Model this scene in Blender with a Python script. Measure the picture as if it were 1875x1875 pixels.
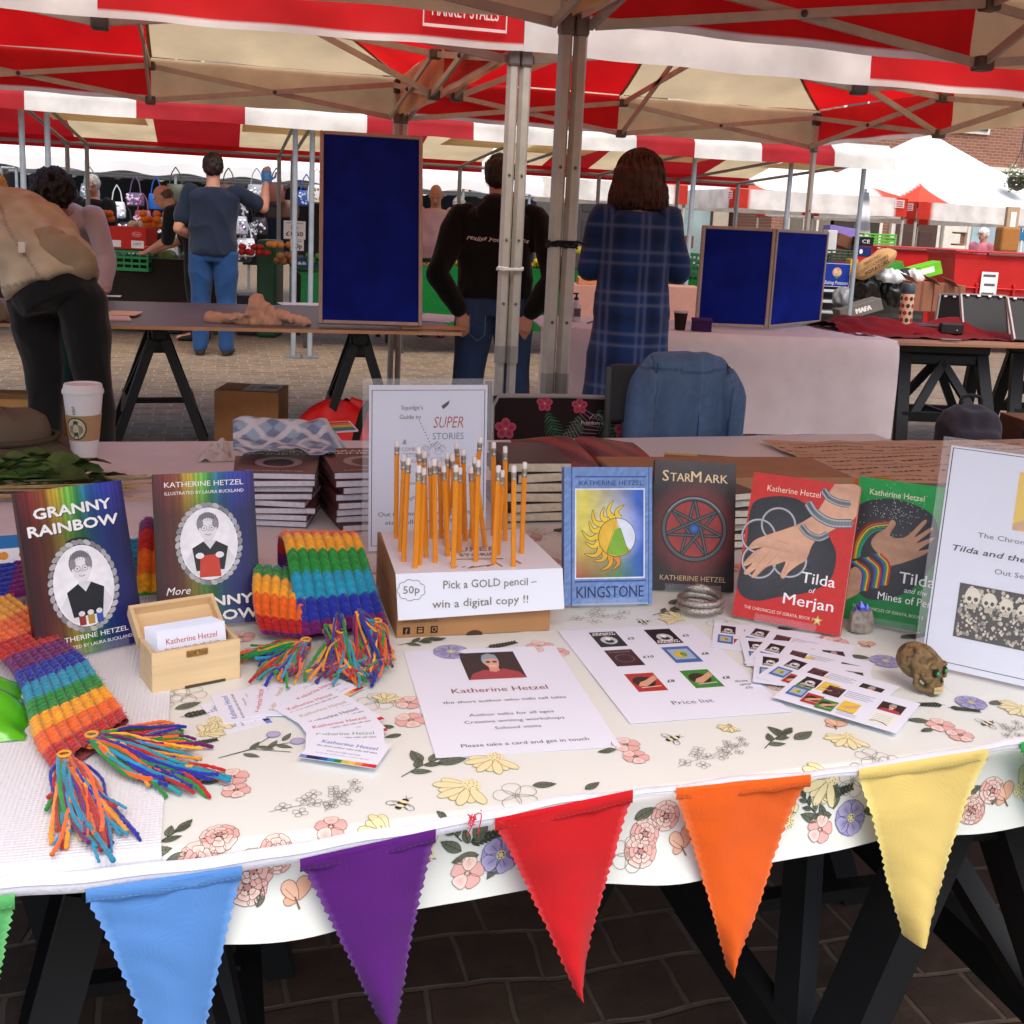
import bpy, bmesh, math, random
from math import sin, cos, pi, radians, sqrt, atan2
from mathutils import Vector, Matrix, Quaternion, noise
from mathutils.geometry import tessellate_polygon

for o in list(bpy.data.objects):
    bpy.data.objects.remove(o, do_unlink=True)
scene = bpy.context.scene
COL = scene.collection
random.seed(7)

# ------------------------------------------------------------------ camera
F_PX, PITCH, ROLL, CY, CX, CZ, PSI = 1995.9, .1823, .0473, 776.8, 937.5, 1.316, .2648
_f = Vector((sin(PSI)*cos(PITCH), cos(PSI)*cos(PITCH), -sin(PITCH)))
_r = Vector((cos(PSI), -sin(PSI), 0))
_u = _r.cross(_f)
XC = _r*cos(ROLL)+_u*sin(ROLL)
YC = _u*cos(ROLL)-_r*sin(ROLL)
CAMPOS = Vector((0, 0, CZ))
cam_data = bpy.data.cameras.new('camera')
cam = bpy.data.objects.new('camera', cam_data)
COL.objects.link(cam)
cam_data.sensor_width = 36
cam_data.sensor_fit = 'HORIZONTAL'
cam_data.lens = 36*F_PX/1875
cam_data.shift_y = -(937.5-CY)/1875
cam_data.clip_start = .05
cam_data.clip_end = 500
mw = Matrix((XC, YC, -_f)).transposed().to_4x4()
mw.translation = CAMPOS
cam.matrix_world = mw
scene.camera = cam
scene.render.resolution_x = scene.render.resolution_y = 1024

# ------------------------------------------------------------------ light: bright overcast
SUN_EL, SUN_AZ = radians(58), radians(178)      # high, veiled by cloud
world = bpy.data.worlds.new('World')
scene.world = world
world.use_nodes = True
wn = world.node_tree.nodes
sky = wn.new('ShaderNodeTexSky')
sky.sky_type = 'NISHITA'
sky.sun_disc = False
sky.sun_elevation = SUN_EL
sky.sun_rotation = SUN_AZ
sky.air_density = 1.0
sky.dust_density = 4.0
sky.ozone_density = 1.0
world.node_tree.links.new(sky.outputs[0], wn['Background'].inputs[0])
wn['Background'].inputs[1].default_value = .15
sun_d = bpy.data.lights.new('sun', 'SUN')
sun_d.energy = .6
sun_d.angle = radians(45)
sun_d.color = (1, .99, .97)
sun = bpy.data.objects.new('sun', sun_d)
COL.objects.link(sun)
_sd = Vector((sin(SUN_AZ)*cos(SUN_EL), cos(SUN_AZ)*cos(SUN_EL), sin(SUN_EL)))
sun.rotation_euler = (-_sd).to_track_quat('-Z', 'Y').to_euler()
scene.view_settings.view_transform = 'Standard'
scene.view_settings.look = 'None'
scene.view_settings.gamma = 1
scene.view_settings.exposure = .88
scene.render.engine = 'CYCLES'
scene.cycles.max_bounces = 10
scene.cycles.transparent_max_bounces = 12

# ------------------------------------------------------------------ helpers
def ray(px, py):
    return _f + XC*((px-CX)/F_PX) - YC*((py-CY)/F_PX)
def Pz(px, py, z=.742):
    d = ray(px, py); return CAMPOS + d*((z-CZ)/d.z)
def Py(px, py, y):
    d = ray(px, py); return CAMPOS + d*(y/d.y)
def Px(px, py, x):
    d = ray(px, py); return CAMPOS + d*(x/d.x)
def V(*a): return Vector(a)
def lerp(a, b, t): return a+(b-a)*t
def srgb(h):
    if isinstance(h, str):
        h = h.lstrip('#'); c = [int(h[i:i+2], 16)/255 for i in (0, 2, 4)]
    else: c = h
    return tuple((x/12.92 if x <= .04045 else ((x+.055)/1.055)**2.4) for x in c)
S = srgb

_mats = {}
def M(rough=.6, var=.08, vscale=6., bump=0., bscale=60., metal=0., transl=0., spec=.5, coat=0., sheen=0.,
      kind='plain', alpha=1., trans=0.):
    """procedural material: colour attribute 'Col' broken up by noise, with bump"""
    key = (rough, var, vscale, bump, bscale, metal, transl, spec, coat, sheen, kind, alpha, trans)
    if key in _mats: return _mats[key]
    m = bpy.data.materials.new('surface_'+kind)
    m.use_nodes = True
    nt = m.node_tree; N = nt.nodes; L = nt.links
    p = N['Principled BSDF']
    at = N.new('ShaderNodeAttribute'); at.attribute_name = 'Col'
    tc = N.new('ShaderNodeTexCoord')
    nz = N.new('ShaderNodeTexNoise'); nz.inputs['Scale'].default_value = vscale; nz.inputs['Detail'].default_value = 5
    L.new(tc.outputs['Object'], nz.inputs['Vector'])
    mr = N.new('ShaderNodeMapRange'); mr.inputs[1].default_value = .3; mr.inputs[2].default_value = .7
    mr.inputs[3].default_value = 1-var; mr.inputs[4].default_value = 1+var
    L.new(nz.outputs[0], mr.inputs[0])
    vm = N.new('ShaderNodeVectorMath'); vm.operation = 'SCALE'
    L.new(at.outputs['Color'], vm.inputs[0]); L.new(mr.outputs[0], vm.inputs['Scale'])
    col = vm.outputs[0]
    L.new(col, p.inputs['Base Color'])
    p.inputs['Roughness'].default_value = rough
    p.inputs['Metallic'].default_value = metal
    p.inputs['Specular IOR Level'].default_value = spec
    p.inputs['Coat Weight'].default_value = coat
    p.inputs['Coat Roughness'].default_value = .12
    p.inputs['Sheen Weight'].default_value = sheen
    if trans: p.inputs['Transmission Weight'].default_value = trans; p.inputs['IOR'].default_value = 1.45
    if alpha < 1: p.inputs['Alpha'].default_value = alpha
    if bump:
        b = N.new('ShaderNodeBump'); b.inputs['Strength'].default_value = bump; b.inputs['Distance'].default_value = .004
        if kind == 'weave':
            w1 = N.new('ShaderNodeTexWave'); w1.inputs['Scale'].default_value = bscale; w1.inputs['Distortion'].default_value = .6
            w3 = N.new('ShaderNodeTexWave'); w3.inputs['Scale'].default_value = bscale; w3.bands_direction = 'Y'; w3.inputs['Distortion'].default_value = .6; L.new(tc.outputs['Object'], w3.inputs[0])
            w2 = N.new('ShaderNodeTexWave'); w2.inputs['Scale'].default_value = bscale; w2.bands_direction = 'Z'; w2.inputs['Distortion'].default_value = .6
            L.new(tc.outputs['Object'], w1.inputs[0]); L.new(tc.outputs['Object'], w2.inputs[0])
            ad = N.new('ShaderNodeMath'); ad.operation = 'ADD'; L.new(w1.outputs[1], ad.inputs[0]); L.new(w2.outputs[1], ad.inputs[1])
            a2 = N.new('ShaderNodeMath'); a2.operation = 'ADD'; L.new(ad.outputs[0], a2.inputs[0]); L.new(w3.outputs[1], a2.inputs[1]); L.new(a2.outputs[0], b.inputs['Height'])
        elif kind == 'wood':
            mp = N.new('ShaderNodeMapping'); mp.inputs['Scale'].default_value = (2, 30, 30)
            L.new(tc.outputs['Object'], mp.inputs[0])
            n2 = N.new('ShaderNodeTexNoise'); n2.inputs['Scale'].default_value = bscale; n2.inputs['Detail'].default_value = 6
            L.new(mp.outputs[0], n2.inputs['Vector']); L.new(n2.outputs[0], b.inputs['Height'])
            L.new(n2.outputs[0], mr.inputs[0])
        else:
            n2 = N.new('ShaderNodeTexNoise'); n2.inputs['Scale'].default_value = bscale; n2.inputs['Detail'].default_value = 8
            L.new(tc.outputs['Object'], n2.inputs['Vector']); L.new(n2.outputs[0], b.inputs['Height'])
        L.new(b.outputs[0], p.inputs['Normal'])
    out = N['Material Output']
    if transl:
        tr = N.new('ShaderNodeBsdfTranslucent'); L.new(col, tr.inputs[0])
        mx = N.new('ShaderNodeMixShader'); mx.inputs[0].default_value = transl
        L.new(p.outputs[0], mx.inputs[1]); L.new(tr.outputs[0], mx.inputs[2]); L.new(mx.outputs[0], out.inputs[0])
    _mats[key] = m
    return m

PAPER = dict(rough=.55, var=.015, vscale=9, spec=.3)
PRINT = M(**PAPER)
GLOSSP = M(rough=.42, var=.07, vscale=90, spec=.3, coat=.06)
CARD = M(rough=.75, var=.07, vscale=14, bump=.06, bscale=160, spec=.2)
WOOD = M(rough=.5, var=.09, vscale=5, bump=.1, bscale=3, kind='wood')
METAL = M(rough=.42, var=.12, vscale=14, metal=.0, spec=.8, bump=.03, bscale=50)
STEEL = M(rough=.3, var=.1, vscale=14, metal=.9)
PLASTIC = M(rough=.42, var=.06, vscale=10, spec=.4)
BLACKP = M(rough=.5, var=.2, vscale=8, spec=.3)
FABRIC = M(rough=.9, var=.05, vscale=9, bump=.25, bscale=350, spec=.15, sheen=.15)
WEAVE = M(rough=.9, var=.08, vscale=5, bump=.3, bscale=260, spec=.15, kind='weave')
CANOPY = M(rough=.6, var=.17, vscale=2.2, bump=.12, bscale=7, spec=.3, transl=.58)
CANOPYN = M(rough=.6, var=.12, vscale=2.2, bump=.12, bscale=7, spec=.3, transl=.2)
TENT = M(rough=.6, var=.05, vscale=2.2, bump=.1, bscale=5, spec=.3, transl=.15)
VALANCE = M(rough=.6, var=.2, vscale=3, bump=.25, bscale=7, spec=.3, transl=.4)
SKIN = M(rough=.55, var=.08, vscale=25, bump=.05, bscale=120, spec=.3)
HAIR = M(rough=.5, var=.35, vscale=45, bump=.6, bscale=110, spec=.3)
LEAF = M(rough=.55, var=.3, vscale=40, spec=.3, transl=.15)
RUBBER = M(rough=.7, var=.1, vscale=20, spec=.3)

def catmull(pts, n):
    """n samples along a Catmull-Rom through pts"""
    pts = [Vector(p) for p in pts]
    if len(pts) == 2: return [pts[0].lerp(pts[1], i/(n-1)) for i in range(n)]
    P = [pts[0]*2-pts[1]]+pts+[pts[-1]*2-pts[-2]]
    out = []
    for i in range(n):
        t = i/(n-1)*(len(pts)-1); k = min(int(t), len(pts)-2); t -= k
        a, b, c, d = P[k:k+4]
        out.append(.5*((2*b)+(c-a)*t+(2*a-5*b+4*c-d)*t*t+(3*b-a-3*c+d)*t**3))
    return out

class MB:
    def __init__(s): s.v = []; s.f = []; s.m = []; s.c = []; s.uv = []
    def add(s, verts, faces, col=(1, 1, 1), m=0, mat=None, uvs=None):
        o = len(s.v)
        if mat is not None: verts = [mat @ Vector(v) for v in verts]
        s.v += [tuple(v) for v in verts]
        per_vert = isinstance(col, list)
        for f in faces:
            s.f.append([o+i for i in f]); s.m.append(m)
            s.c.append([col[i] for i in f] if per_vert else [col]*len(f))
            s.uv.append([uvs[i] for i in f] if uvs else [(0, 0)]*len(f))
        return s
    def box(s, c, d, col=(1, 1, 1), m=0, mat=None, bev=0.):
        x, y, z = [q/2 for q in d]; c = Vector(c)
        if bev <= 0:
            vs = [c+V(a*x, b*y, e*z) for a in (-1, 1) for b in (-1, 1) for e in (-1, 1)]
            fs = [(0, 1, 3, 2), (4, 6, 7, 5), (0, 4, 5, 1), (2, 3, 7, 6), (0, 2, 6, 4), (1, 5, 7, 3)]
            return s.add(vs, fs, col, m, mat)
        b = min(bev, x*.9, y*.9, z*.9)
        bm = bmesh.new()
        bmesh.ops.create_cube(bm, size=1)
        for v in bm.verts: v.co = Vector((v.co.x*2*x, v.co.y*2*y, v.co.z*2*z))+c
        bmesh.ops.bevel(bm, geom=bm.edges[:], offset=b, segments=2, affect='EDGES', profile=.5)
        bm.verts.index_update()
        s.add([v.co.copy() for v in bm.verts], [[v.index for v in f.verts] for f in bm.faces], col, m, mat)
        bm.free(); return s
    def loft(s, rings, col=(1, 1, 1), m=0, mat=None, cap=True, closed=True):
        n = len(rings[0]); vs = [p for r in rings for p in r]; fs = []
        for i in range(len(rings)-1):
            for j in range(n if closed else n-1):
                k = (j+1) % n
                fs.append((i*n+j, i*n+k, (i+1)*n+k, (i+1)*n+j))
        if cap:
            fs.append(tuple(reversed(range(n)))); fs.append(tuple((len(rings)-1)*n+j for j in range(n)))
        return s.add(vs, fs, col, m, mat)
    def tube(s, pts, r, seg=8, col=(1, 1, 1), m=0, mat=None, cap=True, flat=1., up=None):
        pts = [Vector(p) for p in pts]; n = len(pts)
        rs = r if isinstance(r, (list, tuple)) else [r]*n
        rings = []; prev = None
        for i, p in enumerate(pts):
            t = (pts[min(i+1, n-1)]-pts[max(i-1, 0)])
            t = t.normalized() if t.length > 1e-9 else V(0, 0, 1)
            if prev is None:
                a = Vector(up) if up else (V(0, 0, 1) if abs(t.z) < .9 else V(0, 1, 0))
                prev = (a-t*a.dot(t)).normalized()
            else:
                prev = prev-t*prev.dot(t)
                prev = prev.normalized() if prev.length > 1e-6 else t.orthogonal().normalized()
            b = t.cross(prev)
            rings.append([p+(prev*cos(2*pi*k/seg)*flat+b*sin(2*pi*k/seg))*rs[i] for k in range(seg)])
        return s.loft(rings, col, m, mat, cap)
    def bar(s, a, b, w, h=None, col=(1, 1, 1), m=0, up=(0, 0, 1), mat=None):
        a, b = Vector(a), Vector(b); h = h or w; t = (b-a).normalized(); u = Vector(up)
        if abs(t.dot(u)) > .98: u = V(0, 1, 0)
        x = t.cross(u).normalized(); y = x.cross(t)
        return s.loft([[q+x*i*w/2+y*j*h/2 for i, j in ((-1, -1), (1, -1), (1, 1), (-1, 1))] for q in (a, b)], col, m, mat)
    def lathe(s, prof, seg=24, col=(1, 1, 1), m=0, mat=None, c=(0, 0, 0), cap=True):
        c = Vector(c)
        return s.loft([[c+V(r*cos(2*pi*k/seg), r*sin(2*pi*k/seg), z) for k in range(seg)] for r, z in prof], col, m, mat, cap)
    def ball(s, c, r, col=(1, 1, 1), m=0, seg=12, rings=8, mat=None):
        c = Vector(c); r = r if isinstance(r, (tuple, list)) else (r, r, r)
        R = [[c+V(r[0]*sin(t)*cos(2*pi*k/seg), r[1]*sin(t)*sin(2*pi*k/seg), -r[2]*cos(t)) for k in range(seg)]
             for t in [max(.02, min(pi-.02, pi*i/rings)) for i in range(rings+1)]]
        return s.loft(R, col, m, mat)
    def grid(s, fn, nu, nv, col=(1, 1, 1), m=0, two=False):
        vs = [fn(i/nu, j/nv) for i in range(nu+1) for j in range(nv+1)]
        fs = [(i*(nv+1)+j, (i+1)*(nv+1)+j, (i+1)*(nv+1)+j+1, i*(nv+1)+j+1) for i in range(nu) for j in range(nv)]
        if callable(col): col = [col(i/nu, j/nv) for i in range(nu+1) for j in range(nv+1)]
        return s.add(vs, fs, col, m, uvs=[(i/nu, j/nv) for i in range(nu+1) for j in range(nv+1)])
    def build(s, name, mats, parent=None, loc=None, smooth=False, label=None, solid=0., angle=40, fix=True):
        me = bpy.data.meshes.new(name)
        me.from_pydata(s.v, [], s.f)
        mats = mats if isinstance(mats, (list, tuple)) else [mats]
        for q in mats: me.materials.append(q)
        me.polygons.foreach_set('material_index', s.m)
        ca = me.color_attributes.new('Col', 'FLOAT_COLOR', 'CORNER')
        flat = []
        for f in s.c:
            for c in f: flat += [c[0], c[1], c[2], 1.]
        ca.data.foreach_set('color', flat)
        uvl = me.uv_layers.new(name='UVMap')
        uvl.data.foreach_set('uv', [q for f in s.uv for c in f for q in c])
        if smooth: me.polygons.foreach_set('use_smooth', [True]*len(me.polygons))
        me.update()
        if fix:
            bm = bmesh.new(); bm.from_mesh(me); bmesh.ops.recalc_face_normals(bm, faces=bm.faces[:]); bm.to_mesh(me); bm.free()
        if smooth and angle < 180:
            me.set_sharp_from_angle(angle=radians(angle))
        o = bpy.data.objects.new(name, me)
        COL.objects.link(o)
        if parent is not None: o.parent = parent
        if loc is not None: o.location = loc
        if label: o['label'] = label
        if solid:
            md = o.modifiers.new('thickness', 'SOLIDIFY'); md.thickness = solid; md.offset = 0
        return o

def tag(o, label, cat, group=None, kind=None):
    if label: o['label'] = label
    if cat: o['category'] = cat
    if group: o['group'] = group
    if kind: o['kind'] = kind
    return o
def thing(name, label, cat, loc=(0, 0, 0), rz=0, group=None, mat=None):
    o = bpy.data.objects.new(name, None); COL.objects.link(o)
    o.empty_display_size = .05
    if mat is not None: o.matrix_world = mat
    else: o.location = loc; o.rotation_euler = (0, 0, rz)
    return tag(o, label, cat, group)
def structure(o): o['kind'] = 'structure'; return o
def copy_tree(o, parent=None):
    c = o.copy(); COL.objects.link(c); c.parent = parent
    for ch in list(o.children): copy_tree(ch, c)
    return c

# ------------------------------------------------------------------ printing: flat shapes laid on a surface
_txt = {}
def text_geo(t, bold=0., shear=0.):
    k = (t, bold, shear)
    if k in _txt: return _txt[k]
    cu = bpy.data.curves.new('lettering', 'FONT'); cu.body = t; cu.size = 1/.72
    cu.offset = bold; cu.shear = shear; cu.resolution_u = 2; cu.fill_mode = 'FRONT'; cu.dimensions = '2D'
    ob = bpy.data.objects.new('lettering', cu); COL.objects.link(ob)
    dg = bpy.context.evaluated_depsgraph_get()
    me = bpy.data.meshes.new_from_object(ob.evaluated_get(dg))
    vs = [(v.co.x, v.co.y) for v in me.vertices]; fs = [tuple(p.vertices) for p in me.polygons]
    bpy.data.objects.remove(ob); bpy.data.curves.remove(cu); bpy.data.meshes.remove(me)
    if vs:
        x0 = min(v[0] for v in vs); x1 = max(v[0] for v in vs)
        vs = [(a-x0, b) for a, b in vs]; w = x1-x0
    else: w = 0
    _txt[k] = (vs, fs, w)
    return _txt[k]
class Cv:
    """a print canvas: fn(x, y, lift) -> point on the thing"""
    def __init__(s, mb, fn, step=.00012, m=0): s.mb = mb; s.fn = fn; s.step = step; s.m = m
    def P(s, x, y, lay): return s.fn(x, y, lay*s.step)
    def poly(s, pts, col, lay=1):
        tris = tessellate_polygon([[V(p[0], p[1], 0) for p in pts]])
        s.mb.add([s.P(p[0], p[1], lay) for p in pts], tris, col, s.m)
    def fan(s, c, pts, col, lay=1, cin=None, closed=True):
        n = len(pts); vs = [s.P(c[0], c[1], lay)]+[s.P((p[0]+c[0])/2, (p[1]+c[1])/2, lay) for p in pts]+[s.P(p[0], p[1], lay) for p in pts]
        fs = []
        for i in range(n if closed else n-1):
            j = (i+1) % n; fs += [(0, 1+i, 1+j), (1+i, 1+n+i, 1+n+j, 1+j)]
        cols = col if cin is None else [cin]+[tuple(.5*a+.5*b for a, b in zip(cin, col))]*n+[col]*n
        s.mb.add(vs, fs, cols, s.m)
    def rect(s, x0, y0, x1, y1, col, lay=1, nx=1, ny=1):
        if callable(col):
            vs = [];cs = []
            for i in range(nx+1):
                for j in range(ny+1):
                    vs.append(s.P(lerp(x0, x1, i/nx), lerp(y0, y1, j/ny), lay)); cs.append(col(i/nx, j/ny))
            fs = [(i*(ny+1)+j, (i+1)*(ny+1)+j, (i+1)*(ny+1)+j+1, i*(ny+1)+j+1) for i in range(nx) for j in range(ny)]
            s.mb.add(vs, fs, cs, s.m)
        else: s.mb.add([s.P(x0, y0, lay), s.P(x1, y0, lay), s.P(x1, y1, lay), s.P(x0, y1, lay)], [(0, 1, 2, 3)], col, s.m)
    def ell(s, cx, cy, rx, ry, col, lay=1, n=24, rot=0, cin=None):
        s.fan((cx, cy), [(cx+rx*cos(2*pi*i/n)*cos(rot)-ry*sin(2*pi*i/n)*sin(rot), cy+rx*cos(2*pi*i/n)*sin(rot)+ry*sin(2*pi*i/n)*cos(rot)) for i in range(n)], col, lay, cin)
    def line(s, pts, w, col, lay=1, closed=False):
        n = len(pts); L = []; R = []
        ws = w if isinstance(w, list) else [w]*n
        for i, p in enumerate(pts):
            a = pts[(i-1) % n] if closed else pts[max(i-1, 0)]; b = pts[(i+1) % n] if closed else pts[min(i+1, n-1)]
            dx, dy = b[0]-a[0], b[1]-a[1]; l = sqrt(dx*dx+dy*dy) or 1
            L.append((p[0]-dy/l*ws[i]/2, p[1]+dx/l*ws[i]/2)); R.append((p[0]+dy/l*ws[i]/2, p[1]-dx/l*ws[i]/2))
        vs = [s.P(q[0], q[1], lay) for q in L]+[s.P(q[0], q[1], lay) for q in R]
        fs = [(i, n+i, n+(i+1) % n, (i+1) % n) for i in range(n if closed else n-1)]
        s.mb.add(vs, fs, col, s.m)
    def ring(s, cx, cy, r, w, col, lay=1, n=32, ry=None, a0=0, a1=2*pi):
        ry = ry or r; full = abs(a1-a0-2*pi) < 1e-6
        k = n if full else n+1
        s.line([(cx+r*cos(lerp(a0, a1, i/n)), cy+ry*sin(lerp(a0, a1, i/n))) for i in range(k)], w, col, lay, full)
    def text(s, t, x, y, h, col, lay=2, align='C', bold=.0, shear=0., w=None, rot=0., jit=0.):
        if bold > 0:        # weight: the lettering laid several times, each a hair above the last
            b = bold*h*1.1
            for i, (dx, dy) in enumerate(((b, 0), (-b, 0), (0, b), (0, -b)) if bold >= .02 else ((b, 0), (-b, 0))):
                s.text(t, x+dx, y+dy, h, col, lay+.2*i+.2, align, 0, shear, w, rot, jit)
            if bold < .02: return
        vs, fs, tw = text_geo(t, 0, shear)
        if not vs: return
        sx = h if w is None else w/tw
        W = tw*sx; ox = {'C': -W/2, 'L': 0, 'R': -W}[align]
        cr, sr = cos(rot), sin(rot)
        pts = [((ox+a*sx), b*h+jit*sin(a*2.1)*h) for a, b in vs]
        s.mb.add([s.P(x+a*cr-b*sr, y+a*sr+b*cr, lay) for a, b in pts], fs, col, s.m)

def frame_of(o, ex, ey):
    ex = Vector(ex).normalized(); ey = Vector(ey); ey = (ey-ex*ey.dot(ex)).normalized(); ez = ex.cross(ey)
    m = Matrix((ex, ey, ez)).transposed().to_4x4(); m.translation = Vector(o); return m

def noise3(p, sc=1., seed=0): return noise.noise(Vector(p)*sc+V(seed*7.3, seed*3.1, seed*1.7))
def remesh(name, prims, voxel, mat, parent, col, smooth=6, wr=0., wsc=9., label=None, colfn=None):
    """joins overlapping closed shapes into ONE continuous surface"""
    me = bpy.data.meshes.new(name); me.from_pydata(prims.v, [], prims.f); me.update()
    bm = bmesh.new(); bm.from_mesh(me); bmesh.ops.recalc_face_normals(bm, faces=bm.faces[:]); bm.to_mesh(me); bm.free()
    ob = bpy.data.objects.new(name, me); COL.objects.link(ob)
    r = ob.modifiers.new('union', 'REMESH'); r.mode = 'VOXEL'; r.voxel_size = voxel; r.use_smooth_shade = True
    sm = ob.modifiers.new('smooth', 'SMOOTH'); sm.factor = .5; sm.iterations = smooth
    dg = bpy.context.evaluated_depsgraph_get()
    m2 = bpy.data.meshes.new_from_object(ob.evaluated_get(dg)); m2.name = name
    bpy.data.objects.remove(ob); bpy.data.meshes.remove(me)
    if wr:
        nr = [v.normal.copy() for v in m2.vertices]
        for v, n in zip(m2.vertices, nr):
            q = v.co; a = noise3((q.x*wsc, q.y*wsc, q.z*wsc*.55)); b = noise3((q.x*wsc*2.3, q.y*wsc*2.3, q.z*wsc), 1, 3)
            v.co = q+n*wr*(1-2*abs(a)+.5*b)
    for a in list(m2.color_attributes): m2.color_attributes.remove(a)
    ca = m2.color_attributes.new('Col', 'FLOAT_COLOR', 'POINT')
    flat = []
    for v in m2.vertices:
        c = colfn(v.co) if colfn else col
        flat += [c[0], c[1], c[2], 1]
    ca.data.foreach_set('color', flat)
    m2.materials.clear(); m2.materials.append(mat)
    m2.polygons.foreach_set('use_smooth', [True]*len(m2.polygons))
    o = bpy.data.objects.new(name, m2); COL.objects.link(o)
    if parent is not None: o.parent = parent
    if label: o['label'] = label
    return o
# ------------------------------------------------------------------ colours
RED = S('#c21a20'); CREAM = S('#d9c298'); WHITE = S('#f2f0ea'); DKRED = S('#7d1417')
ALU = S('#b3aca0'); GALV = S('#8d949a'); BLK = S('#17181a'); KRAFT = S('#b58a5c'); INK = S('#222222')

# ------------------------------------------------------------------ ground of brown setts
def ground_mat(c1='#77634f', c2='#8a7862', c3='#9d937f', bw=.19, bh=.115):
    m = bpy.data.materials.new('setts'); m.use_nodes = True
    nt = m.node_tree; N = nt.nodes; L = nt.links; p = N['Principled BSDF']
    tc = N.new('ShaderNodeTexCoord')
    nz = N.new('ShaderNodeTexNoise'); nz.inputs['Scale'].default_value = 2.2; nz.inputs['Detail'].default_value = 3
    L.new(tc.outputs['Object'], nz.inputs['Vector'])
    mixv = N.new('ShaderNodeVectorMath'); mixv.operation = 'MULTIPLY_ADD'
    mixv.inputs[1].default_value = (.09, .09, 0)
    L.new(nz.outputs['Color'], mixv.inputs[0]); L.new(tc.outputs['Object'], mixv.inputs[2])
    br = N.new('ShaderNodeTexBrick'); br.inputs['Scale'].default_value = 1
    br.inputs['Brick Width'].default_value = bw; br.inputs['Row Height'].default_value = bh
    br.inputs['Mortar Size'].default_value = .007; br.inputs['Mortar Smooth'].default_value = .5; br.inputs['Bias'].default_value = -.1
    br.inputs['Color1'].default_value = (*S(c1), 1); br.inputs['Color2'].default_value = (*S(c2), 1)
    br.inputs['Mortar'].default_value = (*S(c3), 1)
    L.new(mixv.outputs[0], br.inputs['Vector'])
    n2 = N.new('ShaderNodeTexNoise'); n2.inputs['Scale'].default_value = 14; n2.inputs['Detail'].default_value = 8
    L.new(tc.outputs['Object'], n2.inputs['Vector'])
    mr = N.new('ShaderNodeMapRange'); mr.inputs[1].default_value = .3; mr.inputs[2].default_value = .7; mr.inputs[3].default_value = .72; mr.inputs[4].default_value = 1.25
    L.new(n2.outputs[0], mr.inputs[0])
    sc = N.new('ShaderNodeVectorMath'); sc.operation = 'SCALE'; L.new(br.outputs[0], sc.inputs[0]); L.new(mr.outputs[0], sc.inputs['Scale'])
    L.new(sc.outputs[0], p.inputs['Base Color'])
    p.inputs['Roughness'].default_value = .7
    b = N.new('ShaderNodeBump'); b.inputs['Distance'].default_value = .012; b.inputs['Strength'].default_value = .8
    ad = N.new('ShaderNodeMath'); ad.operation = 'MULTIPLY_ADD'; ad.inputs[1].default_value = -1
    L.new(br.outputs['Fac'], ad.inputs[0]); L.new(n2.outputs[0], ad.inputs[2])
    L.new(ad.outputs[0], b.inputs['Height']); L.new(b.outputs[0], p.inputs['Normal'])
    return m
g = MB().grid(lambda u, v: V(-90+180*u, -60+180*v, 0), 12, 12)
structure(g.build('ground', ground_mat()))
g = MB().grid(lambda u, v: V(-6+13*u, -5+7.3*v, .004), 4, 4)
structure(g.build('shade_toned_pavement', ground_mat('#3a2b20', '#4a382a', '#5a4c3c', .15, .13)))  # larger cobbles; shade round the table is put into their dark colour

# ------------------------------------------------------------------ buildings round the square
def brick_mat(c1, c2, mort):
    m = bpy.data.materials.new('brickwork'); m.use_nodes = True
    nt = m.node_tree; N = nt.nodes; L = nt.links; p = N['Principled BSDF']
    tc = N.new('ShaderNodeTexCoord'); mp = N.new('ShaderNodeMapping'); mp.inputs['Rotation'].default_value = (radians(90), 0, 0)
    L.new(tc.outputs['Object'], mp.inputs[0])
    br = N.new('ShaderNodeTexBrick'); br.inputs['Scale'].default_value = 1
    br.inputs['Brick Width'].default_value = .225; br.inputs['Row Height'].default_value = .075; br.inputs['Mortar Size'].default_value = .008
    br.inputs['Color1'].default_value = (*c1, 1); br.inputs['Color2'].default_value = (*c2, 1); br.inputs['Mortar'].default_value = (*mort, 1)
    L.new(mp.outputs[0], br.inputs['Vector']); L.new(br.outputs[0], p.inputs['Base Color']); p.inputs['Roughness'].default_value = .85
    return m
BRICK = brick_mat(S('#7d4a37'), S('#8f5a43'), S('#8f8376'))
GLASS = M(rough=.12, var=.25, vscale=1.2, spec=.7)
STONE = M(rough=.8, var=.1, vscale=5, bump=.1, bscale=30)
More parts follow.
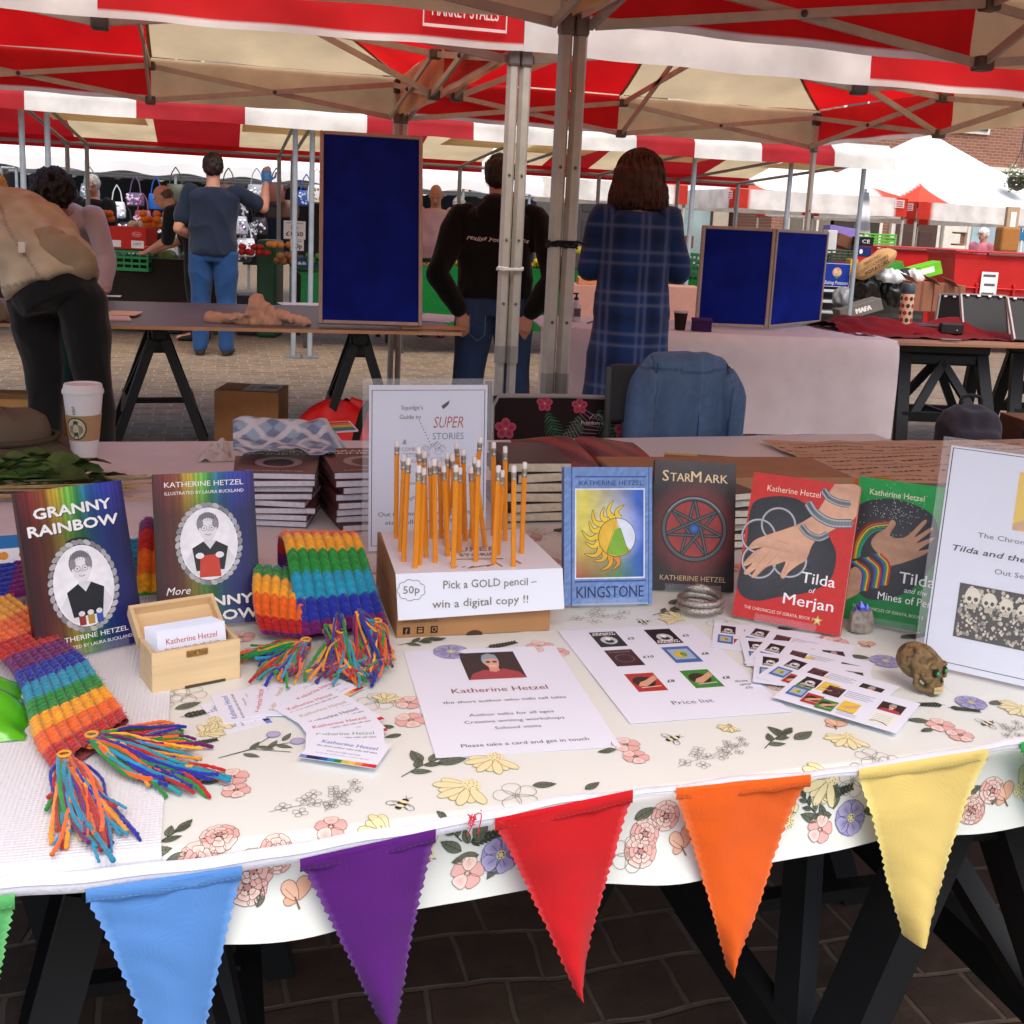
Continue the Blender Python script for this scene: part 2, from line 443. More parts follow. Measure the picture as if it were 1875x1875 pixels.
def building(name, label, x0, x1, y, h, wallm, wcol, front, parts):
    r = thing(name, label, 'building', (0, 0, 0))
    w = MB(); w.box(((x0+x1)/2, y+3, h/2), (x1-x0, 6, h), wcol); w.build('wall', wallm, r)
    rf = MB(); rf.add([(x0, y-.3, h), (x1, y-.3, h), (x1, y+3, h+2.2), (x0, y+3, h+2.2), (x0, y+6.2, h), (x1, y+6.2, h)],
                      [(0, 1, 2, 3), (3, 2, 5, 4), (0, 3, 4), (1, 5, 2)], S('#5d4a42')); rf.build('roof', M(rough=.8, var=.2, vscale=4), r)
    for kind, cx, z0, w_, h_, col in parts:
        q = MB()
        if kind == 'window':
            q.box((cx, y-.03, z0+h_/2), (w_+.16, .08, h_+.16), S('#d9d5cb'))
            o = q.build('window', STONE, r)
            p = MB(); p.box((cx, y-.085, z0+h_/2), (w_, .03, h_), col); p.box((cx, y-.11, z0+h_/2), (.05, .03, h_), S('#d9d5cb'))
            p.box((cx, y-.11, z0+h_*.55), (w_, .028, .05), S('#d9d5cb')); p.build('pane', GLASS, o)
        elif kind == 'shop_window':
            q.box((cx, y-.05, z0+h_/2), (w_+.2, .12, h_+.2), front); o = q.build('shop_window', STONE, r)
            p = MB(); p.box((cx, y-.13, z0+h_/2), (w_, .04, h_), col)
            for k in (-1, 1): p.box((cx+k*w_/6, y-.16, z0+h_/2), (.06, .03, h_), front)
            p.build('pane', GLASS, o)
        elif kind == 'door':
            q.box((cx, y-.05, z0+h_/2), (w_+.24, .12, h_+.12), front); o = q.build('door_frame', STONE, r)
            p = MB(); p.box((cx, y-.13, z0+h_/2), (w_, .05, h_), col)
            for i in range(2):
                for j in range(3): p.box((cx+(i-.5)*w_*.45, y-.16, z0+h_*(.2+.3*j)), (w_*.34, .03, h_*.22), tuple(c*.8 for c in col), bev=.01)
            p.build('door', WOOD, o)
        elif kind == 'fascia':
            q.box((cx, y-.16, z0+h_/2), (w_, .3, h_), col, bev=.03); q.box((cx, y-.22, z0+h_+.05), (w_+.2, .5, .1), front); q.build('fascia', STONE, r)
        elif kind == 'pilaster':
            q.box((cx, y-.1, z0+h_/2), (w_, .2, h_), col, bev=.02); q.build('pilaster', STONE, r)
        elif kind == 'quoins':
            for i in range(int(h_/.3)):
                ww = w_*(1 if i % 2 else .62); q.box((cx-(w_-ww)/2, y-.045, z0+.15+i*.3), (ww, .09, .26), col, bev=.015)
            q.build('quoin', STONE, r)
    return r
pane = S('#9fb6bd'); dpane = S('#2d3133'); cream = S('#d8d2c4')
b = building('brick_shop', 'brown brick shop with pale blue windows and dark wooden door behind the market', 13.2, 24.5, 25, 7.5, BRICK, (1, 1, 1), cream,
    [('fascia', 20.6, 2.75, 7.4, .45, S('#8d8577')), ('shop_window', 20.05, .7, 2.3, 1.95, pane), ('door', 17.25, .1, 1.2, 2.45, S('#4a2f26')),
     ('quoins', 18.55, .1, .5, 2.6, cream), ('pilaster', 18.15, .1, .25, 2.6, cream), ('pilaster', 21.6, .1, .3, 2.6, cream), ('shop_window', 23, .7, 1.9, 1.95, dpane),
     ('door', 15.5, .1, 1.3, 2.4, S('#30281f')), ('shop_window', 14.2, .5, 1.1, 2.0, S('#6f675c')),
     ('window', 15.5, 4.2, 1.1, 1.7, dpane), ('window', 18.5, 4.2, 1.1, 1.7, dpane), ('window', 21.5, 4.2, 1.1, 1.7, dpane)])
mb = MB(); cv = Cv(mb, lambda x, y, z: V(20.3+x, 24.80-z, 1.5+y), .004)
mb.box((20.3+.42, 24.825, 1.92), (.86, .02, .84), S('#2f6f9c'))
cv.text('BOOK', .08, .48, .16, S('#e8f0f4'), 2, 'L'); cv.text('NOW', .08, .2, .16, S('#e8f0f4'), 2, 'L')
mb.build('poster', PRINT, b)
building('timber_shop', 'half timbered shop with black beams and open shop front', 4.0, 13.0, 27, 7.5, STONE, S('#c9bda8'), S('#3a332d'),
    [('fascia', 8.5, 2.7, 8.6, .5, S('#3b3733')), ('shop_window', 11.1, .4, 2.6, 2.2, S('#8fa3a3')), ('shop_window', 7.6, .4, 2.6, 2.2, S('#4e4c48')), ('door', 9.3, .1, 1.1, 2.3, S('#2d2723')), ('window', 6.4, 4.1, 1.2, 1.6, dpane), ('window', 10.4, 4.1, 1.2, 1.6, dpane)])
building('stucco_shop', 'pale rendered building with dark shop windows at the far side', -10, 3.8, 27.5, 8, STONE, S('#8b7f72'), S('#4c4038'),
    [('fascia', -3.2, 2.7, 13, .5, S('#4a3b32')), ('shop_window', .6, .4, 3, 2.2, dpane), ('shop_window', -6.2, .4, 3, 2.2, dpane), ('door', -2.5, .1, 1.2, 2.3, S('#352720')), ('window', -6, 4.2, 1.1, 1.7, dpane), ('window', -1, 4.2, 1.1, 1.7, dpane)])

# leafy tree beyond the left end of the stalls
def tree(x, y, h, label):
    r = thing('broadleaf_tree', label, 'tree', (x, y, 0)); rnd = random.Random(3)
    t = MB(); t.tube([(0, 0, 0), (.05, 0, h*.3), (0, .1, h*.55), (.1, 0, h*.8)], [.2, .15, .1, .04], 10, S('#4b3d31'))
    for k in range(7):
        a = k*.9; t.tube([(0, 0, h*(.3+.05*k)), (cos(a)*.8, sin(a)*.8, h*(.45+.05*k)), (cos(a)*1.5, sin(a)*1.5, h*(.52+.05*k))], [.07, .05, .02], 6, S('#4b3d31'))
    t.build('trunk', WOOD, r, smooth=True)
    c = MB()
    cl = [V(rnd.gauss(0, .9), rnd.gauss(0, .9), h*rnd.uniform(.32, .95)) for _ in range(26)]
    for q in cl:
        for _ in range(110):
            d = V(rnd.gauss(0, 1), rnd.gauss(0, 1), rnd.gauss(0, 1)).normalized()*rnd.uniform(.2, .62)
            p = q+d; a = V(rnd.uniform(-1, 1), rnd.uniform(-1, 1), rnd.uniform(-1, 1)).normalized(); b2 = a.orthogonal().normalized()
            s_ = rnd.uniform(.05, .1); g_ = rnd.uniform(.7, 1.3)
            c.add([p-a*s_, p+b2*s_*.5, p+a*s_, p-b2*s_*.5], [(0, 1, 2, 3)], (.07*g_, .11*g_, .03*g_))
    c.build('crown', LEAF, r, fix=False)
tree(-5.6, 19, 4.2, 'leafy green tree behind the left end of the stalls')

# ------------------------------------------------------------------ pop-up gazebos
def gazebo(name, label, x0, y0, x1, y1, zb=1.96, vh=.235, rise=.95, red=RED, white=CREAM, vred=None, vwhite=None, swap=0, legs='0123', truss=True, sign=None, corner_red=False, patch=False, near=None):
    r = thing(name, label, 'gazebo', (x0, y0, 0), group='red and white pop up gazebos' if not corner_red else 'white gazebos with red corners')
    W = x1-x0; D = y1-y0; zt = zb+vh; vred = vred or red; vwhite = vwhite or white
    C4 = [V(0, D, 0), V(W, D, 0), V(W, 0, 0), V(0, 0, 0)]       # BL BR FR FL
    ap = V(W/2, D/2, zt+rise)
    c = MB()
    k = 0
    for i in range(4):
        a, b_ = C4[i], C4[(i+1) % 4]; m_ = (a+b_)/2
        for p, q in ((a, m_), (m_, b_)):
            # order round: back-left red, back-right cream, right-back red ...
            colr = red if (k+swap) % 2 == 0 else white
            if corner_red: colr = white
            n = 7
            def fn(u, v, p=p, q=q):
                e = p.lerp(q, v)+V(0, 0, zt); w_ = e.lerp(ap, u); sag = .11*sin(pi*u)*(1-.4*abs(v-.5))
                return w_-V(0, 0, sag)+V(0, 0, .012*noise3((w_.x*2, w_.y*2, w_.z*3), 1, 2)+.012*abs(noise3((w_.x*5, w_.y*5, w_.z*5), 1, 6)))
            cf = colr
            if not corner_red: c.tube([fn(q_/12, 0)-V(0, 0, .004) for q_ in range(13)], .011, 6, tuple(.55*x for x in white), flat=.3)
            if corner_red:
                cf = lambda u, v, p=p: S('#e2553a') if u < .3-abs((v if p in C4 else 1-v))*.9 else white
            c.grid(fn, 30 if corner_red else n, 26 if corner_red else n, cf)
            k += 1
    c.build('canopy', TENT if corner_red else near or CANOPY, r, smooth=True, angle=180, fix=False)
    k = 0
    for i in range(4):
        v_ = MB(); a, b_ = C4[i], C4[(i+1) % 4]; m_ = (a+b_)/2; out = V(0, 1, 0) if i == 0 else V(1, 0, 0) if i == 1 else V(0, -1, 0) if i == 2 else V(-1, 0, 0)
        for h_, (p, q) in enumerate(((a, m_), (m_, b_))):
            colr = vred if (k+swap) % 2 == 0 else (vwhite if i == 2 else white)
            def fn(u, v, p=p, q=q, h_=h_):
                e = p.lerp(q, u); s_ = (u+h_)/2
                z = zt-vh*v-.014*sin(pi*s_)*v-.003*sin(u*19)*v
                return V(e.x, e.y, z)+out*(.012+.01*noise3((e.x*5, e.y*5, v*2), 1, i)*v+.004*v)
            def cf(u, v, h_=h_, colr=colr):
                if corner_red: return S('#d33a2a') if ((u < .14) if h_ == 0 else (u > .86)) else white
                if v > .9 and colr == vred: return S('#efe6df') if swap < 5 else colr
                return colr
            v_.grid(fn, 24, 24, cf); k += 1
        if patch:
            fnp = lambda x, y, z: (C4[i]+V(0, 0, zt-.16)+(C4[(i+1) % 4]-C4[i]).normalized()*x+V(0, 0, y)+out*(.03+z))
            cv = Cv(v_, fnp, .002); cv.rect(.07, 0, .25, .13, S('#efe9e2'), 1)
            for q in range(3): cv.rect(.1, .02+.035*q, .22, .035+.035*q, S('#cc3333'), 2)
        if sign and i == 2:
            fnp = lambda x, y, z: V(x, -.03-z, zb+y); cv = Cv(v_, fnp, .003)
            X0, X1, Y0, Y1 = sign[0]; wcol = S('#f4efe9')
            cv.line([(X0, Y0), (X1, Y0), (X1, Y1), (X0, Y1)], .012, wcol, 1, True)
            cv.text(sign[1], (X0+X1)/2, Y0+.035, .055, wcol, 1, 'C', .012, w=(X1-X0)*.8)
        v_.build('valance', VALANCE, r, smooth=True, angle=180, fix=False)
    for i, p in enumerate(C4):
        if str(i) not in legs: continue
        ins = V(.0245 if p.x < W/2 else -.0245, .035 if p.y < D/2 else -.035, 0); q = p+ins
        l = MB()
        l.lathe([(.0235, .78), (.0235, zt-.02)], 6, ALU, c=(q.x, q.y, 0)); l.lathe([(.0245, .76), (.0245, .83)], 6, S('#8e8a83'), c=(q.x, q.y, 0))
        for z in (1.0, 1.25, 1.5): l.ball(q+V(.0, -.021, z), .006, S('#55524d'), seg=6, rings=4)
        l.box(q+V(0, 0, zt-.06), (.047, .06, .09), S('#2a2725'), bev=.01); l.box(q+V(0, 0, zb-.02), (.047, .055, .07), S('#6a625a'), bev=.012)
        o = l.build('leg', METAL, r)
        f = MB(); f.lathe([(.0195, .02), (.0195, .8)], 6, S('#a9a49b'), c=(q.x, q.y, 0)); f.box(q+V(0, 0, .008), (.12, .12, .012), S('#77736d')); f.build('leg_foot', METAL, o)
    if truss:
        za, zc = zt-.055, zb-.02
        def scissor(a, b_, name='truss', n=2):
            t = MB(); nn = 2*n; col = ALU
            d = (b_-a).normalized(); s_ = V(-d.y, d.x, 0)*.012
            for k in range(n):
                p, m_, q = a.lerp(b_, k/n), a.lerp(b_, (k+.5)/n), a.lerp(b_, (k+1)/n)
                H, Lo = V(0, 0, za), V(0, 0, zc)
                t.bar(p+H+s_, q+Lo+s_, .014, .03, col); t.bar(p+Lo-s_, q+H-s_, .014, .03, col)
                t.ball(m_+V(0, 0, (za+zc)/2)+s_*1.8, .013, S('#3a3531'), seg=8, rings=4); t.ball(m_+V(0, 0, (za+zc)/2)-s_*1.8, .013, S('#3a3531'), seg=8, rings=4)
            for k in range(1, n):
                m_ = a.lerp(b_, k/n)
                for z in (za, zc): t.box(m_+V(0, 0, z), (.06, .06, .05), S('#4b443e'), bev=.008)
            t.build(name, METAL, r)
        e = .06
        P4 = [V(e, D-e, 0), V(W-e, D-e, 0), V(W-e, e, 0), V(e, e, 0)]
        for i in range(4): scissor(P4[i], P4[(i+1) % 4])
        # braces from the middle of every side up to the crown
        for i in range(4):
            m_ = (P4[i]+P4[(i+1) % 4])/2; c0 = V(W/2, D/2, 0); t = MB()
            for zz, z2 in ((zc, zt+.35), (za, zt+.1)):
                t.bar(m_+V(0, 0, zz), m_.lerp(c0, .96)+V(0, 0, z2), .014, .03, ALU)
            t.build('brace', METAL, r)
        t = MB(); t.lathe([(.02, zt+.05), (.02, zt+rise-.02)], 8, ALU, c=(W/2, D/2, 0)); t.box((W/2, D/2, zt+.36), (.1, .1, .06), S('#4b443e'), bev=.01); t.build('centre_pole', METAL, r, smooth=True)
    return r
PX1, PX2 = 1.0805, 1.110
gR = S('#d8181b'); gC = S('#e6cda0')
gazebo('gazebo', 'nearest gazebo roof over the left half of the book table', -1.93, .52, PX1-.0005, 3.5, red=gR, white=gC, near=CANOPYN)
gazebo('gazebo', 'nearest gazebo roof over the right half, red corner at the top right', PX1+.0005, .52, 4.07, 3.5, red=gR, white=gC, near=CANOPYN)
gazebo('gazebo', 'gazebo behind, with MARKET STALLS printed on its red front edge', -1.93, 4.2, PX2-.0005, 7.2, red=gR, white=gC, vwhite=WHITE, sign=((2.65, 2.965, .06, .195), 'MARKET STALLS'))
gazebo('gazebo', 'gazebo over the woman in the blue dress, white left half of its front edge', PX2+.0005, 4.2, 4.09, 7.2, red=gR, white=gC, vwhite=WHITE)

# white gazebos far right
oW = S('#f4f1ea')
gazebo('gazebo', 'white peaked gazebo nearest the shop door, red patch on its corner', 11.9, 17.2, 16.5, 21.8, zb=1.72, vh=.3, rise=1.5, white=oW, corner_red=True, truss=False, patch=True).rotation_euler = (0, 0, radians(10))
gazebo('gazebo', 'white gazebo with an orange red end behind the leaning post', 7.9, 16.2, 11.0, 19.2, zb=1.72, vh=.3, rise=.85, white=oW, corner_red=True, truss=False, patch=True)
gazebo('gazebo', 'cream gazebo glimpsed between the woman and the metal poles', 4.4, 17, 7.4, 20, zb=1.75, vh=.3, rise=.85, white=oW, corner_red=True, truss=False)

# ------------------------------------------------------------------ striped traditional market stalls
def striped_stall(label, xb, y0, y1, first, zf=2.07, zr=2.06, poles=()):
    r = thing('market_stall', label, 'market stall', (0, 0, 0), group='striped market stalls')
    top = MB(); fv = MB(); bv = MB()
    for k in range(len(xb)-1):
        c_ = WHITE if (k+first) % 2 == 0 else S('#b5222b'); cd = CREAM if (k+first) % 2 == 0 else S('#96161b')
        a, b_ = xb[k], xb[k+1]
        # sloped flap and hanging edge at the front
        def ff(u, v, a=a, b_=b_):
            x = lerp(a, b_, u); n = noise3((x*3, v*2, 1), 1, 4)*.02
            if v < .45: t = v/.45; return V(x, y0+.14-.14*t, zf+.24-.1*t)
            t = (v-.45)/.55; return V(x+.0, y0-.012*t+n*t, zf+.14-.14*t-.015*abs(sin(x*1.7))*t)
        fv.grid(ff, 8, 10, c_)
        def rf(u, v, a=a, b_=b_):
            x = lerp(a, b_, u); y = lerp(y0+.14, y1, v); return V(x, y, zf+.24+.16*sin(pi*v)+(zr+.1-zf-.24)*v-.03*sin(v*9)*.5)
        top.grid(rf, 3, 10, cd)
        def bf(u, v, a=a, b_=b_): return V(lerp(a, b_, u), y1-.005, zr+.1-.13*v)
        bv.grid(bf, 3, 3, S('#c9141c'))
        # second, lower awning strip behind the front edge
        def uf(u, v, a=a, b_=b_): return V(lerp(a, b_, u), lerp(y0+.5, y0+1.6, v), zf+.1-.06*v)
        if (k+first) % 2 == 0: und = MB(); und.grid(uf, 3, 3, CREAM); und.build('lining_panel', CANOPY, r, fix=False)
    top.build('canopy', CANOPY, r, smooth=True, fix=False); fv.build('front_valance', VALANCE, r, smooth=True, angle=180, fix=False)
    bv.build('back_valance', VALANCE, r, fix=False)
    fr = MB()
    for z, y in ((zf+.05, y0+.2), (zr+.02, y1-.15)): fr.tube([(xb[0], y, z), (xb[-1], y, z)], .019, 8, GALV)
    for x in poles: fr.tube([(x, y0+.2, zf+.05), (x, y1-.15, zr+.02)], .017, 8, GALV)
    fr.build('rail', METAL, r, smooth=True)
    for x in poles:
        for y, z in ((y0+.2, zf+.05), (y1-.15, zr+.02)):
            p = MB(); p.tube([(x, y, .02), (x, y, z)], .024, 10, GALV); p.box((x, y, .01), (.16, .12, .015), S('#6f7478')); p.build('pole', METAL, r, smooth=True)
striped_stall('long striped stall over the greengrocer, left of the tall blue board', [-4.2, -3.3, -2.43, -1.56, -.69, .2, 1.25, 2.22, 3.05], 10, 13.2, 1, zf=2.05, zr=1.93, poles=(-1.62, -1.42, .64, .79, 2.75))
striped_stall('striped stall to the right whose white end flap is rumpled', [3.08, 3.8, 4.4, 5.11, 5.91, 6.6], 10, 13.2, 0, zf=2.03, zr=1.93, poles=(3.3, 4.5, 5.55, 6.38))
# ------------------------------------------------------------------ trestles and tables
def trestle(label, x, y, rz, L=.75, h=.70, splay=.2, col=BLK, group='black folding trestles'):
    """plastic folding trestle, long axis along local y"""
    r = thing('trestle', label, 'trestle', (x, y, 0), rz, group)
    b = MB(); b.box((0, 0, h-.035), (.07, L, .07), col, bev=.012); b.box((0, 0, h-.1), (.1, L*.9, .07), col, bev=.012); b.build('beam', BLACKP, r)
    for sx in (-1, 1):
        f = MB()
        for sy in (-1, 1):
            f.bar((sx*.03, sy*(L/2-.06), h-.07), (sx*splay, sy*(L/2-.01), .0), .045, .075, col, up=(0, 1, 0))
        a = V(sx*lerp(.03, splay, .62), 0, h*.36)
        f.bar(a+V(0, -L/2+.03, 0), a+V(0, L/2-.03, 0), .035, .06, col)
        f.bar(a+V(0, -L/2+.1, .0), V(sx*.045, 0, h-.12), .03, .05, col, up=(0, 1, 0)); f.bar(a+V(0, L/2-.1, 0), V(sx*.045, 0, h-.12), .03, .05, col, up=(0, 1, 0))
        f.build('leg_frame', BLACKP, r)
    t = MB(); t.bar((-splay*.62, 0, h*.4), (splay*.62, 0, h*.4), .03, .02, col); t.build('spreader', BLACKP, r); t = MB(); t.bar((-splay*.62, L*.3, h*.33), (splay*.62, L*.3, h*.33), .02, .02, S('#2a2c2e')); t.build('spreader', BLACKP, r)
    return r
def board_table(label, x0, x1, y0, y1, z, col, rz=0, edge=None, th=.02):
    m = MB(); m.box((0, 0, -th/2), (x1-x0, y1-y0, th), col, bev=.003)
    if edge:
        for s_ in (-1, 1): m.box((0, s_*((y1-y0)/2+.0015), -th/2), (x1-x0-.01, .005, th-.004), edge)
    o = m.build('table_top', WOOD, loc=((x0+x1)/2, (y0+y1)/2, z)); o.rotation_euler = (0, 0, rz)
    return tag(o, label, 'table top')
TZ = .74
board_table('wooden board under the flowered tablecloth', -.85, 1.65, .993, 1.80, TZ-.004, S('#8a6a48'), rz=.0549)
board_table('brown wooden board at the back right, covered with printed paper and books', -.95, 3.1, 1.86, 2.76, TZ-.002, S('#b98a66'))
trestle('black trestle under the front left of the flowered table', -.1, 1.4, radians(90)*0, .74)
trestle('black trestle under the front right below the orange flag', .93, 1.40, 0, .74, splay=.3)
trestle('black trestle under the back board behind the flowered table', 2.2, 2.3, 0, .74)
trestle('black trestle at the left under the back of the book table', -.5, 2.3, 0, .74)

# second row
BLKTOP = M(rough=.45, var=.2, vscale=3, spec=.4, bump=.02, bscale=30)
m = MB(); m.box((0, 0, -.009), (3.6, 1.44, .018), S('#5a4d47'), bev=.002); 
m.box((0, -.7215, -.009), (3.59, .006, .017), S('#b98f68'))
o = m.build('table_top', BLKTOP, loc=(-.58, 6.29, .742)); tag(o, 'dark board table with pale wooden edge behind the left side of the book table', 'table top')
trestle('black trestle left under the dark board table, beside the bending person', -.33, 6.12, radians(4), .8, .72, .26)
trestle('black trestle right under the dark board table, behind the cardboard box', .74, 6.05, radians(-6), .8, .72, .24)
# white-clothed table
cx, cy = 2.78, 6.2; ang = atan2(5.58-5.94, 3.82-1.75)
m = MB(); m.box((0, 0, -.012), (2.05, .80, .02), S('#9c7b58'), bev=.002)
o = m.build('table_top', WOOD, loc=(2.86, 6.17, .735)); o.rotation_euler = (0, 0, ang); tag(o, 'wooden board under the pale cloth behind the denim jacket', 'table top')
def clothfn(u, v):
    x = lerp(-1.05, 1.06, u); s_ = v*1.5
    n = noise3((x*4, s_*3, 0), 1, 5)
    if s_ < .84: return V(x, .42-s_, .003+.002*n)
    t = min(1, (s_-.84)/.66); 
    return V(x+.02*n*t, -.43-.02*min(1, t*6)-.03*t*sin(x*5)**2*.8+.022*n*t, -.008-.56*t+.01*n)
m = MB(); m.grid(clothfn, 60, 40, S('#cfc5c8'))
def sidefn(u, v):
    y = lerp(.42, -.43, u); return V(1.06+.015*v+.01*sin(y*9)*v, y, .0-.55*v)
m.grid(sidefn, 20, 12, S('#cfc5c8'))
o = m.build('tablecloth', FABRIC, loc=(2.86, 6.17, .74), smooth=True, fix=False); o.rotation_euler = (0, 0, ang); tag(o, 'plain pale pinkish cloth hanging to near the ground behind the jacket', 'tablecloth')
trestle('black trestle hidden under the pale cloth', 2.5, 6.2, ang, .6, .70)
trestle('black trestle showing at the foot of the pale cloth', 3.55, 6.05, ang, .6, .70, .26)
# board table at right under the red velvet
m = MB(); m.box((0, 0, -.01), (3.0, .95, .02), S('#9a6b4d'), bev=.002)
o = m.build('table_top', WOOD, loc=(5.32, 6.02, .732)); o.rotation_euler = (0, 0, radians(-3)); tag(o, 'brown board table at the right with dark red velvet on it', 'table top')
trestle('black trestle at the right under the velvet table', 4.38, 5.92, radians(80), .62, .70, .22)
trestle('black trestle at the far right under the velvet table', 5.3, 6.0, radians(75), .62, .70, .22)
def velv(u, v):
    x = lerp(3.72, 6.6, u); y = lerp(5.78, 6.48, v); n = noise3((x*4, y*6, 0), 1, 8); n2 = noise3((x*11, y*9, 2), 1, 9)
    y2 = y+(.1*n if v < .3 else 0)
    rid = .11*max(0, sin(pi*min(1, max(0, (v-.35)/.6))))*(.6+.6*n)
    return V(x, y2, .738+rid+.02*abs(n2))
m = MB(); m.grid(velv, 110, 40, S('#6f0d14')); o = m.build('velvet_cloth', M(rough=.85, var=.2, vscale=8, sheen=.05, spec=.1), smooth=True, angle=180, fix=False); tag(o, 'crumpled dark red velvet cloth along the right table', 'cloth')

def ring4(c, w, d): return [c+V(w*cos(2*pi*k/16)*(1+.12*sin(k*2.1)), d*sin(2*pi*k/16)*(1+.2*sin(k*1.3)), .006*sin(k*1.7)) for k in range(16)]
# blue display boards
BLUEF = M(rough=.95, var=.28, vscale=5.5, bump=.1, bscale=400, spec=.1)
NAVY = S('#10207c'); FRM = S('#9d8a7c')
def panel(name, w, h, mat, parent=None):
    fr = MB(); t = .02
    for a in (-1, 1):
        fr.box((a*(w/2-t/2), h/2, 0), (t, h, .03), FRM, bev=.004); fr.box((0, h/2+a*(h/2-t/2), 0), (w-2*t-.002, t, .028), FRM, bev=.004)
    return fr
def leanmat(x, y, z, yaw, lean):
    return Matrix.Translation((x, y, z)) @ Matrix.Rotation(yaw, 4, 'Z') @ Matrix.Rotation(pi/2-lean, 4, 'X')
def display(label, panels):
    r = thing('display_board', label, 'display board', panels[0][:3])
    inv = Matrix.Translation(panels[0][:3]).inverted()
    for (x, y, z, yaw, lean, w, h) in panels:
        M4 = inv @ leanmat(x, y, z, yaw, lean)
        q = MB(); q.box((0, h/2, 0), (w-.03, h-.03, .016), NAVY, mat=M4); p = q.build('felt_panel', BLUEF, r)
        f = panel('frame', w, h, M4); f.v = [tuple(M4 @ Vector(v)) for v in f.v]; f.build('frame', METAL, r)
    return r
display('tall blue felt display board in a thin frame on the dark table', [(.757, 5.72, .755, radians(-3.5), radians(13.8), .541, 1.02)])
hA, hB, hC = Pz(1272, 596, .757), Pz(1404, 601, .757), Pz(1499, 591, .757)
def vpan(a, b_, h): m_ = (a+b_)/2; return (m_.x, m_.y, .757, atan2(b_.y-a.y, b_.x-a.x), 0., (b_-a).length, h)
display('low folding blue felt board of two hinged panels on the pale cloth', [vpan(hA, hB, .60), vpan(hB, hC, .60)])

# things on the dark table
def crumple(name, label, cat, c, rx, ry, h, col, mat, seed, n=46, holes=0, amp=1.):
    def fn(u, v):
        x, y = (u-.5)*2, (v-.5)*2; d = max(abs(x), abs(y)); a = noise3((x*1.7, y*1.7, 0), 1, seed); b_ = noise3((x*4, y*4, 1), 1, seed+1)
        rr = 1+.22*noise3((x, y, 3), 1, seed+2)
        z = h*(.16+.75*max(0, a+.35))*(1-d**4)+abs(b_)*.03*amp*(1-d*d*.6)
        return V(c[0]+x*rx*rr, c[1]+y*ry*rr, c[2]+max(.002, z))
    m = MB(); m.grid(fn, n, n, col)
    return tag(m.build(name, mat, smooth=True, angle=50, fix=False), label, cat)
p0 = Pz(470, 592, .745)
r_ = V(p0.x, p0.y, .745)
tan = S('#c4a48c')
tb = thing('tote_bag', 'slack beige cotton bag lying on the dark table', 'bag', (r_.x, r_.y+.02, r_.z), -PSI)
m = MB()
m.tube([V(-.13+.115*cos(a), .05*sin(a), .016+.006*sin(a*3)) for a in [2*pi*k/26 for k in range(27)]], .017, 10, cap=False)
m.tube(catmull([V(-.2, .02, .012), V(-.1, .0, .02), V(.0, -.01, .028)], 12), .03, 10, flat=.5)
m.loft([ring4(V(.03+dx, .0, z), w, d) for dx, z, w, d in ((0, .0, .10, .06), (.0, .03, .085, .055), (-.01, .07, .06, .042), (-.025, .11, .042, .03), (-.03, .135, .02, .018))])
m.tube(catmull([V(.02, 0, .05), V(.10, .01, .045), V(.17, .0, .032), V(.25, -.015, .018), V(.285, -.02, .008)], 16), [.045, .04, .034, .034, .034, .034, .034, .033, .032, .031, .03, .029, .028, .025, .02, .012], 12, flat=.6)
m.tube(catmull([V(.02, -.03, .06), V(-.05, -.05, .04), V(-.12, -.055, .015)], 10), .022, 10, flat=.5)
remesh('bag_body', m, .006, FABRIC, tb, tan, 2, .014, 22)
def sheet(name, label, cat, px, py, w, d, rz, col, z, th=.0015, mat=None, group=None, bev=0):
    p = Pz(px, py, z); m = MB(); m.box((0, 0, th/2), (w, d, th), col, bev=bev)
    o = m.build(name, mat or PRINT, loc=(p.x, p.y, z)); o.rotation_euler = (0, 0, rz); return tag(o, label, cat, group)
sheet('folder', 'pale pink paper folder on the dark table beside the bending person', 'folder', 207, 583, .16, .28, .15, S('#d2b7b3'), .743, .008)
sheet('envelope', 'manila envelope on top of the pink folder', 'envelope', 226, 574, .16, .24, -.1, S('#d9b98a'), .752, .003)
sheet('paper_sheet', 'white paper by the bending person hand on the dark table', 'paper', 197, 542, .16, .12, 0, WHITE, .743)
sheet('paper_sheet', 'white sheet on the dark table just left of the tall blue board', 'paper', 555, 557, .3, .2, .1, WHITE, .743)
sheet('leaflet', 'white leaflet on the end of the dark table beside the blue board', 'leaflet', 800, 582, .3, .5, -.5, S('#d8cdc8'), .743)
sheet('cardboard_sheet', 'brown cardboard on the right end of the dark table', 'cardboard', 790, 600, .35, .2, 0, S('#ab835c'), .743, .004, CARD)

# on the pale cloth table
p = Pz(1053, 588, .745)
r = thing('pump_bottle', 'clear pump bottle of hand gel on the pale cloth by the metal poles', 'bottle', (p.x, p.y, .745))
m = MB(); m.lathe([(.001, 0), (.03, 0), (.032, .01), (.032, .1), (.024, .118), (.014, .124), (.014, .13)], 16, S('#c9c7cc')); m.box((0, -.033, .055), (.04, .004, .05), S('#4a3f48')); m.build('bottle_body', M(rough=.15, var=.05, spec=.6), r, smooth=True)
m = MB(); m.lathe([(.015, .13), (.015, .145), (.006, .147), (.006, .165), (.001, .166)], 12, S('#1c1b1d')); m.box((-.01, 0, .168), (.045, .012, .01), S('#1c1b1d'), bev=.003); m.build('pump', PLASTIC, r, smooth=True)
p = Pz(1275, 606, .745)
r = thing('gift_box', 'small purple box on the pale cloth beside the low blue boards', 'box', (p.x+.03, p.y, .745), -.3)
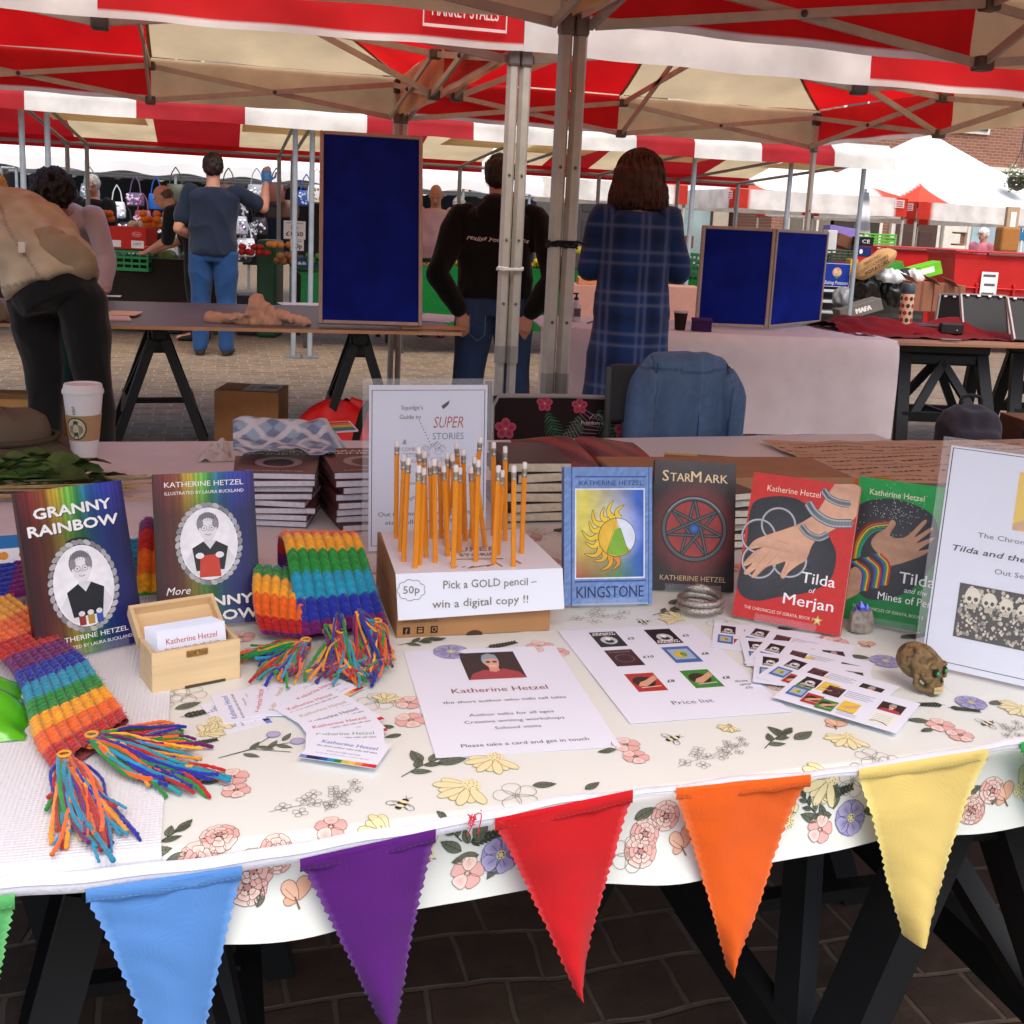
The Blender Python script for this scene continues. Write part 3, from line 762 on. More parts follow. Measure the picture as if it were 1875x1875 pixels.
m = MB(); m.box((0, 0, .03), (.11, .08, .06), S('#3a1d4e'), bev=.003); m.build('box_body', CARD, r); m = MB(); m.box((0, 0, .068), (.114, .084, .016), S('#4b2a63'), bev=.003); m.build('lid', CARD, r)
p = Pz(1258, 606, .745)
r = thing('paper_cup', 'dark paper cup with a pale rim on the pale cloth', 'cup', (p.x-.02, p.y+.06, .745)); m = MB(); m.lathe([(.03, 0), (.04, .1)], 18, S('#2c1a1c')); m.build('cup_body', CARD, r, smooth=True); m = MB(); m.lathe([(.042, .1), (.043, .108), (.038, .112)], 18, S('#c9b3ae')); m.build('lid', PLASTIC, r, smooth=True)
m = MB(); pp = [Pz(1075, 592, .747), Pz(1090, 588, .75), Pz(1110, 592, .747), Pz(1130, 590, .747)]; m.tube(catmull(pp, 16), .004, 6, S('#3a2f2f')); tag(m.build('cable', RUBBER, smooth=True), 'thin dark cable curling on the pale cloth', 'cable')
# brown boxes behind the woman on a farther counter
# on the velvet table
p = Pz(1655, 606, .745)
r = thing('drinks_bottle', 'pale bottle patterned with red and dark spots on the velvet table', 'bottle', (p.x, p.y, .742))
m = MB(); R0 = .043
m.lathe([(.001, 0), (.041, 0), (R0, .01), (R0, .235), (.04, .245)], 24, S('#cfae93'))
cv = Cv(m, lambda x, y, z: V((R0+.0006+z)*cos(x/R0), (R0+.0006+z)*sin(x/R0), y), .0003)
for a in range(8):
    for q in range(5): cv.ell((a+(q % 2)*.5)*2*pi*R0/8, .03+.046*q, .012, .014, S('#a3262a') if (a+q) % 2 else S('#3b2b2b'), 1, 14)
m.build('bottle_body', PLASTIC, r, smooth=True); m = MB(); m.lathe([(.041, .245), (.043, .25), (.043, .3), (.036, .31), (.001, .311)], 20, S('#40505a')); m.build('cap', PLASTIC, r, smooth=True)
def stand_case(px, py, label, w=.3, h=.26, rz=.0, lean=.5):
    p = Pz(px, py, .745)
    r = thing('display_case', label, 'display case', (p.x, p.y, .745), rz, 'open black display cases')
    M4 = Matrix.Rotation(pi/2-lean, 4, 'X')
    m = MB(); m.box((0, h/2, 0), (w, h, .012), S('#1d1a1b'), mat=M4, bev=.004)
    m.build('back_panel', BLACKP, r)
    m = MB()
    for a in (-1, 1): m.box((a*w/2, h/2, .004), (.012, h, .03), S('#a49a94'), mat=M4, bev=.002)
    m.box((0, h, .004), (w, .012, .03), S('#5a5050'), mat=M4, bev=.002)
    for k in range(4): m.box((-w*.36+k*w*.24, h-.01, .02), (.02, .012, .006), S('#d8d2cc'), mat=M4)
    m.build('edging', METAL, r)
    m = MB(); m.bar((0, .02, .02), (0, h*sin(lean)+.1, h*.02), .02, .02, S('#1d1a1b')); m.build('prop', BLACKP, r)
stand_case(1745, 596, 'open black display case with white clips, behind the spotted bottle', .26, .22, radians(-15), -.1)
stand_case(1805, 612, 'tilted black display case with a grey side, second from the right edge', .3, .27, radians(-15), .45)
stand_case(1900, 625, 'tilted black case cut off by the right edge', .3, .3, radians(-15), .6)
p = Pz(1740, 612, .745)
r = thing('wallet', 'black wallet standing on the right board table', 'wallet', (p.x, p.y, .742), -.25); m = MB(); m.box((0, 0, .04), (.15, .05, .075), S('#221d1f'), bev=.012); m.build('wallet_body', BLACKP, r); m = MB(); m.ball((.03, -.027, .03), .005, S('#b9b0a8')); m.build('stud', STEEL, r)
p = Pz(1700, 608, .745); m = MB(); m.box((0, 0, .018), (.22, .12, .03), S('#2a2426'), bev=.012); m.box((.02, .01, .045), (.18, .1, .02), S('#3a3032'), bev=.009); o = m.build('leather_pouch', BLACKP, loc=(p.x-.02, p.y, .742)); o.rotation_euler = (0, 0, -.2); tag(o, 'flat dark leather pouch in front of the black wallet', 'pouch')
sheet('card_strip', 'small grey card on the front edge of the velvet table', 'card', 1740, 622, .12, .04, -.2, S('#8f8480'), .745, .004)
p = Pz(1700, 570, .745)
for k, (dx, w, h) in enumerate(((-.06, .2, .25), (.16, .2, .24), (.3, .12, .23))):
    r = thing('cardboard_box', ['tall brown cardboard box behind the spotted bottle', 'middle tall brown cardboard box behind the velvet', 'right of the tall brown boxes, beside the red bin'][k], 'cardboard box', (p.x+dx, p.y+.1, .742), radians(-12))
    m = MB(); m.box((0, 0, h/2), (w-.01, .2, h), S('#8f5f49'), bev=.004); m.box((0, -.101, h/2), (.02, .002, h), S('#7a4d3b')); m.build('box_body', CARD, r)
    m = MB(); m.bar((-w/2, -.1, h), (-w/2-.06, -.12, h+.05), .003, .19, S('#9a6a52'), up=(0, 1, 0)); m.build('flap', CARD, r)

# ------------------------------------------------------------------ on the ground between the rows
def carton(name, label, x, y, rz, w, d, h, col, prints=None, flaps=False):
    r = thing(name, label, 'cardboard box', (x, y, 0), rz)
    m = MB(); m.box((0, 0, h/2), (w, d, h), col, bev=.004)
    m.box((0, 0, h+.0008), (w*.98, .05, .001), tuple(c*1.15 for c in col))
    if prints: prints(m, w, d, h)
    m.build('box_body', CARD, r)
    if flaps:
        m = MB(); m.bar((-w/2, -d/2, h), (-w/2-.02, -d/2-.12, h+.06), w*.0+.003, .003, col); m.add([(-w/2, -d/2, h), (w/2, -d/2, h), (w/2-.01, -d/2-.13, h+.05), (-w/2+.01, -d/2-.13, h+.05)], [(0, 1, 2, 3)], col); m.add([(w/2, -d/2, h), (w/2, d/2, h), (w/2+.14, d/2-.01, h+.06), (w/2+.14, -d/2+.01, h+.06)], [(0, 1, 2, 3)], tuple(c*1.1 for c in col)); m.build('flap', CARD, r, solid=.003)
    return r
def pr_smile(m, w, d, h):
    cv = Cv(m, lambda x, y, z: V(x, -d/2-z-.0004, y), .0005)
    cv.text('amazon', .02, h*.56, .05, S('#3a3128'), 1, 'C', .01); cv.line([(-.07+.2*t/10, h*.5-.03*sin(pi*t/10)) for t in range(11)], .008, S('#3a3128'), 1)
carton('cardboard_box', 'brown parcel box with a printed smile beside the bending person leg', -.98, 6.0, radians(-6), .42, .3, .33, S('#b4834f'), pr_smile)
def pr_label(m, w, d, h):
    cv = Cv(m, lambda x, y, z: V(x, y, h+.0012+z), .0005)
    cv.rect(-.03, -d/2+.03, .16, d/2-.03, S('#e6dfe0'), 1)
    for k in range(14): cv.rect(.05+.007*k, -.02, .05+.007*k+.0035, .06, INK, 2)
    cv.line([(0, -.06), (.01, .03)], .005, INK, 2)
pb = Pz(455, 815, 0)
carton('cardboard_box', 'brown cardboard box with a white address label on the ground by the red bag', .17, 6.35, radians(-14), .36, .3, .32, S('#c08a58'), pr_label)
# red bag slumped on the ground
q = Pz(590, 830, 0)
def redbag(u, v):
    a = 2*pi*u; zz = v
    rx = lerp(.42, .05, zz**1.5); ry = lerp(.28, .04, zz**1.4)
    n = noise3((cos(a)*1.6, sin(a)*1.6, zz*2), 1, 31)
    return V(.62+rx*cos(a)*(1+.25*n)-.0*zz, 5.75+ry*sin(a)*(1+.25*n), .01+.46*zz*(1-.25*zz)+.05*n*zz)
m = MB(); m.grid(redbag, 60, 26, S('#c8191c'))
rb = thing('shopping_bag', 'red shopping bag slumped on the ground under the dark table', 'bag', (.62, 5.75, 0))
for i, v in enumerate(m.v): m.v[i] = (v[0]-.62, v[1]-5.75, v[2])
m.build('bag_body', M(rough=.45, var=.08, bump=.2, bscale=12, spec=.4), rb, smooth=True, angle=70)
m = MB(); m.tube(catmull([(.02, -.27, .04), (.06, -.24, .25), (.12, -.18, .36), (.2, -.2, .25), (.24, -.25, .03)], 24), .02, 8, S('#191515'), flat=.3); m.build('strap', FABRIC, rb, smooth=True)
m = MB(); m.tube(catmull([(-.4, -.2, .06), (-.2, -.25, .18), (-.1, -.24, .05)], 16), .015, 8, S('#191515'), flat=.3); m.build('strap', FABRIC, rb, smooth=True)
# dark rucksack and open carton under the right table
q = Pz(1720, 800, 0)
m = MB(); m.box((0, 0, .2), (.36, .26, .4), S('#26222a'), bev=.12); m.box((0, -.13, .16), (.26, .1, .24), S('#2c2730'), bev=.045); rb = thing('rucksack', 'dark rucksack slumped on the ground under the velvet table', 'rucksack', (4.2, 5.35, 0), -.2)
remesh('bag_body', m, .014, FABRIC, rb, S('#25212a'), 6, .012, 8); m = MB(); m.tube(catmull([(-.06, 0, .38), (-.05, 0, .45), (.05, 0, .45), (.06, 0, .38)], 14), .012, 6, S('#1b181d')); m.build('handle', FABRIC, rb, smooth=True)
c_ = carton('cardboard_box', 'open dark carton with brown flaps at the lower right under the velvet table', 4.72, 5.25, radians(-10), .5, .36, .34, S('#5d4033'), None, True)
m = MB(); m.box((0, 0, .17), (.52, .3, .3), S('#2b2a2d'), bev=.02)
for k in range(3): m.box((0, -.152, .09+.08*k), (.42, .006, .03), S('#1a191b'))
o = m.build('plastic_crate', PLASTIC, loc=(4.62, 4.95, 0)); o.rotation_euler = (0, 0, radians(-10)); tag(o, 'black plastic crate in front of the open carton at the right', 'crate')
# ------------------------------------------------------------------ the flowered oilcloth
def yF(x): return .934+.055*(x+.186)
CZT = .7425
RB = .012
def cloth_pt(x, s, lift=0.):
    """s >= 0 runs back over the top, s < 0 hangs down in front"""
    if s >= 0:
        z = CZT+(.0014*noise3((x*6, s*6, 0), 1, 2)+.0022*abs(noise3((x*2.6+s*1.5, s*2.2, 3), 1, 9))+.0016*math.exp(-((x-.42)/.006)**2)+.0012*math.exp(-((s-.33)/.006)**2))*min(1, max(0, (s-.01)/.05))
        return V(x, yF(x)+RB+s, z+lift)
    q = -s; L = RB*pi/2
    if q < L:
        a = q/RB; return V(x, yF(x)+RB-(RB+lift)*sin(a), CZT-RB+(RB+lift)*cos(a))
    d = q-L; w = d/.09
    return V(x+.004*w*sin(x*21), yF(x)-lift-.010*w*w-.009*w*sin(x*13+1)-.004*w*sin(x*31), CZT-RB-d)
def px2xs(px, py):
    p = Pz(px, py, CZT); s = p.y-yF(p.x)-RB
    if s >= -.004: return p.x, s
    y = .93
    for _ in range(3):
        p = Py(px, py, y); y = yF(p.x)-.008
    return p.x, -(RB*pi/2+max(0, CZT-RB-p.z))
cl = MB()
X0, X1 = -.078, 1.9
def dropat(x): return .076+.015*min(1, max(0, (x-.15)/.7))+.004*sin(x*4.1+.8)+.003*sin(x*17)
srow = [1.78*(1-i/34) for i in range(35)]+[-.0022*i for i in range(1, 12)]+[-.0242-.006*i for i in range(1, 13)]
nx = 150
vs = []
for i in range(nx+1):
    x = lerp(X0, X1, i/nx)
    drop = dropat(x)
    for s in srow:
        ss = s if s > -.03 else -.0242-(-s-.0242)*(drop+.019-.0242)/(.072)
        vs.append(cloth_pt(x, ss))
ns = len(srow)
cl.add(vs, [(i*ns+j, (i+1)*ns+j, (i+1)*ns+j+1, i*ns+j+1) for i in range(nx) for j in range(ns-1)], S('#e0e5e0'))
cw = Cv(cl, lambda x, y, l: cloth_pt(x, y, .0009+l), .00012, 1)
rnd = random.Random(11)
OUT = S('#4b4640'); PK = S('#dfb1aa'); PK2 = S('#c58583'); PKL = S('#ebdcd2'); GRN = S('#68705e'); GRD = S('#3c443a'); YL = S('#e8dfb0'); PUR = S('#b0aed0'); PURD = S('#8b89ba'); BRN = S('#6a5a45')
LWD = .0006
def rot2(pts, c, a, k=1.): return [(c[0]+k*(x*cos(a)-y*sin(a)), c[1]+k*(x*sin(a)+y*cos(a))) for x, y in pts]
def petal(c, a, l, w, col, out=OUT, lay=1, cin=None, notch=0.):
    pts = []
    for i in range(14):
        t = 2*pi*i/14; r = 1-notch*max(0, cos(t))**8
        pts.append((l*.5+l*.5*cos(t)*r, w*.5*sin(t)*(1+.35*cos(t))))
    pts = rot2(pts, c, a)
    if col: cw.fan(rot2([(l*.5, 0)], c, a)[0], pts, col, lay, cin)
    if out: cw.line(pts, LWD, out, lay+1, True)
def leaf(c, a, l, w=None, col=GRN, vein=True, out=GRD, lay=1):
    w = w or l*.45
    pts = [(l*t, w*.5*sin(pi*t**.8)) for t in [i/8 for i in range(9)]]+[(l*t, -w*.5*sin(pi*t**.8)) for t in [1-i/8 for i in range(1, 8)]]
    pp = rot2(pts, c, a)
    if col: cw.fan(rot2([(l*.45, 0)], c, a)[0], pp, col, lay)
    cw.line(pp, LWD, out, lay+1, True)
    if vein:
        cw.line(rot2([(0, 0), (l*.95, 0)], c, a), LWD, out, lay+2)
        for k in (.3, .5, .7):
            for s in (-1, 1): cw.line(rot2([(l*k, 0), (l*(k+.13), s*w*.33)], c, a), LWD*.7, out, lay+2)
def rose(c, r, a=0, col=PK, light=PKL):
    for ring_, n, rr in ((0, 7, 1.), (1, 6, .72), (2, 5, .45)):
        for k in range(n):
            t = a+2*pi*k/n+ring_*.5; q = (c[0]+r*rr*.35*cos(t), c[1]+r*rr*.35*sin(t))
            petal(q, t, r*rr*.66, r*rr*.78, light if (k+ring_) % 3 else col, S('#8a6a5a'), 1+ring_*3, col, .18)
    cw.ell(c[0], c[1], r*.14, r*.14, PK2, 11, 10)
    for k in range(6): cw.ell(c[0]+r*.2*cos(k), c[1]+r*.2*sin(k), .0009, .0009, OUT, 12, 6)
def blossom(c, r, a=0, col=PK, light=PKL, n=5):
    for k in range(n):
        t = a+2*pi*k/n; petal((c[0]+r*.1*cos(t), c[1]+r*.1*sin(t)), t, r*.92, r*.85, light if k % 2 else col, S('#9a6a62'), 1+(k % 2)*2, col, .15)
    for k in range(7): cw.ell(c[0]+r*.17*cos(k*.9), c[1]+r*.17*sin(k*.9), .0008, .0008, S('#8b5a50'), 7, 6)
def pansy(c, r, a=0):
    for k in range(9): petal((c[0], c[1]), a+2*pi*k/9, r, r*.8, PUR if k % 2 else S('#a19fca'), S('#55538c'), 1+(k % 2)*2, PURD, .2)
    for k in range(9): cw.line(rot2([(r*.25, 0), (r*.7, 0)], c, a+2*pi*k/9), LWD*.8, S('#55538c'), 6)
    cw.ell(c[0], c[1], r*.22, r*.22, S('#dfd7a0'), 7, 12)
    for k in range(8): cw.ell(c[0]+r*.14*cos(k), c[1]+r*.14*sin(k), .0009, .0009, OUT, 8, 6)
def daisy(c, r, a=0, col=YL, out=S('#8f8455')):
    for k in range(8): petal(c, a-1.25+2.5*k/7, r*(.85+.15*(k % 2)), r*.3, col, out, 1+(k % 2)*2)
    q = rot2([(-r*.12, 0)], c, a)[0]
    cw.ell(q[0], q[1], r*.24, r*.3, col or S('#ece8dc'), 5, 12, a)
    for k in range(12): cw.ell(q[0]+r*.2*cos(k*2.4)*sqrt((k+1)/12), q[1]+r*.24*sin(k*2.4)*sqrt((k+1)/12), .0009, .0009, out, 6, 6)
def bee(c, r, a=0):
    for s in (-1, 1): petal(rot2([(r*.1, 0)], c, a)[0], a+s*2.0, r*.9, r*.4, None, OUT, 1)
    for k in range(5): cw.ell(*rot2([(r*(-.4+.2*k), 0)], c, a)[0], r*.13, r*(.3-.05*abs(k-2)), S('#2c2a28') if k % 2 == 0 else S('#e6dcb4'), 3+k % 2, 10, a)
    for s in (-1, 1):
        cw.line(rot2([(r*.5, 0), (r*.8, s*r*.2)], c, a), LWD, OUT, 3)
        for k in (-.2, .1): cw.line(rot2([(r*k, s*r*.25), (r*(k-.15), s*r*.55)], c, a), LWD, OUT, 3)
def butterfly(c, r, a=0):
    col = S('#dfb094'); o = S('#7a5a48')
    petal(c, a+.5, r, r*.62, col, o, 1); petal(c, a+1.5, r*.95, r*.6, S('#e6bca2'), o, 3); petal(c, a+2.5, r*.55, r*.35, col, o, 1)
    cw.line(rot2([(-r*.35, -r*.1), (r*.15, r*.1)], c, a+.9), .0016, o, 5); cw.line(rot2([(r*.1, .1*r), (r*.5, r*.5)], c, a+.9), LWD*.7, o, 5)
def spray(c, r, a=0, n=5, col=GRN):
    cw.line(rot2([(0, 0), (r*.5, r*.06), (r, 0)], c, a), .0013, GRD, 1)
    for k in range(n):
        t = .25+.7*k/(n-1); s = 1 if k % 2 else -1; q = rot2([(r*t, r*.04)], c, a)[0]
        leaf(q, a+s*(.9-.5*t), r*.42*(1.1-.3*t), None, col if k % 3 else S('#6f7c62'))
    leaf(rot2([(r, 0)], c, a)[0], a, r*.42, None, col)
def sprig(c, r, a=0):
    o = S('#8b877f')
    cw.line(rot2([(-r, 0), (-r*.3, r*.05), (r*.3, 0), (r, r*.12)], c, a), LWD, o, 1); cw.line(rot2([(-r*.2, 0), (r*.3, r*.5)], c, a), LWD, o, 1)
    for k, (x, y) in enumerate(((-.6, .1), (-.2, -.3), (.25, .05), (.3, .5), (.65, -.2), (1, .12), (.0, .3))):
        q = rot2([(r*x, r*y)], c, a)[0]
        for j in range(4): petal(q, a+j*1.57+k, r*.22, r*.16, None, o, 2)
def oflower(c, r, a=0):
    o = S('#8b877f')
    for k in range(5): petal(c, a+2*pi*k/5, r, r*.8, None, o, 1)
    for k in range(6): cw.ell(c[0]+r*.15*cos(k), c[1]+r*.15*sin(k), .0008, .0008, o, 2, 6)
def fern(c, r, a=0, col=GRD):
    cw.line(rot2([(0, 0), (r, 0)], c, a), .001, col, 1)
    for k in range(9):
        q = rot2([(r*(.1+.1*k), 0)], c, a)[0]
        for s in (-1, 1): leaf(q, a+s*.75, r*.24*(1-.05*k), r*.07, col, False, col)
def thistle(c, r, a=0):
    for d, l in ((0, 1.), (.16, .8), (-.12, .85)): cw.line(rot2([(0, 0), (r*.5*l, r*.05), (r*l, r*d*2)], c, a), .0011, GRD, 1)
    for k in range(6):
        q = rot2([(r*(.3+.11*k), r*(.06*(k % 3)-.03))], c, a)[0]; leaf(q, a+(1 if k % 2 else -1)*.8, r*.24, r*.08, GRN, False)
    for d, l in ((.32, .8), (.0, 1.02)):
        q = rot2([(r*l, r*d)], c, a)[0]; cw.ell(q[0], q[1], r*.09, r*.09, PUR, 3, 12); cw.ring(q[0], q[1], r*.09, LWD, S('#55538c'), 4, 14)
MOT = dict(rose=rose, blossom=blossom, pansy=pansy, daisy=daisy, bee=bee, butterfly=butterfly, spray=spray, sprig=sprig, oflower=oflower, leaf=lambda c, r, a: leaf(c, a, r), fern=fern, thistle=thistle)
for k, px, py, r, a in [
    ('spray', 255, 1592, .05, .9), ('leaf', 275, 1560, .025, 2.7), ('leaf', 298, 1580, .03, .2), ('rose', 362, 1552, .021, 0), ('rose', 402, 1532, .021, 1),
    ('blossom', 425, 1428, .020, .3), ('blossom', 432, 1452, .017, 1.1), ('leaf', 400, 1436, .02, 3.0), ('thistle', 400, 1392, .085, .25), ('sprig', 560, 1478, .036, .1), ('sprig', 625, 1462, .03, .9),
    ('blossom', 606, 1514, .018, .2), ('daisy', 712, 1504, .03, 3.0), ('bee', 736, 1474, .019, .9), ('rose', 506, 1546, .018, 0),
    ('daisy', 858, 1442, .038, 3.7), ('daisy', 905, 1392, .034, 4.1), ('spray', 735, 1424, .055, .55), ('leaf', 772, 1398, .03, 1.8), ('leaf', 800, 1400, .035, .1), ('oflower', 945, 1458, .024, .4), ('leaf', 975, 1440, .026, -.1), ('leaf', 1072, 1447, .022, .5),
    ('blossom', 1146, 1366, .02, .2), ('blossom', 1164, 1388, .018, .9), ('leaf', 1128, 1376, .022, 3.1), ('bee', 1232, 1354, .018, .3), ('sprig', 1285, 1392, .036, .3), ('sprig', 1345, 1372, .026, .7),
    ('spray', 1400, 1372, .05, .6), ('leaf', 1440, 1350, .03, 1.9), ('leaf', 1455, 1355, .034, .4), ('daisy', 1528, 1400, .034, 3.6), ('daisy', 1552, 1352, .03, 3.9), ('bee', 1416, 1413, .019, .5), ('butterfly', 1530, 1332, .024, 0), ('oflower', 1598, 1388, .02, 0), ('oflower', 1640, 1395, .018, 1),
    ('blossom', 1722, 1330, .021, 0), ('blossom', 1758, 1348, .019, 1), ('leaf', 1700, 1322, .028, 2.8), ('leaf', 1708, 1336, .02, 3.3), ('bee', 1808, 1326, .018, .2), ('sprig', 1855, 1340, .028, .6),
    ('pansy', 1778, 1288, .024, .3), ('fern', 1730, 1292, .045, 2.9), ('fern', 1735, 1296, .04, -.5), ('leaf', 1812, 1290, .026, .1), ('daisy', 1870, 1298, .03, 3),
    ('daisy', 1335, 1332, .016, 4), ('oflower', 690, 1286, .024, .3), ('daisy', 705, 1284, .022, 1), ('blossom', 748, 1288, .02, 0), ('blossom', 752, 1320, .022, 1), ('leaf', 722, 1332, .022, 2.9), ('leaf', 735, 1346, .02, 3.3),
    ('pansy', 826, 1196, .03, .2), ('spray', 730, 1184, .05, .2), ('blossom', 990, 1186, .024, .3), ('blossom', 1022, 1196, .018, 1), ('fern', 890, 1188, .05, .3), ('leaf', 770, 1176, .03, .3),
    ('pansy', 1622, 1212, .027, .4), ('leaf', 1592, 1206, .03, 2.6), ('butterfly', 1590, 1184, .022, .2), ('leaf', 1650, 1170, .03, .3), ('fern', 1660, 1170, .05, .2),
    ('fern', 1420, 1154, .06, .1), ('leaf', 1460, 1152, .03, 2.8), ('blossom', 1500, 1170, .022, 0), ('blossom', 1530, 1176, .022, 1), ('oflower', 1325, 1146, .026, .2), ('daisy', 1242, 1134, .032, 2.5), ('spray', 1195, 1128, .05, .3), ('bee', 1178, 1140, .016, .1), ('sprig', 1092, 1132, .05, .1), ('leaf', 1225, 1108, .035, .5),
    ('oflower', 296, 1284, .024, 0), ('oflower', 345, 1274, .022, 1), ('leaf', 320, 1300, .032, .4), ('fern', 330, 1315, .05, .3), ('daisy', 395, 1322, .03, 5.5), ('daisy', 375, 1346, .024, .6), ('fern', 330, 1370, .04, .2),
    ('blossom', 470, 1196, .024, 0), ('blossom', 440, 1168, .024, .5), ('rose', 1425, 1256, .02, 0), ('rose', 1395, 1222, .02, 0),
    ('sprig', 985, 982, .07, .3), ('sprig', 1010, 930, .07, .1), ('blossom', 965, 985, .035, .2), ('fern', 1010, 975, .07, .4), ('oflower', 985, 900, .035, 0), ('blossom', 1000, 1030, .03, 0), ('spray', 985, 1062, .06, .2), ('pansy', 1018, 1090, .03, 0), ('sprig', 570, 945, .07, .2), ('rose', 560, 900, .035, .2), ('fern', 585, 965, .07, .6), ('sprig', 1350, 990, .05, .4), ('blossom', 1345, 1040, .025, .4),
    ('fern', 930, 850, .1, .2), ('spray', 1000, 845, .1, .3), ('blossom', 1080, 835, .04, 0), ('fern', 800, 850, .1, .2),
    # on the hanging front
    ('rose', 462, 1598, .023, .2), ('rose', 452, 1626, .021, .7), ('butterfly', 540, 1646, .026, .6), ('leaf', 468, 1722, .02, 1.3), ('rose', 508, 1580, .016, 0),
    ('daisy', 782, 1572, .028, 2.4), ('pansy', 922, 1572, .025, .2), ('leaf', 880, 1552, .034, 1.5), ('leaf', 862, 1552, .018, 1.9), ('leaf', 850, 1566, .026, 2.6), ('leaf', 882, 1572, .028, 3.3), ('leaf', 928, 1598, .03, 4.1), ('leaf', 945, 1594, .026, -.3), ('spray', 850, 1548, .03, 2.2),
    ('fern', 855, 1655, .045, .2), ('fern', 800, 1662, .035, 2.9), ('blossom', 860, 1652, .02, .2),
    ('rose', 1182, 1530, .019, 0), ('rose', 1172, 1560, .021, .6), ('rose', 1222, 1498, .019, .2), ('leaf', 1165, 1506, .026, .4), ('butterfly', 1248, 1586, .026, .8), ('oflower', 1150, 1580, .02, 0),
    ('pansy', 1556, 1518, .025, .1), ('leaf', 1526, 1502, .033, 1.5), ('leaf', 1510, 1500, .018, 1.9), ('leaf', 1498, 1510, .024, 2.7), ('leaf', 1520, 1524, .028, 3.2), ('leaf', 1560, 1546, .03, 4.0), ('leaf', 1580, 1532, .026, -.1), ('spray', 1500, 1498, .03, 2.2), ('daisy', 1445, 1505, .024, 2.2), ('oflower', 1568, 1436, .02, 0),
    ('fern', 1490, 1592, .045, .2), ('fern', 1450, 1598, .035, 2.9), ('blossom', 1492, 1588, .018, 0),
    ('rose', 1785, 1500, .019, 0), ('rose', 1778, 1528, .021, .6), ('rose', 1822, 1450, .019, 0), ('leaf', 1772, 1462, .026, .4), ('butterfly', 1835, 1526, .026, .8), ('daisy', 1868, 1480, .03, .3), ('leaf', 1805, 1585, .02, 1.3)]:
    c = px2xs(px, py)
    if k in ('rose', 'blossom', 'pansy', 'butterfly'): r *= .88
    if c[1] < 0 and c[1]-r*1.1 < -dropat(c[0])-.012: c = (c[0], -dropat(c[0])-.010+r*1.15)
    MOT[k](c, r, a)
OIL = M(rough=.38, var=.02, vscale=3, bump=.02, bscale=25, spec=.4)
o = cl.build('tablecloth', [OIL, PRINT], smooth=True, angle=60, fix=False)
tag(o, 'cream oilcloth printed with flowers, bees and butterflies on the front table', 'tablecloth')

# white seersucker cloth and plain white cloth at the left
def wc(u, v):
    x = lerp(-1.0, -.072+.02*v, u)
    if v < .9: s = lerp(1.0, 0, v/.9); p = V(x, yF(x)+RB+s, CZT+.0035)
    else:
        a = (v-.9)/.1*1.9; p = V(x, yF(x)+RB-(RB+.003)*sin(min(a, 1.57)), CZT-RB+(RB+.0035)*cos(min(a, 1.57))-max(0, a-1.57)*.03)
    p.z += .0016*noise3((x*8, v*9, 0), 1, 4)
    return p
m = MB(); m.grid(wc, 40, 90, S('#e2e6ee')); SEER = M(rough=.8, var=.02, vscale=4, bump=.3, bscale=70, kind='weave', spec=.2)
tag(m.build('tablecloth', SEER, smooth=True, angle=180, fix=False), 'white textured cloth over the left end of the front table', 'tablecloth')
def wb(u, v):
    x = lerp(-1.0, .40-.1*v, u); y = lerp(2.775, 1.7, max(0, (v-.08)/.92))
    z = CZT+.0025+.0015*noise3((x*7, y*7, 0), 1, 6)
    if v < .08: z -= .3*(1-v/.08); y = 2.78+.01*sin(x*11)
    return V(x, y, z)
m = MB(); m.grid(wb, 40, 60, S('#dcd3d2')); tag(m.build('tablecloth', FABRIC, smooth=True, angle=180, fix=False), 'plain white cloth at the back left under the coffee cup', 'tablecloth')

# ------------------------------------------------------------------ bunting along the front edge
def onfront(px, py, off):
    y = .93
    for _ in range(4):
        p = Py(px, py, y); y = yF(p.x)-off
    return Py(px, py, y)
bt = thing('bunting', 'home made bunting of coloured cloth flags pinned along the front edge', 'bunting', (0, 0, 0))
top = [(-160, 1632), (0, 1606), (160, 1592), (300, 1577), (440, 1560), (560, 1540), (680, 1519), (800, 1500), (920, 1478), (1040, 1456), (1155, 1446), (1240, 1436), (1360, 1420), (1480, 1412), (1570, 1400), (1690, 1380), (1800, 1362), (1875, 1348), (1990, 1332)]
wid = [38, 36, 36, 35, 33, 32, 30, 28, 24, 18, 14, 13, 13, 13, 16, 15, 15, 20, 24]
up_ = catmull([onfront(x, y, .024) for x, y in top], 200); lo_ = catmull([onfront(x, y+w, .026) for (x, y), w in zip(top, wid)], 200)
m = MB(); vs = []
for i, (a, b_) in enumerate(zip(up_, lo_)):
    n_ = V(0, -.0012, 0)*sin(i*.37)
    vs += [a+n_, a.lerp(b_, .48)+V(0, -.0035, 0)+n_, a.lerp(b_, .52)+V(0, -.0015, 0)+n_, b_+V(0, -.003, 0)+n_]
m.add(vs, [(4*i+j, 4*i+4+j, 4*i+5+j, 4*i+1+j) for i in range(199) for j in range(3)], S('#d3d3dc')); m.build('tape', M(rough=.85, var=.04, vscale=30, bump=.2, bscale=300, spec=.2), bt, smooth=True, angle=60, fix=False, solid=.0012)
FLAGM = M(rough=.85, var=.05, vscale=7, bump=.35, bscale=420, kind='weave', spec=.15, sheen=.1, transl=.08)
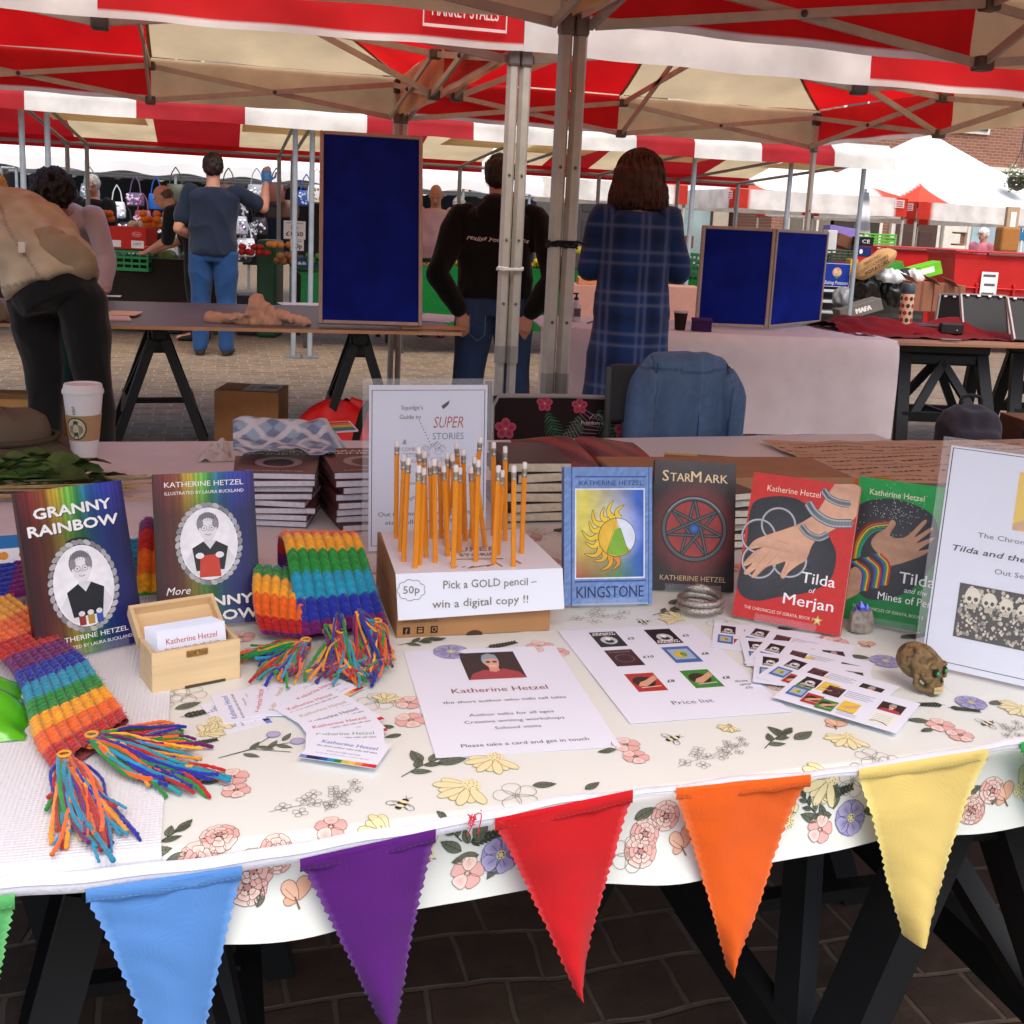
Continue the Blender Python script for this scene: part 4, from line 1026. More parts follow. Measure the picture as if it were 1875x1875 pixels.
def flag(tl, tr, tip, col, label, blunt=0, seed=0, fold=.03):
    A, B = onfront(*tl, .029), onfront(*tr, .029); T = onfront(tip[0], tip[1]-14, .036)
    n = 46; L, R = [], []
    ux = (B-A)
    tw = blunt
    for i in range(n+1):
        t = i/n; c = A.lerp(T-ux.normalized()*tw/2, t); d = B.lerp(T+ux.normalized()*tw/2, t)
        bow = .06*sin(pi*t)*(1-t)
        z = ((.0022 if i % 2 else 0)+random.Random(i+seed*77).uniform(-.0007, .0007)) if i > 1 else 0
        L.append(c+ux*bow*.35-ux.normalized()*z); R.append(d-ux*bow*.35+ux.normalized()*z)
    m = MB(); vs = []; nw = 14; cs = []
    for i in range(n+1):
        t = i/n
        for j in range(nw+1):
            v = j/nw; p = L[i].lerp(R[i], v)
            y = -.010*sin(pi*v)*(.5+t)-.008*noise3((p.x*14, p.z*9, seed), 1, seed)-.003*abs(noise3((p.x*26+p.z*14, p.z*22, seed), 1, seed+5))-.012*t*t*sin(seed*2.1+v*2)
            p = p+V(0, y, 0); 
            vs.append(p); cs.append(tuple(min(.95, q*(1.25 if (j in (0, nw)) else 1)+(.05 if (j in (0, nw)) else 0)) for q in col))
    m.add(vs, [(i*(nw+1)+j, (i+1)*(nw+1)+j, (i+1)*(nw+1)+j+1, i*(nw+1)+j+1) for i in range(n) for j in range(nw)], cs)
    # turned-over hem at the top
    hp = [A.lerp(B, j/nw) for j in range(nw+1)]
    hv = []
    for j, p in enumerate(hp): hv += [p+V(0, -.002, .003), p+V(0, -.0034, 0.001), p+V(0, -.0042-.006*sin(pi*j/nw)*.5, -.009+.0012*sin(j*1.7)), p+V(0, -.0036-.006*sin(pi*j/nw)*.5, -.0093+.0012*sin(j*1.7))]
    m.add(hv, [(4*j+k, 4*j+4+k, 4*j+5+k, 4*j+1+k) for j in range(nw) for k in range(3)], col)
    for j in range(int((B-A).length/.0055)):        # running stitches along the hem
        t = (j+.3)*.0055/(B-A).length; p = A.lerp(B, t)+V(0, -.0051-.003*sin(pi*t), -.0065); m.add([p, p+ux.normalized()*.0024, p+ux.normalized()*.0024+V(0, 0, .0005), p+V(0, 0, .0005)], [(0, 1, 2, 3)], tuple(min(.9, q*1.5+.05) for q in col))
    m.build('flag', FLAGM, bt, smooth=True, angle=180, fix=False, label=label)
flag((-230, 1672), (28, 1640), (-30, 1960), S('#5fb86a'), 'green flag cut off at the left edge', 0, 1)
flag((158, 1631), (443, 1588), (335, 2060), S('#5c92d6'), 'sky blue flag', .004, 2)
flag((549, 1576), (797, 1521), (712, 1895), S('#5a1c78'), 'purple flag', .006, 3)
flag((905, 1502), (1157, 1449), (1056, 1820), S('#cf1b22'), 'red flag', .004, 4)
flag((1236, 1446), (1482, 1421), (1339, 1797), S('#f0641a'), 'orange flag', .0, 5)
flag((1570, 1411), (1806, 1374), (1664, 1722), S('#ead07a'), 'pale yellow flag with a blunt tip', .018, 6)
flag((1866, 1362), (2080, 1330), (1960, 1660), S('#2fae58'), 'bright green flag cut off at the right edge', .0, 7)
# red thread knot
k0 = onfront(866, 1496, .034); m = MB()
for q in range(7):
    r1 = random.Random(q); m.tube(catmull([k0+V(r1.uniform(-.004, .004), r1.uniform(-.003, .0), r1.uniform(-.003, .004)), k0+V(r1.uniform(-.008, .008), -.004, r1.uniform(-.006, .008)), k0+V(r1.uniform(-.006, .006), -.002, r1.uniform(-.018, .006))], 8), .0006, 5, S('#d22a3c'))
m.build('thread', FABRIC, bt, smooth=True)
# ------------------------------------------------------------------ books
ACR = M(rough=.06, var=.0, spec=.5, alpha=.06, kind='clear')
def cmix(a, b, t): return tuple(x+(y-x)*t for x, y in zip(a, b))
def ramp(stops, t):
    for (p, a), (q, b) in zip(stops, stops[1:]):
        if t <= q: return cmix(a, b, max(0, (t-p)/(q-p)))
    return stops[-1][1]
def quad(TL, TR, BR, BL, w, h):
    """traced cover point -> metres on the cover"""
    def f(px, py):
        u = v = .5
        for _ in range(12):
            X = (1-v)*((1-u)*TL[0]+u*TR[0])+v*((1-u)*BL[0]+u*BR[0]); Y = (1-v)*((1-u)*TL[1]+u*TR[1])+v*((1-u)*BL[1]+u*BR[1])
            dxu = (1-v)*(TR[0]-TL[0])+v*(BR[0]-BL[0]); dyu = (1-v)*(TR[1]-TL[1])+v*(BR[1]-BL[1])
            dxv = (1-u)*(BL[0]-TL[0])+u*(BR[0]-TR[0]); dyv = (1-u)*(BL[1]-TL[1])+u*(BR[1]-TR[1])
            D = dxu*dyv-dxv*dyu; ex, ey = px-X, py-Y
            u += (ex*dyv-ey*dxv)/D; v += (ey*dxu-ex*dyu)/D
        return (u*w, (1-v)*h)
    f.wh = (w, h)
    return f
GLOSS = M(rough=.4, var=.03, vscale=25, spec=.35, coat=.06)
PAGES = M(rough=.85, var=.1, vscale=130, spec=.2)
def standing_book(label, pose, t, draw, spine, stand_label, w, h):
    x, y, yaw, lean = pose
    r = thing('book', label, 'book', (x, y, .7495), group='books standing on show')
    inv = Matrix.Translation((x, y, .7495)).inverted(); M4 = inv @ leanmat(x, y, .7495, yaw, lean)
    m = MB(); e = .0004
    m.box((0, h/2, -.0004), (w, h, .0006), spine, mat=M4); m.box((0, h/2, -t+.0004), (w, h, .0006), spine, mat=M4); m.box((-w/2+.0004, h/2, -t/2), (.0008, h, t), spine, mat=M4)
    cv = Cv(m, lambda a, b, l: M4 @ V(a-w/2, b, .0001+l), .00007, 1); draw(cv, w, h)
    m.build('cover', [GLOSS, GLOSSP], r)
    p = MB(); p.box((.0005, h/2, -t/2), (w-.003, h-.003, t-.002), S('#e6dfcf'), mat=M4); p.build('pages', PAGES, r)
    s = thing('book_stand', stand_label, 'book stand', (x, y, CZT+.001))
    inv = Matrix.Translation((x, y, CZT+.001)).inverted(); B = inv @ leanmat(x, y, .7495, yaw, lean)
    m = MB(); m.box((0, -.002, -t/2), (.09, .003, t+.006), (.9, .92, .95), mat=B); m.box((0, .004, .0035), (.09, .012, .002), (.9, .92, .95), mat=B)
    m.box((0, .06, -t-.003), (.09, .13, .0025), (.9, .92, .95), mat=B); m.build('cradle', ACR, s)
    m = MB(); q = (Matrix.Rotation(yaw, 4, 'Z')); m.bar(q @ V(0, .02+.11*sin(lean)+t, .11), q @ V(0, .085, .002), .06, .0025, (.9, .92, .95)); m.build('back_leg', ACR, s)
    return r
RBW = [(0, S('#3a1416')), (.12, S('#6d1f1c')), (.25, S('#8a4a1c')), (.36, S('#b5a12a')), (.45, S('#6fae38')), (.55, S('#2a7d3c')), (.66, S('#1f5c9a')), (.78, S('#253a9a')), (.9, S('#2f2a84')), (1, S('#1c1650'))]
_rs = random.Random(5); STREAK = [_rs.uniform(.5, 1.5) for _ in range(200)]
def rainbow(cv, w, h):
    def col(u, v):
        k = int(u*64); s = STREAK[k]; base = ramp(RBW, u)
        top = max(0, (v-.72)/.28); bot = max(0, (.25-v)/.25)*.5
        d = .34+.3*s*.5+1.1*top*s+.5*bot*s
        d *= .8+.25*noise3((u*30, v*4, 0))
        return tuple(min(.9, c*d) for c in base)
    cv.rect(0, 0, w, h, col, 0, 64, 26)
WH = S('#f0f0ee')
def portrait(cv, cx, cy, rx, ry, knit):
    g = S('#bfbfc2'); k_ = S('#1d1d20')
    r1 = random.Random(3)
    for i in range(34):
        a = 2*pi*i/34; c = r1.uniform(.35, 1.0)
        cv.ell(cx+rx*1.0*cos(a), cy+ry*1.0*sin(a), rx*.13, rx*.08, tuple(q*c for q in g), 2+(i % 2), 8, a+1.2)
    cv.ell(cx, cy, rx*.93, ry*.93, S('#e9e9ee'), 4, 36, 0, S('#f7f7f8'))
    # shoulders and vest
    cv.poly([(cx-rx*.78, cy-ry*.42), (cx-rx*.45, cy-ry*.05), (cx-rx*.15, cy+ry*.08), (cx+rx*.2, cy+ry*.08), (cx+rx*.55, cy-ry*.08), (cx+rx*.8, cy-ry*.4), (cx+rx*.5, cy-ry*.8), (cx-rx*.5, cy-ry*.8)], S('#dcdce0'), 5)
    cv.poly([(cx-rx*.55, cy-ry*.1), (cx-rx*.18, cy+ry*.06), (cx+rx*.02, cy-ry*.14), (cx+rx*.22, cy+ry*.06), (cx+rx*.6, cy-ry*.1), (cx+rx*.45, cy-ry*.68), (cx-rx*.45, cy-ry*.68)], k_, 6)
    # head
    hx, hy = cx-rx*.02, cy+ry*.38
    cv.ell(hx, hy+ry*.13, rx*.36, ry*.3, S('#77777c'), 6, 18)
    cv.poly([(hx-rx*.12, hy-ry*.2), (hx+rx*.12, hy-ry*.2), (hx+rx*.14, hy-ry*.36), (hx-rx*.14, hy-ry*.36)], S('#d9d9dc'), 7)
    cv.ell(hx, hy-.0*ry, rx*.29, ry*.28, S('#e2e2e5'), 8, 20)
    for s in (-1, 1):
        cv.ring(hx+s*rx*.12, hy+ry*.02, rx*.09, .0005, k_, 9, 14); cv.ell(hx+s*rx*.12, hy+ry*.02, rx*.025, rx*.025, k_, 9, 8)
        cv.ell(hx+s*rx*.24, hy+ry*.14, rx*.1, ry*.12, S('#8a8a8f'), 9, 10)
    cv.line([(hx-rx*.03, hy-ry*.02), (hx+rx*.03, hy-ry*.06)], .0005, k_, 9); cv.line([(hx-rx*.1, hy-ry*.14), (hx, hy-ry*.165), (hx+rx*.1, hy-ry*.14)], .0007, k_, 9)
    for i in range(9): cv.line([(hx-rx*.3+i*rx*.075, hy+ry*.2), (hx-rx*.26+i*rx*.066, hy+ry*.38)], .0004, S('#4d4d52'), 9)
    if knit:
        cv.poly([(cx-rx*.3, cy-ry*.3), (cx+rx*.28, cy-ry*.28), (cx+rx*.34, cy-ry*.85), (cx-rx*.36, cy-ry*.85)], S('#c5391f'), 8)
        for s in (-1, 1): cv.ell(cx+s*rx*.32, cy-ry*.3, rx*.14, ry*.08, S('#e6e6e9'), 9, 10)
    else:
        for i, c in enumerate(('#8f2f2a', '#b08a34', '#3a57a8')):
            cv.rect(cx-rx*.3+i*rx*.27, cy-ry*.88, cx-rx*.1+i*rx*.27, cy-ry*.66, S(c), 8); cv.ell(cx-rx*.2+i*rx*.27, cy-ry*.62, rx*.1, ry*.06, S('#d9d9dd'), 9, 10)
BLACK_ = S('#0d0d12')
def heavy(cv, t, x, y, hh, w_, rot=0.):
    cv.text(t, x+.001, y-.001, hh, BLACK_, 3, 'C', .05, w=w_, rot=rot); cv.text(t, x, y, hh, WH, 5, 'C', .05, w=w_, rot=rot)
def art_gr1(cv, w, h):
    rainbow(cv, w, h)
    heavy(cv, 'GRANNY', w*.5, h*.835, h*.062, w*.72, .02); heavy(cv, 'RAINBOW', w*.49, h*.735, h*.062, w*.84, .02)
    cv.ell(w*.5, h*.66, w*.12, h*.03, S('#141a14'), 1, 14)
    portrait(cv, w*.5, h*.40, w*.305, h*.262, False)
    cv.text('KATHERINE HETZEL', w*.5, h*.088, h*.03, WH, 4, 'C', .008, w=w*.7); cv.text('ILLUSTRATED BY LAURA BUCKLAND', w*.5, h*.043, h*.02, WH, 4, 'C', .004, w=w*.76)
def art_gr2(cv, w, h):
    rainbow(cv, w, h)
    cv.text('KATHERINE HETZEL', w*.5, h*.91, h*.036, WH, 4, 'C', .008, w=w*.78); cv.text('ILLUSTRATED BY LAURA BUCKLAND', w*.5, h*.86, h*.022, WH, 4, 'C', .006, w=w*.78)
    portrait(cv, w*.52, h*.53, w*.305, h*.255, True)
    cv.text('More', w*.2, h*.215, h*.05, WH, 4, 'C', .0, .3); heavy(cv, 'GRANNY', w*.53, h*.125, h*.062, w*.78, .01); heavy(cv, 'RAINBOW', w*.52, h*.03, h*.062, w*.9, .01)
def art_king(cv, w, h):
    b0 = S('#6f8fc4'); b1 = S('#3e5a94')
    def stone(u, v): return tuple(c*(1+.35*noise3((u*26, v*40, 0))+.15*noise3((u*70, v*90, 2))) for c in b0)
    cv.rect(0, 0, w, h, stone, 0, 30, 44)
    for x0, x1 in ((.075, .09), (.955, .965)): cv.rect(w*x0, 0, w*x1, h, b1, 1)
    for y0, y1 in ((.925, .935), (.165, .178)): cv.rect(w*.12, h*y0, w*.93, h*y1, b1, 1)
    cv.rect(w*.095, 0, w*.955, h*.012, S('#93b0da'), 1)
    q = quad((1265, 140), (1635, 140), (1638, 605), (1272, 612), 1, 1)
    X0, X1, Y0, Y1 = w*.135, w*.9, h*.2, h*.835
    cv.rect(X0-w*.015, Y0-h*.01, X1+w*.015, Y1+h*.01, S('#dfe6ee'), 1)
    def bg(u, v):
        a = cmix(S('#d9cf62'), S('#3b66c4'), min(1, max(0, (u-.15)/.75))); b_ = cmix(S('#a5504a'), S('#5a8a4a'), min(1, u*1.6)); b_ = cmix(b_, S('#2f5bb8'), max(0, (u-.6)/.4))
        c = cmix(b_, a, min(1, max(0, v*1.9))); l = .5*max(0, 1-((u-.62)**2+(v-.55)**2)*6)
        return tuple(min(.95, x*(1+.2*noise3((u*6, v*8, 3)))+l*.6) for x in c)
    cv.rect(X0, Y0, X1, Y1, bg, 2, 20, 28)
    f = lambda px, py: (X0+(X1-X0)*q(px, py)[0], Y0+(Y1-Y0)*q(px, py)[1])
    cx, cy = f(1490, 395); R = (X1-X0)*.275
    for k in range(11):
        a = 1.45+k*.32; l = R*(.72+.22*(k % 2)); a2 = a+.16; n = []
        for t in range(7):
            s = t/6; n.append((cx+(R+l*s)*cos(a+.14*sin(s*4)), cy+(R+l*s)*sin(a+.14*sin(s*4))))
        ws = [R*.3*(1-t/6)**.8+.0004 for t in range(7)]
        cv.line(n, [x+.0016 for x in ws], S('#3a3318'), 3); cv.line(n, ws, cmix(S('#e8c93a'), S('#d9772c'), max(0, (k-6)/5)), 4)
    cv.ell(cx, cy, R, R, S('#e3b53c'), 5, 36, 0, S('#eccb4a'))
    cv.poly([(cx-R*.05, cy+R*1.0)]+[(cx+R*cos(t), cy+R*sin(t)) for t in [1.6-2.35*i/14 for i in range(15)]]+[(cx+R*.3, cy-R*.2)], S('#dfe7f5'), 6)
    cv.poly([(cx-R*.55, cy-R*.82), (cx-R*.12, cy+R*.42), (cx+R*.2, cy+R*.5), (cx+R*.62, cy-R*.75), (cx+.1*R, cy-R*.98)], S('#7fb03a'), 7)
    cv.line([(cx-R*.55, cy-R*.82), (cx-.03*R, cy+R*.98), (cx+R*.62, cy-R*.75)], .0006, INK, 8); cv.ring(cx, cy, R, .0008, INK, 8, 40)
    cv.text('KATHERINE HETZEL', w*.53, h*.868, h*.036, S('#2c3f6e'), 4, 'C', .004, w=w*.72); cv.text('KINGSTONE', w*.52, h*.055, h*.085, S('#233763'), 4, 'C', .008, w=w*.76)
def art_star(cv, w, h):
    def bg(u, v):
        r2 = ((u-.5)/.55)**2+((v-.47)/.42)**2; c = cmix(S('#8f3a34'), S('#2a2426'), min(1, r2)); c = cmix(c, S('#55504f'), max(0, (v-.72)/.28)*.8)
        return tuple(x*(1+.2*noise3((u*9, v*12, 5))) for x in c)
    cv.rect(0, 0, w, h, bg, 0, 18, 26)
    cr = S('#e9cfa0')
    cv.text('S', w*.1, h*.838, h*.088, cr, 2, 'L', .018); cv.text('TAR', w*.195, h*.838, h*.068, cr, 2, 'L', .018, w=w*.25); cv.text('M', w*.45, h*.838, h*.088, cr, 2, 'L', .018); cv.text('ARK', w*.61, h*.838, h*.068, cr, 2, 'L', .018, w=w*.29)
    cx, cy, R = w*.5, h*.475, w*.37; st = S('#595e62'); st2 = S('#a5a9ac')
    cv.ell(cx, cy, R, R, S('#a84038'), 1, 36, 0, S('#8c3430'))
    P7 = [(cx+R*.97*cos(pi/2+2*pi*k/7), cy+R*.97*sin(pi/2+2*pi*k/7)) for k in range(7)]
    for k in range(7):
        cv.line([P7[k], P7[(k+3) % 7]], .0056, S('#2a2d30'), 3+k*2); cv.line([P7[k], P7[(k+3) % 7]], .0024, st, 4+k*2)
    cv.ring(cx, cy, R, .0085, S('#26292b'), 18, 48); cv.ring(cx, cy, R*1.005, .0048, st, 19, 48); cv.ring(cx, cy, R*1.02, .0012, st2, 20, 48, None, .6, 2.6)
    cv.ell(cx, cy, R*.2, R*.2, S('#3a3d42'), 20, 20); cv.ell(cx, cy, R*.16, R*.16, S('#1c4a8f'), 21, 20, 0, S('#3f78c0'))
    cv.text('KATHERINE HETZEL', w*.5, h*.075, h*.04, S('#c9a878'), 2, 'C', .004, w=w*.8)
SKN = S('#dcae90'); SKD = S('#b98468'); ROCK = S('#37393c')
def rockpoly(cv, q, pts, lay=1):
    P_ = [q(*p) for p in pts]; c = (sum(p[0] for p in P_)/len(P_), sum(p[1] for p in P_)/len(P_))
    cs = catmull([V(p[0], p[1], 0) for p in P_+[P_[0]]], 60)[:-1]
    cv.fan(c, [(p.x, p.y) for p in cs], ROCK, lay, S('#4b4d50'))
    r1 = random.Random(2)
    for k in range(9):
        a = r1.uniform(0, 6.28); p = (c[0]+.02*cos(a), c[1]+.03*sin(a)); cv.line([p, (p[0]+.012*cos(a+1), p[1]+.012*sin(a+.6)), (p[0]+.02*cos(a), p[1]+.022*sin(a))], .0006, S('#26282a'), lay+1)
def smoothpoly(cv, q, pts, col, lay, out=None, n=90):
    P_ = [q(*p) for p in pts]; CW, CH = q.__dict__.get('wh', (9, 9)); cs = [(min(CW-.0004, max(.0004, p.x)), p.y) for p in catmull([V(p[0], p[1], 0) for p in P_+[P_[0]]], n)[:-1]]
    cv.poly(cs, [cmix(col, tuple(.62*x for x in col), .5*max(0, sin(i*.33+lay))**2) for i in range(len(cs))], lay)
    if out: cv.line(cs, .0005, out, lay+1, True)
def art_red(cv, w, h):
    q = quad((435, 52), (1010, 130), (875, 925), (305, 815), w, h)
    cv.rect(0, 0, w, h, lambda u, v: cmix(S('#c22f2c'), S('#cf3b34'), v), 0, 2, 6)
    rockpoly(cv, q, [(390, 420), (420, 230), (520, 185), (640, 190), (720, 230), (800, 330), (850, 430), (870, 500), (850, 600), (800, 660), (700, 700), (560, 720), (450, 740), (370, 720), (333, 660), (355, 560)])
    for cx, cy in ((565, 335), (455, 395), (620, 525), (455, 530)):
        c = q(cx, cy); cv.ring(c[0], c[1], w*.155, .0042, S('#5d6165'), 3, 36); cv.ring(c[0], c[1], w*.157, .0022, S('#b9bdc0'), 4, 36)
    smoothpoly(cv, q, [(872, 118), (1006, 133), (985, 285), (880, 350), (760, 425), (712, 520), (665, 552), (615, 590), (590, 622), (572, 604), (600, 535), (560, 545), (500, 560), (432, 616), (414, 608), (440, 570), (392, 600), (373, 588), (420, 540), (380, 556), (371, 540), (430, 480), (480, 455), (410, 465), (402, 452), (440, 415), (520, 385), (600, 360), (680, 330), (760, 280), (800, 230), (840, 165)], SKN, 6, SKD, 160)
    for a, b_ in (((520, 470), (440, 560)), ((560, 490), (460, 590)), ((480, 450), (400, 520)), ((620, 540), (590, 600)), ((560, 420), (620, 440))): cv.line([q(*a), q(*b_)], .0007, SKD, 8)
    for pts, ww in (([(812, 150), (840, 190), (890, 216), (948, 226)], .0105), ([(728, 220), (770, 280), (850, 325), (955, 330)], .0135), ([(690, 345), (725, 385), (780, 408), (828, 388)], .0105)):
        P_ = [(p.x, p.y) for p in catmull([V(*q(*p), 0) for p in pts], 20)]
        cv.line(P_, ww, S('#5f6468'), 9); cv.line(P_, ww*.8, S('#aeb4b7'), 10)
        for k in range(0, 20, 1): cv.ell(P_[k][0], P_[k][1], ww*.2, ww*.3, S('#7f868a'), 11, 6)
    cv.text('Katherine Hetzel', w*.4, h*.885, h*.042, S('#f0d9c4'), 4, 'C', .004, w=w*.5)
    cv.text('Tilda', w*.74, h*.305, h*.075, WH, 12, 'C', .012, w=w*.31); cv.text('of', w*.7, h*.245, h*.035, WH, 12, 'C', .0, .2); cv.text('Merjan', w*.68, h*.145, h*.075, WH, 12, 'C', .012, w=w*.46)
    cv.text('THE CHRONICLES OF ISSRAYA, BOOK 1', w*.42, h*.065, h*.022, S('#f0d0c0'), 4, 'C', .004, w=w*.64)
    c = q(762, 845); st = [(c[0]+w*.055*(1 if k % 2 == 0 else .42)*cos(pi/2+pi*k/5), c[1]+w*.055*(1 if k % 2 == 0 else .42)*sin(pi/2+pi*k/5)) for k in range(10)]
    cv.fan(c, st, S('#c9982f'), 4, S('#f2e7b0')); cv.line(st, .0006, S('#7d5a1c'), 5, True)
def art_green(cv, w, h):
    q = quad((1000, 68), (1465, 135), (1362, 920), (885, 835), w, h)
    cv.rect(0, 0, w, h, lambda u, v: cmix(S('#1e7f3c'), S('#25a04c'), v), 0, 2, 6)
    rockpoly(cv, q, [(962, 300), (1010, 215), (1150, 190), (1280, 220), (1390, 290), (1420, 420), (1400, 520), (1320, 640), (1220, 710), (1080, 740), (990, 700), (945, 560)])
    r1 = random.Random(4)
    for k in range(150):
        p = q(r1.gauss(1170, 95), r1.gauss(270, 60)); cv.ell(p[0], p[1], .0006, .0006, S('#d5dcd8'), 3, 5)
    for i, c in enumerate(('#8f2a2f', '#c9742c', '#cfc23a', '#3f9a4a', '#2f9a8f')):
        pts = [(955+i*9, 520-i*3), (975+i*9, 410+i*7), (1040+i*8, 330+i*10), (1160, 308+i*12)]
        cv.line([(p.x, p.y) for p in catmull([V(*q(*p), 0) for p in pts], 18)], [.0034*(1-.03*k) for k in range(18)], S(c), 4+i)
    smoothpoly(cv, q, [(1165, 556), (1062, 450), (1080, 390), (1140, 350), (1168, 306), (1192, 328), (1160, 392), (1240, 400), (1335, 312), (1352, 322), (1290, 400), (1372, 350), (1382, 364), (1300, 432), (1380, 402), (1386, 416), (1310, 472), (1362, 466), (1340, 495), (1240, 535)], S('#c49a7c'), 10, S('#8b6248'), 120)
    smoothpoly(cv, q, [(905, 745), (930, 600), (985, 560), (1040, 640), (990, 700)], S('#c49a7c'), 10)
    for j, (x0, x1) in enumerate(((945, 1000), (1010, 1060), (1070, 1110))):
        for i, c in enumerate(('#5b3a8f', '#2f6fae', '#3f9a4a', '#d9c23a', '#c9442c')):
            pts = [(x0+i*9, 530-j*20), (x1+i*9+10, 590-j*20), (x1+i*8, 690-j*15)]
            cv.line([(p.x, p.y) for p in catmull([V(*q(*p), 0) for p in pts], 10)], .0030, S(c), 11+i)
    cv.text('Katherine Hetzel', w*.45, h*.885, h*.042, S('#e6e6c4'), 4, 'C', .004, w=w*.62)
    cv.text('Tilda', w*.8, h*.31, h*.08, WH, 18, 'C', .01, w=w*.4); cv.text('and the', w*.8, h*.25, h*.036, WH, 18, 'C', 0, .2); cv.text('Mines of Pergatt', w*.78, h*.175, h*.055, WH, 18, 'C', .006, w=w*.78)
    cv.text('THE CHRONICLES OF ISSRAYA, BOOK 2', w*.52, h*.09, h*.022, S('#cfe0c0'), 4, 'C', .004, w=w*.8)
R_ = radians
standing_book('rainbow striped book with a portrait of a woman above three jars, leftmost on show', (-.1587, 1.4102, R_(27.5), R_(19)), .012, art_gr1, S('#3a1416'), 'clear acrylic stand under the leftmost rainbow book', .137, .216)
standing_book('rainbow striped book with a portrait of a woman knitting something red', (-.0142, 1.4848, R_(8), R_(21)), .012, art_gr2, S('#3a1416'), 'clear acrylic stand under the rainbow book of the knitting woman', .1386, .214)
standing_book('blue stone patterned book with a half sun half mountain picture', (.5708, 1.4926, R_(-3.3), R_(12.2)), .016, art_king, S('#4d6aa8'), 'clear acrylic stand under the blue sun book', .1402, .2105)
standing_book('dark book with a seven pointed metal star on red', (.7296, 1.5369, R_(-15.5), R_(18.5)), .018, art_star, S('#231d20'), 'clear acrylic stand under the dark star book', .1325, .2092)
standing_book('red book with a hand wearing silver bangles on the cover', (.8052, 1.3738, R_(-39.8), R_(17.8)), .016, art_red, S('#a02420'), 'clear acrylic stand under the red hand book', .1579, .2201)
standing_book('green book with a hand and rainbow bangles, half behind the skull poster', (.957, 1.3515, R_(-40), R_(15.5)), .016, art_green, S('#1a6a32'), 'clear acrylic stand under the green hand book', .1266, .2177)

# ------------------------------------------------------------------ framed posters
def stand_poster(label, x, y, yaw, lean, w, h, draw, z=.746):
    r = thing('poster_stand', label, 'poster stand', (x, y, z)); inv = Matrix.Translation((x, y, z)).inverted(); B = inv @ leanmat(x, y, z, yaw, lean)
    m = MB(); m.box((0, h/2, -.0012), (w-.006, h-.006, .0012), S('#e3e8f6'), mat=B); cv = Cv(m, lambda a, b, l: B @ V(a-w/2, b, -.0004+l), .00008); draw(cv, w, h); m.build('poster', PRINT, r)
    m = MB(); m.box((0, h/2, .0022), (w+.016, h+.016, .0016), (.93, .95, .97), mat=B); m.box((0, h/2, -.0042), (w+.016, h+.016, .0016), (.93, .95, .97), mat=B); m.build('clear_panel', ACR, r)
    m = MB(); q = Matrix.Rotation(yaw, 4, 'Z')
    m.box(q @ V(0, .045, .0), (w+.016, .1, .0025), (.93, .95, .97), mat=None); m.bar(q @ V(0, h*.6*sin(lean)+.008, h*.6), q @ V(0, .1, .003), .1, .002, (.93, .95, .97)); m.build('easel_foot', ACR, r)
    return r
GREY = S('#4a4a4e')
def art_super(cv, w, h):
    cv.line([(.008, .012), (w-.008, .012), (w-.008, h-.012), (.008, h-.012)], .0016, S('#23262c'), 1, True)
    cv.text("Squidge's", w*.36, h*.845, h*.026, GREY, 1, 'C', .004); cv.text('Guide to', w*.345, h*.79, h*.026, GREY, 1, 'C', .004)
    cv.text('SUPER', w*.66, h*.735, h*.07, S('#b8564f'), 1, 'C', .0, .25, w=w*.25); cv.text('STORIES', w*.66, h*.665, h*.042, S('#7a8a9c'), 1, 'C', .0, w=w*.26)
    cv.poly([(w*.6, h*.865), (w*.67, h*.9), (w*.66, h*.875), (w*.64, h*.86), (w*.615, h*.845)], INK, 1)
    cv.text('&', w*.3, h*.64, h*.03, GREY, 1, 'C', 0, .2); cv.text('COMBOS', w*.36, h*.6, h*.022, S('#b07a70'), 1); cv.text('BETTER', w*.36, h*.565, h*.022, S('#6f8a98'), 1); cv.text('OR WORSE', w*.36, h*.53, h*.02, S('#b07a70'), 1)
    r1 = random.Random(8)
    for k in range(40):
        x, y = w*r1.uniform(.45, .8), h*r1.uniform(.42, .63)
        cv.ring(x, y, r1.uniform(.002, .007), .0005, S(r1.choice(['#4a4a4e', '#6a8a6a', '#8a6a6a'])), 1, 8) if k % 2 else cv.line([(x, y), (x+.006, y+.008), (x+.012, y+.002)], .0007, S('#55555a'), 1)
    for k in range(9): cv.ell(w*(.42+.012*k), h*(.78-.018*k), .0012, .0012, GREY, 1, 6)
    for k in range(9): cv.line([(w*(.3+.05*k), h*.3), (w*(.3+.05*k)+.02, h*(.33+.02*sin(k))), (w*(.34+.05*k), h*.31)], .001, S('#8f7a70'), 1)
    cv.text('that', w*.37, h*.4, h*.018, GREY, 1)
    cv.text('Out this month! Helping young', w*.48, h*.215, h*.026, S('#333338'), 1, 'C', .004, w=w*.78); cv.text('storytellers everywhere', w*.48, h*.165, h*.026, S('#333338'), 1, 'C', .004, w=w*.66)
stand_poster('white poster for super stories in a clear stand behind the pencils', .3486, 1.8084, R_(3.2), R_(5.4), .216, .293, art_super)
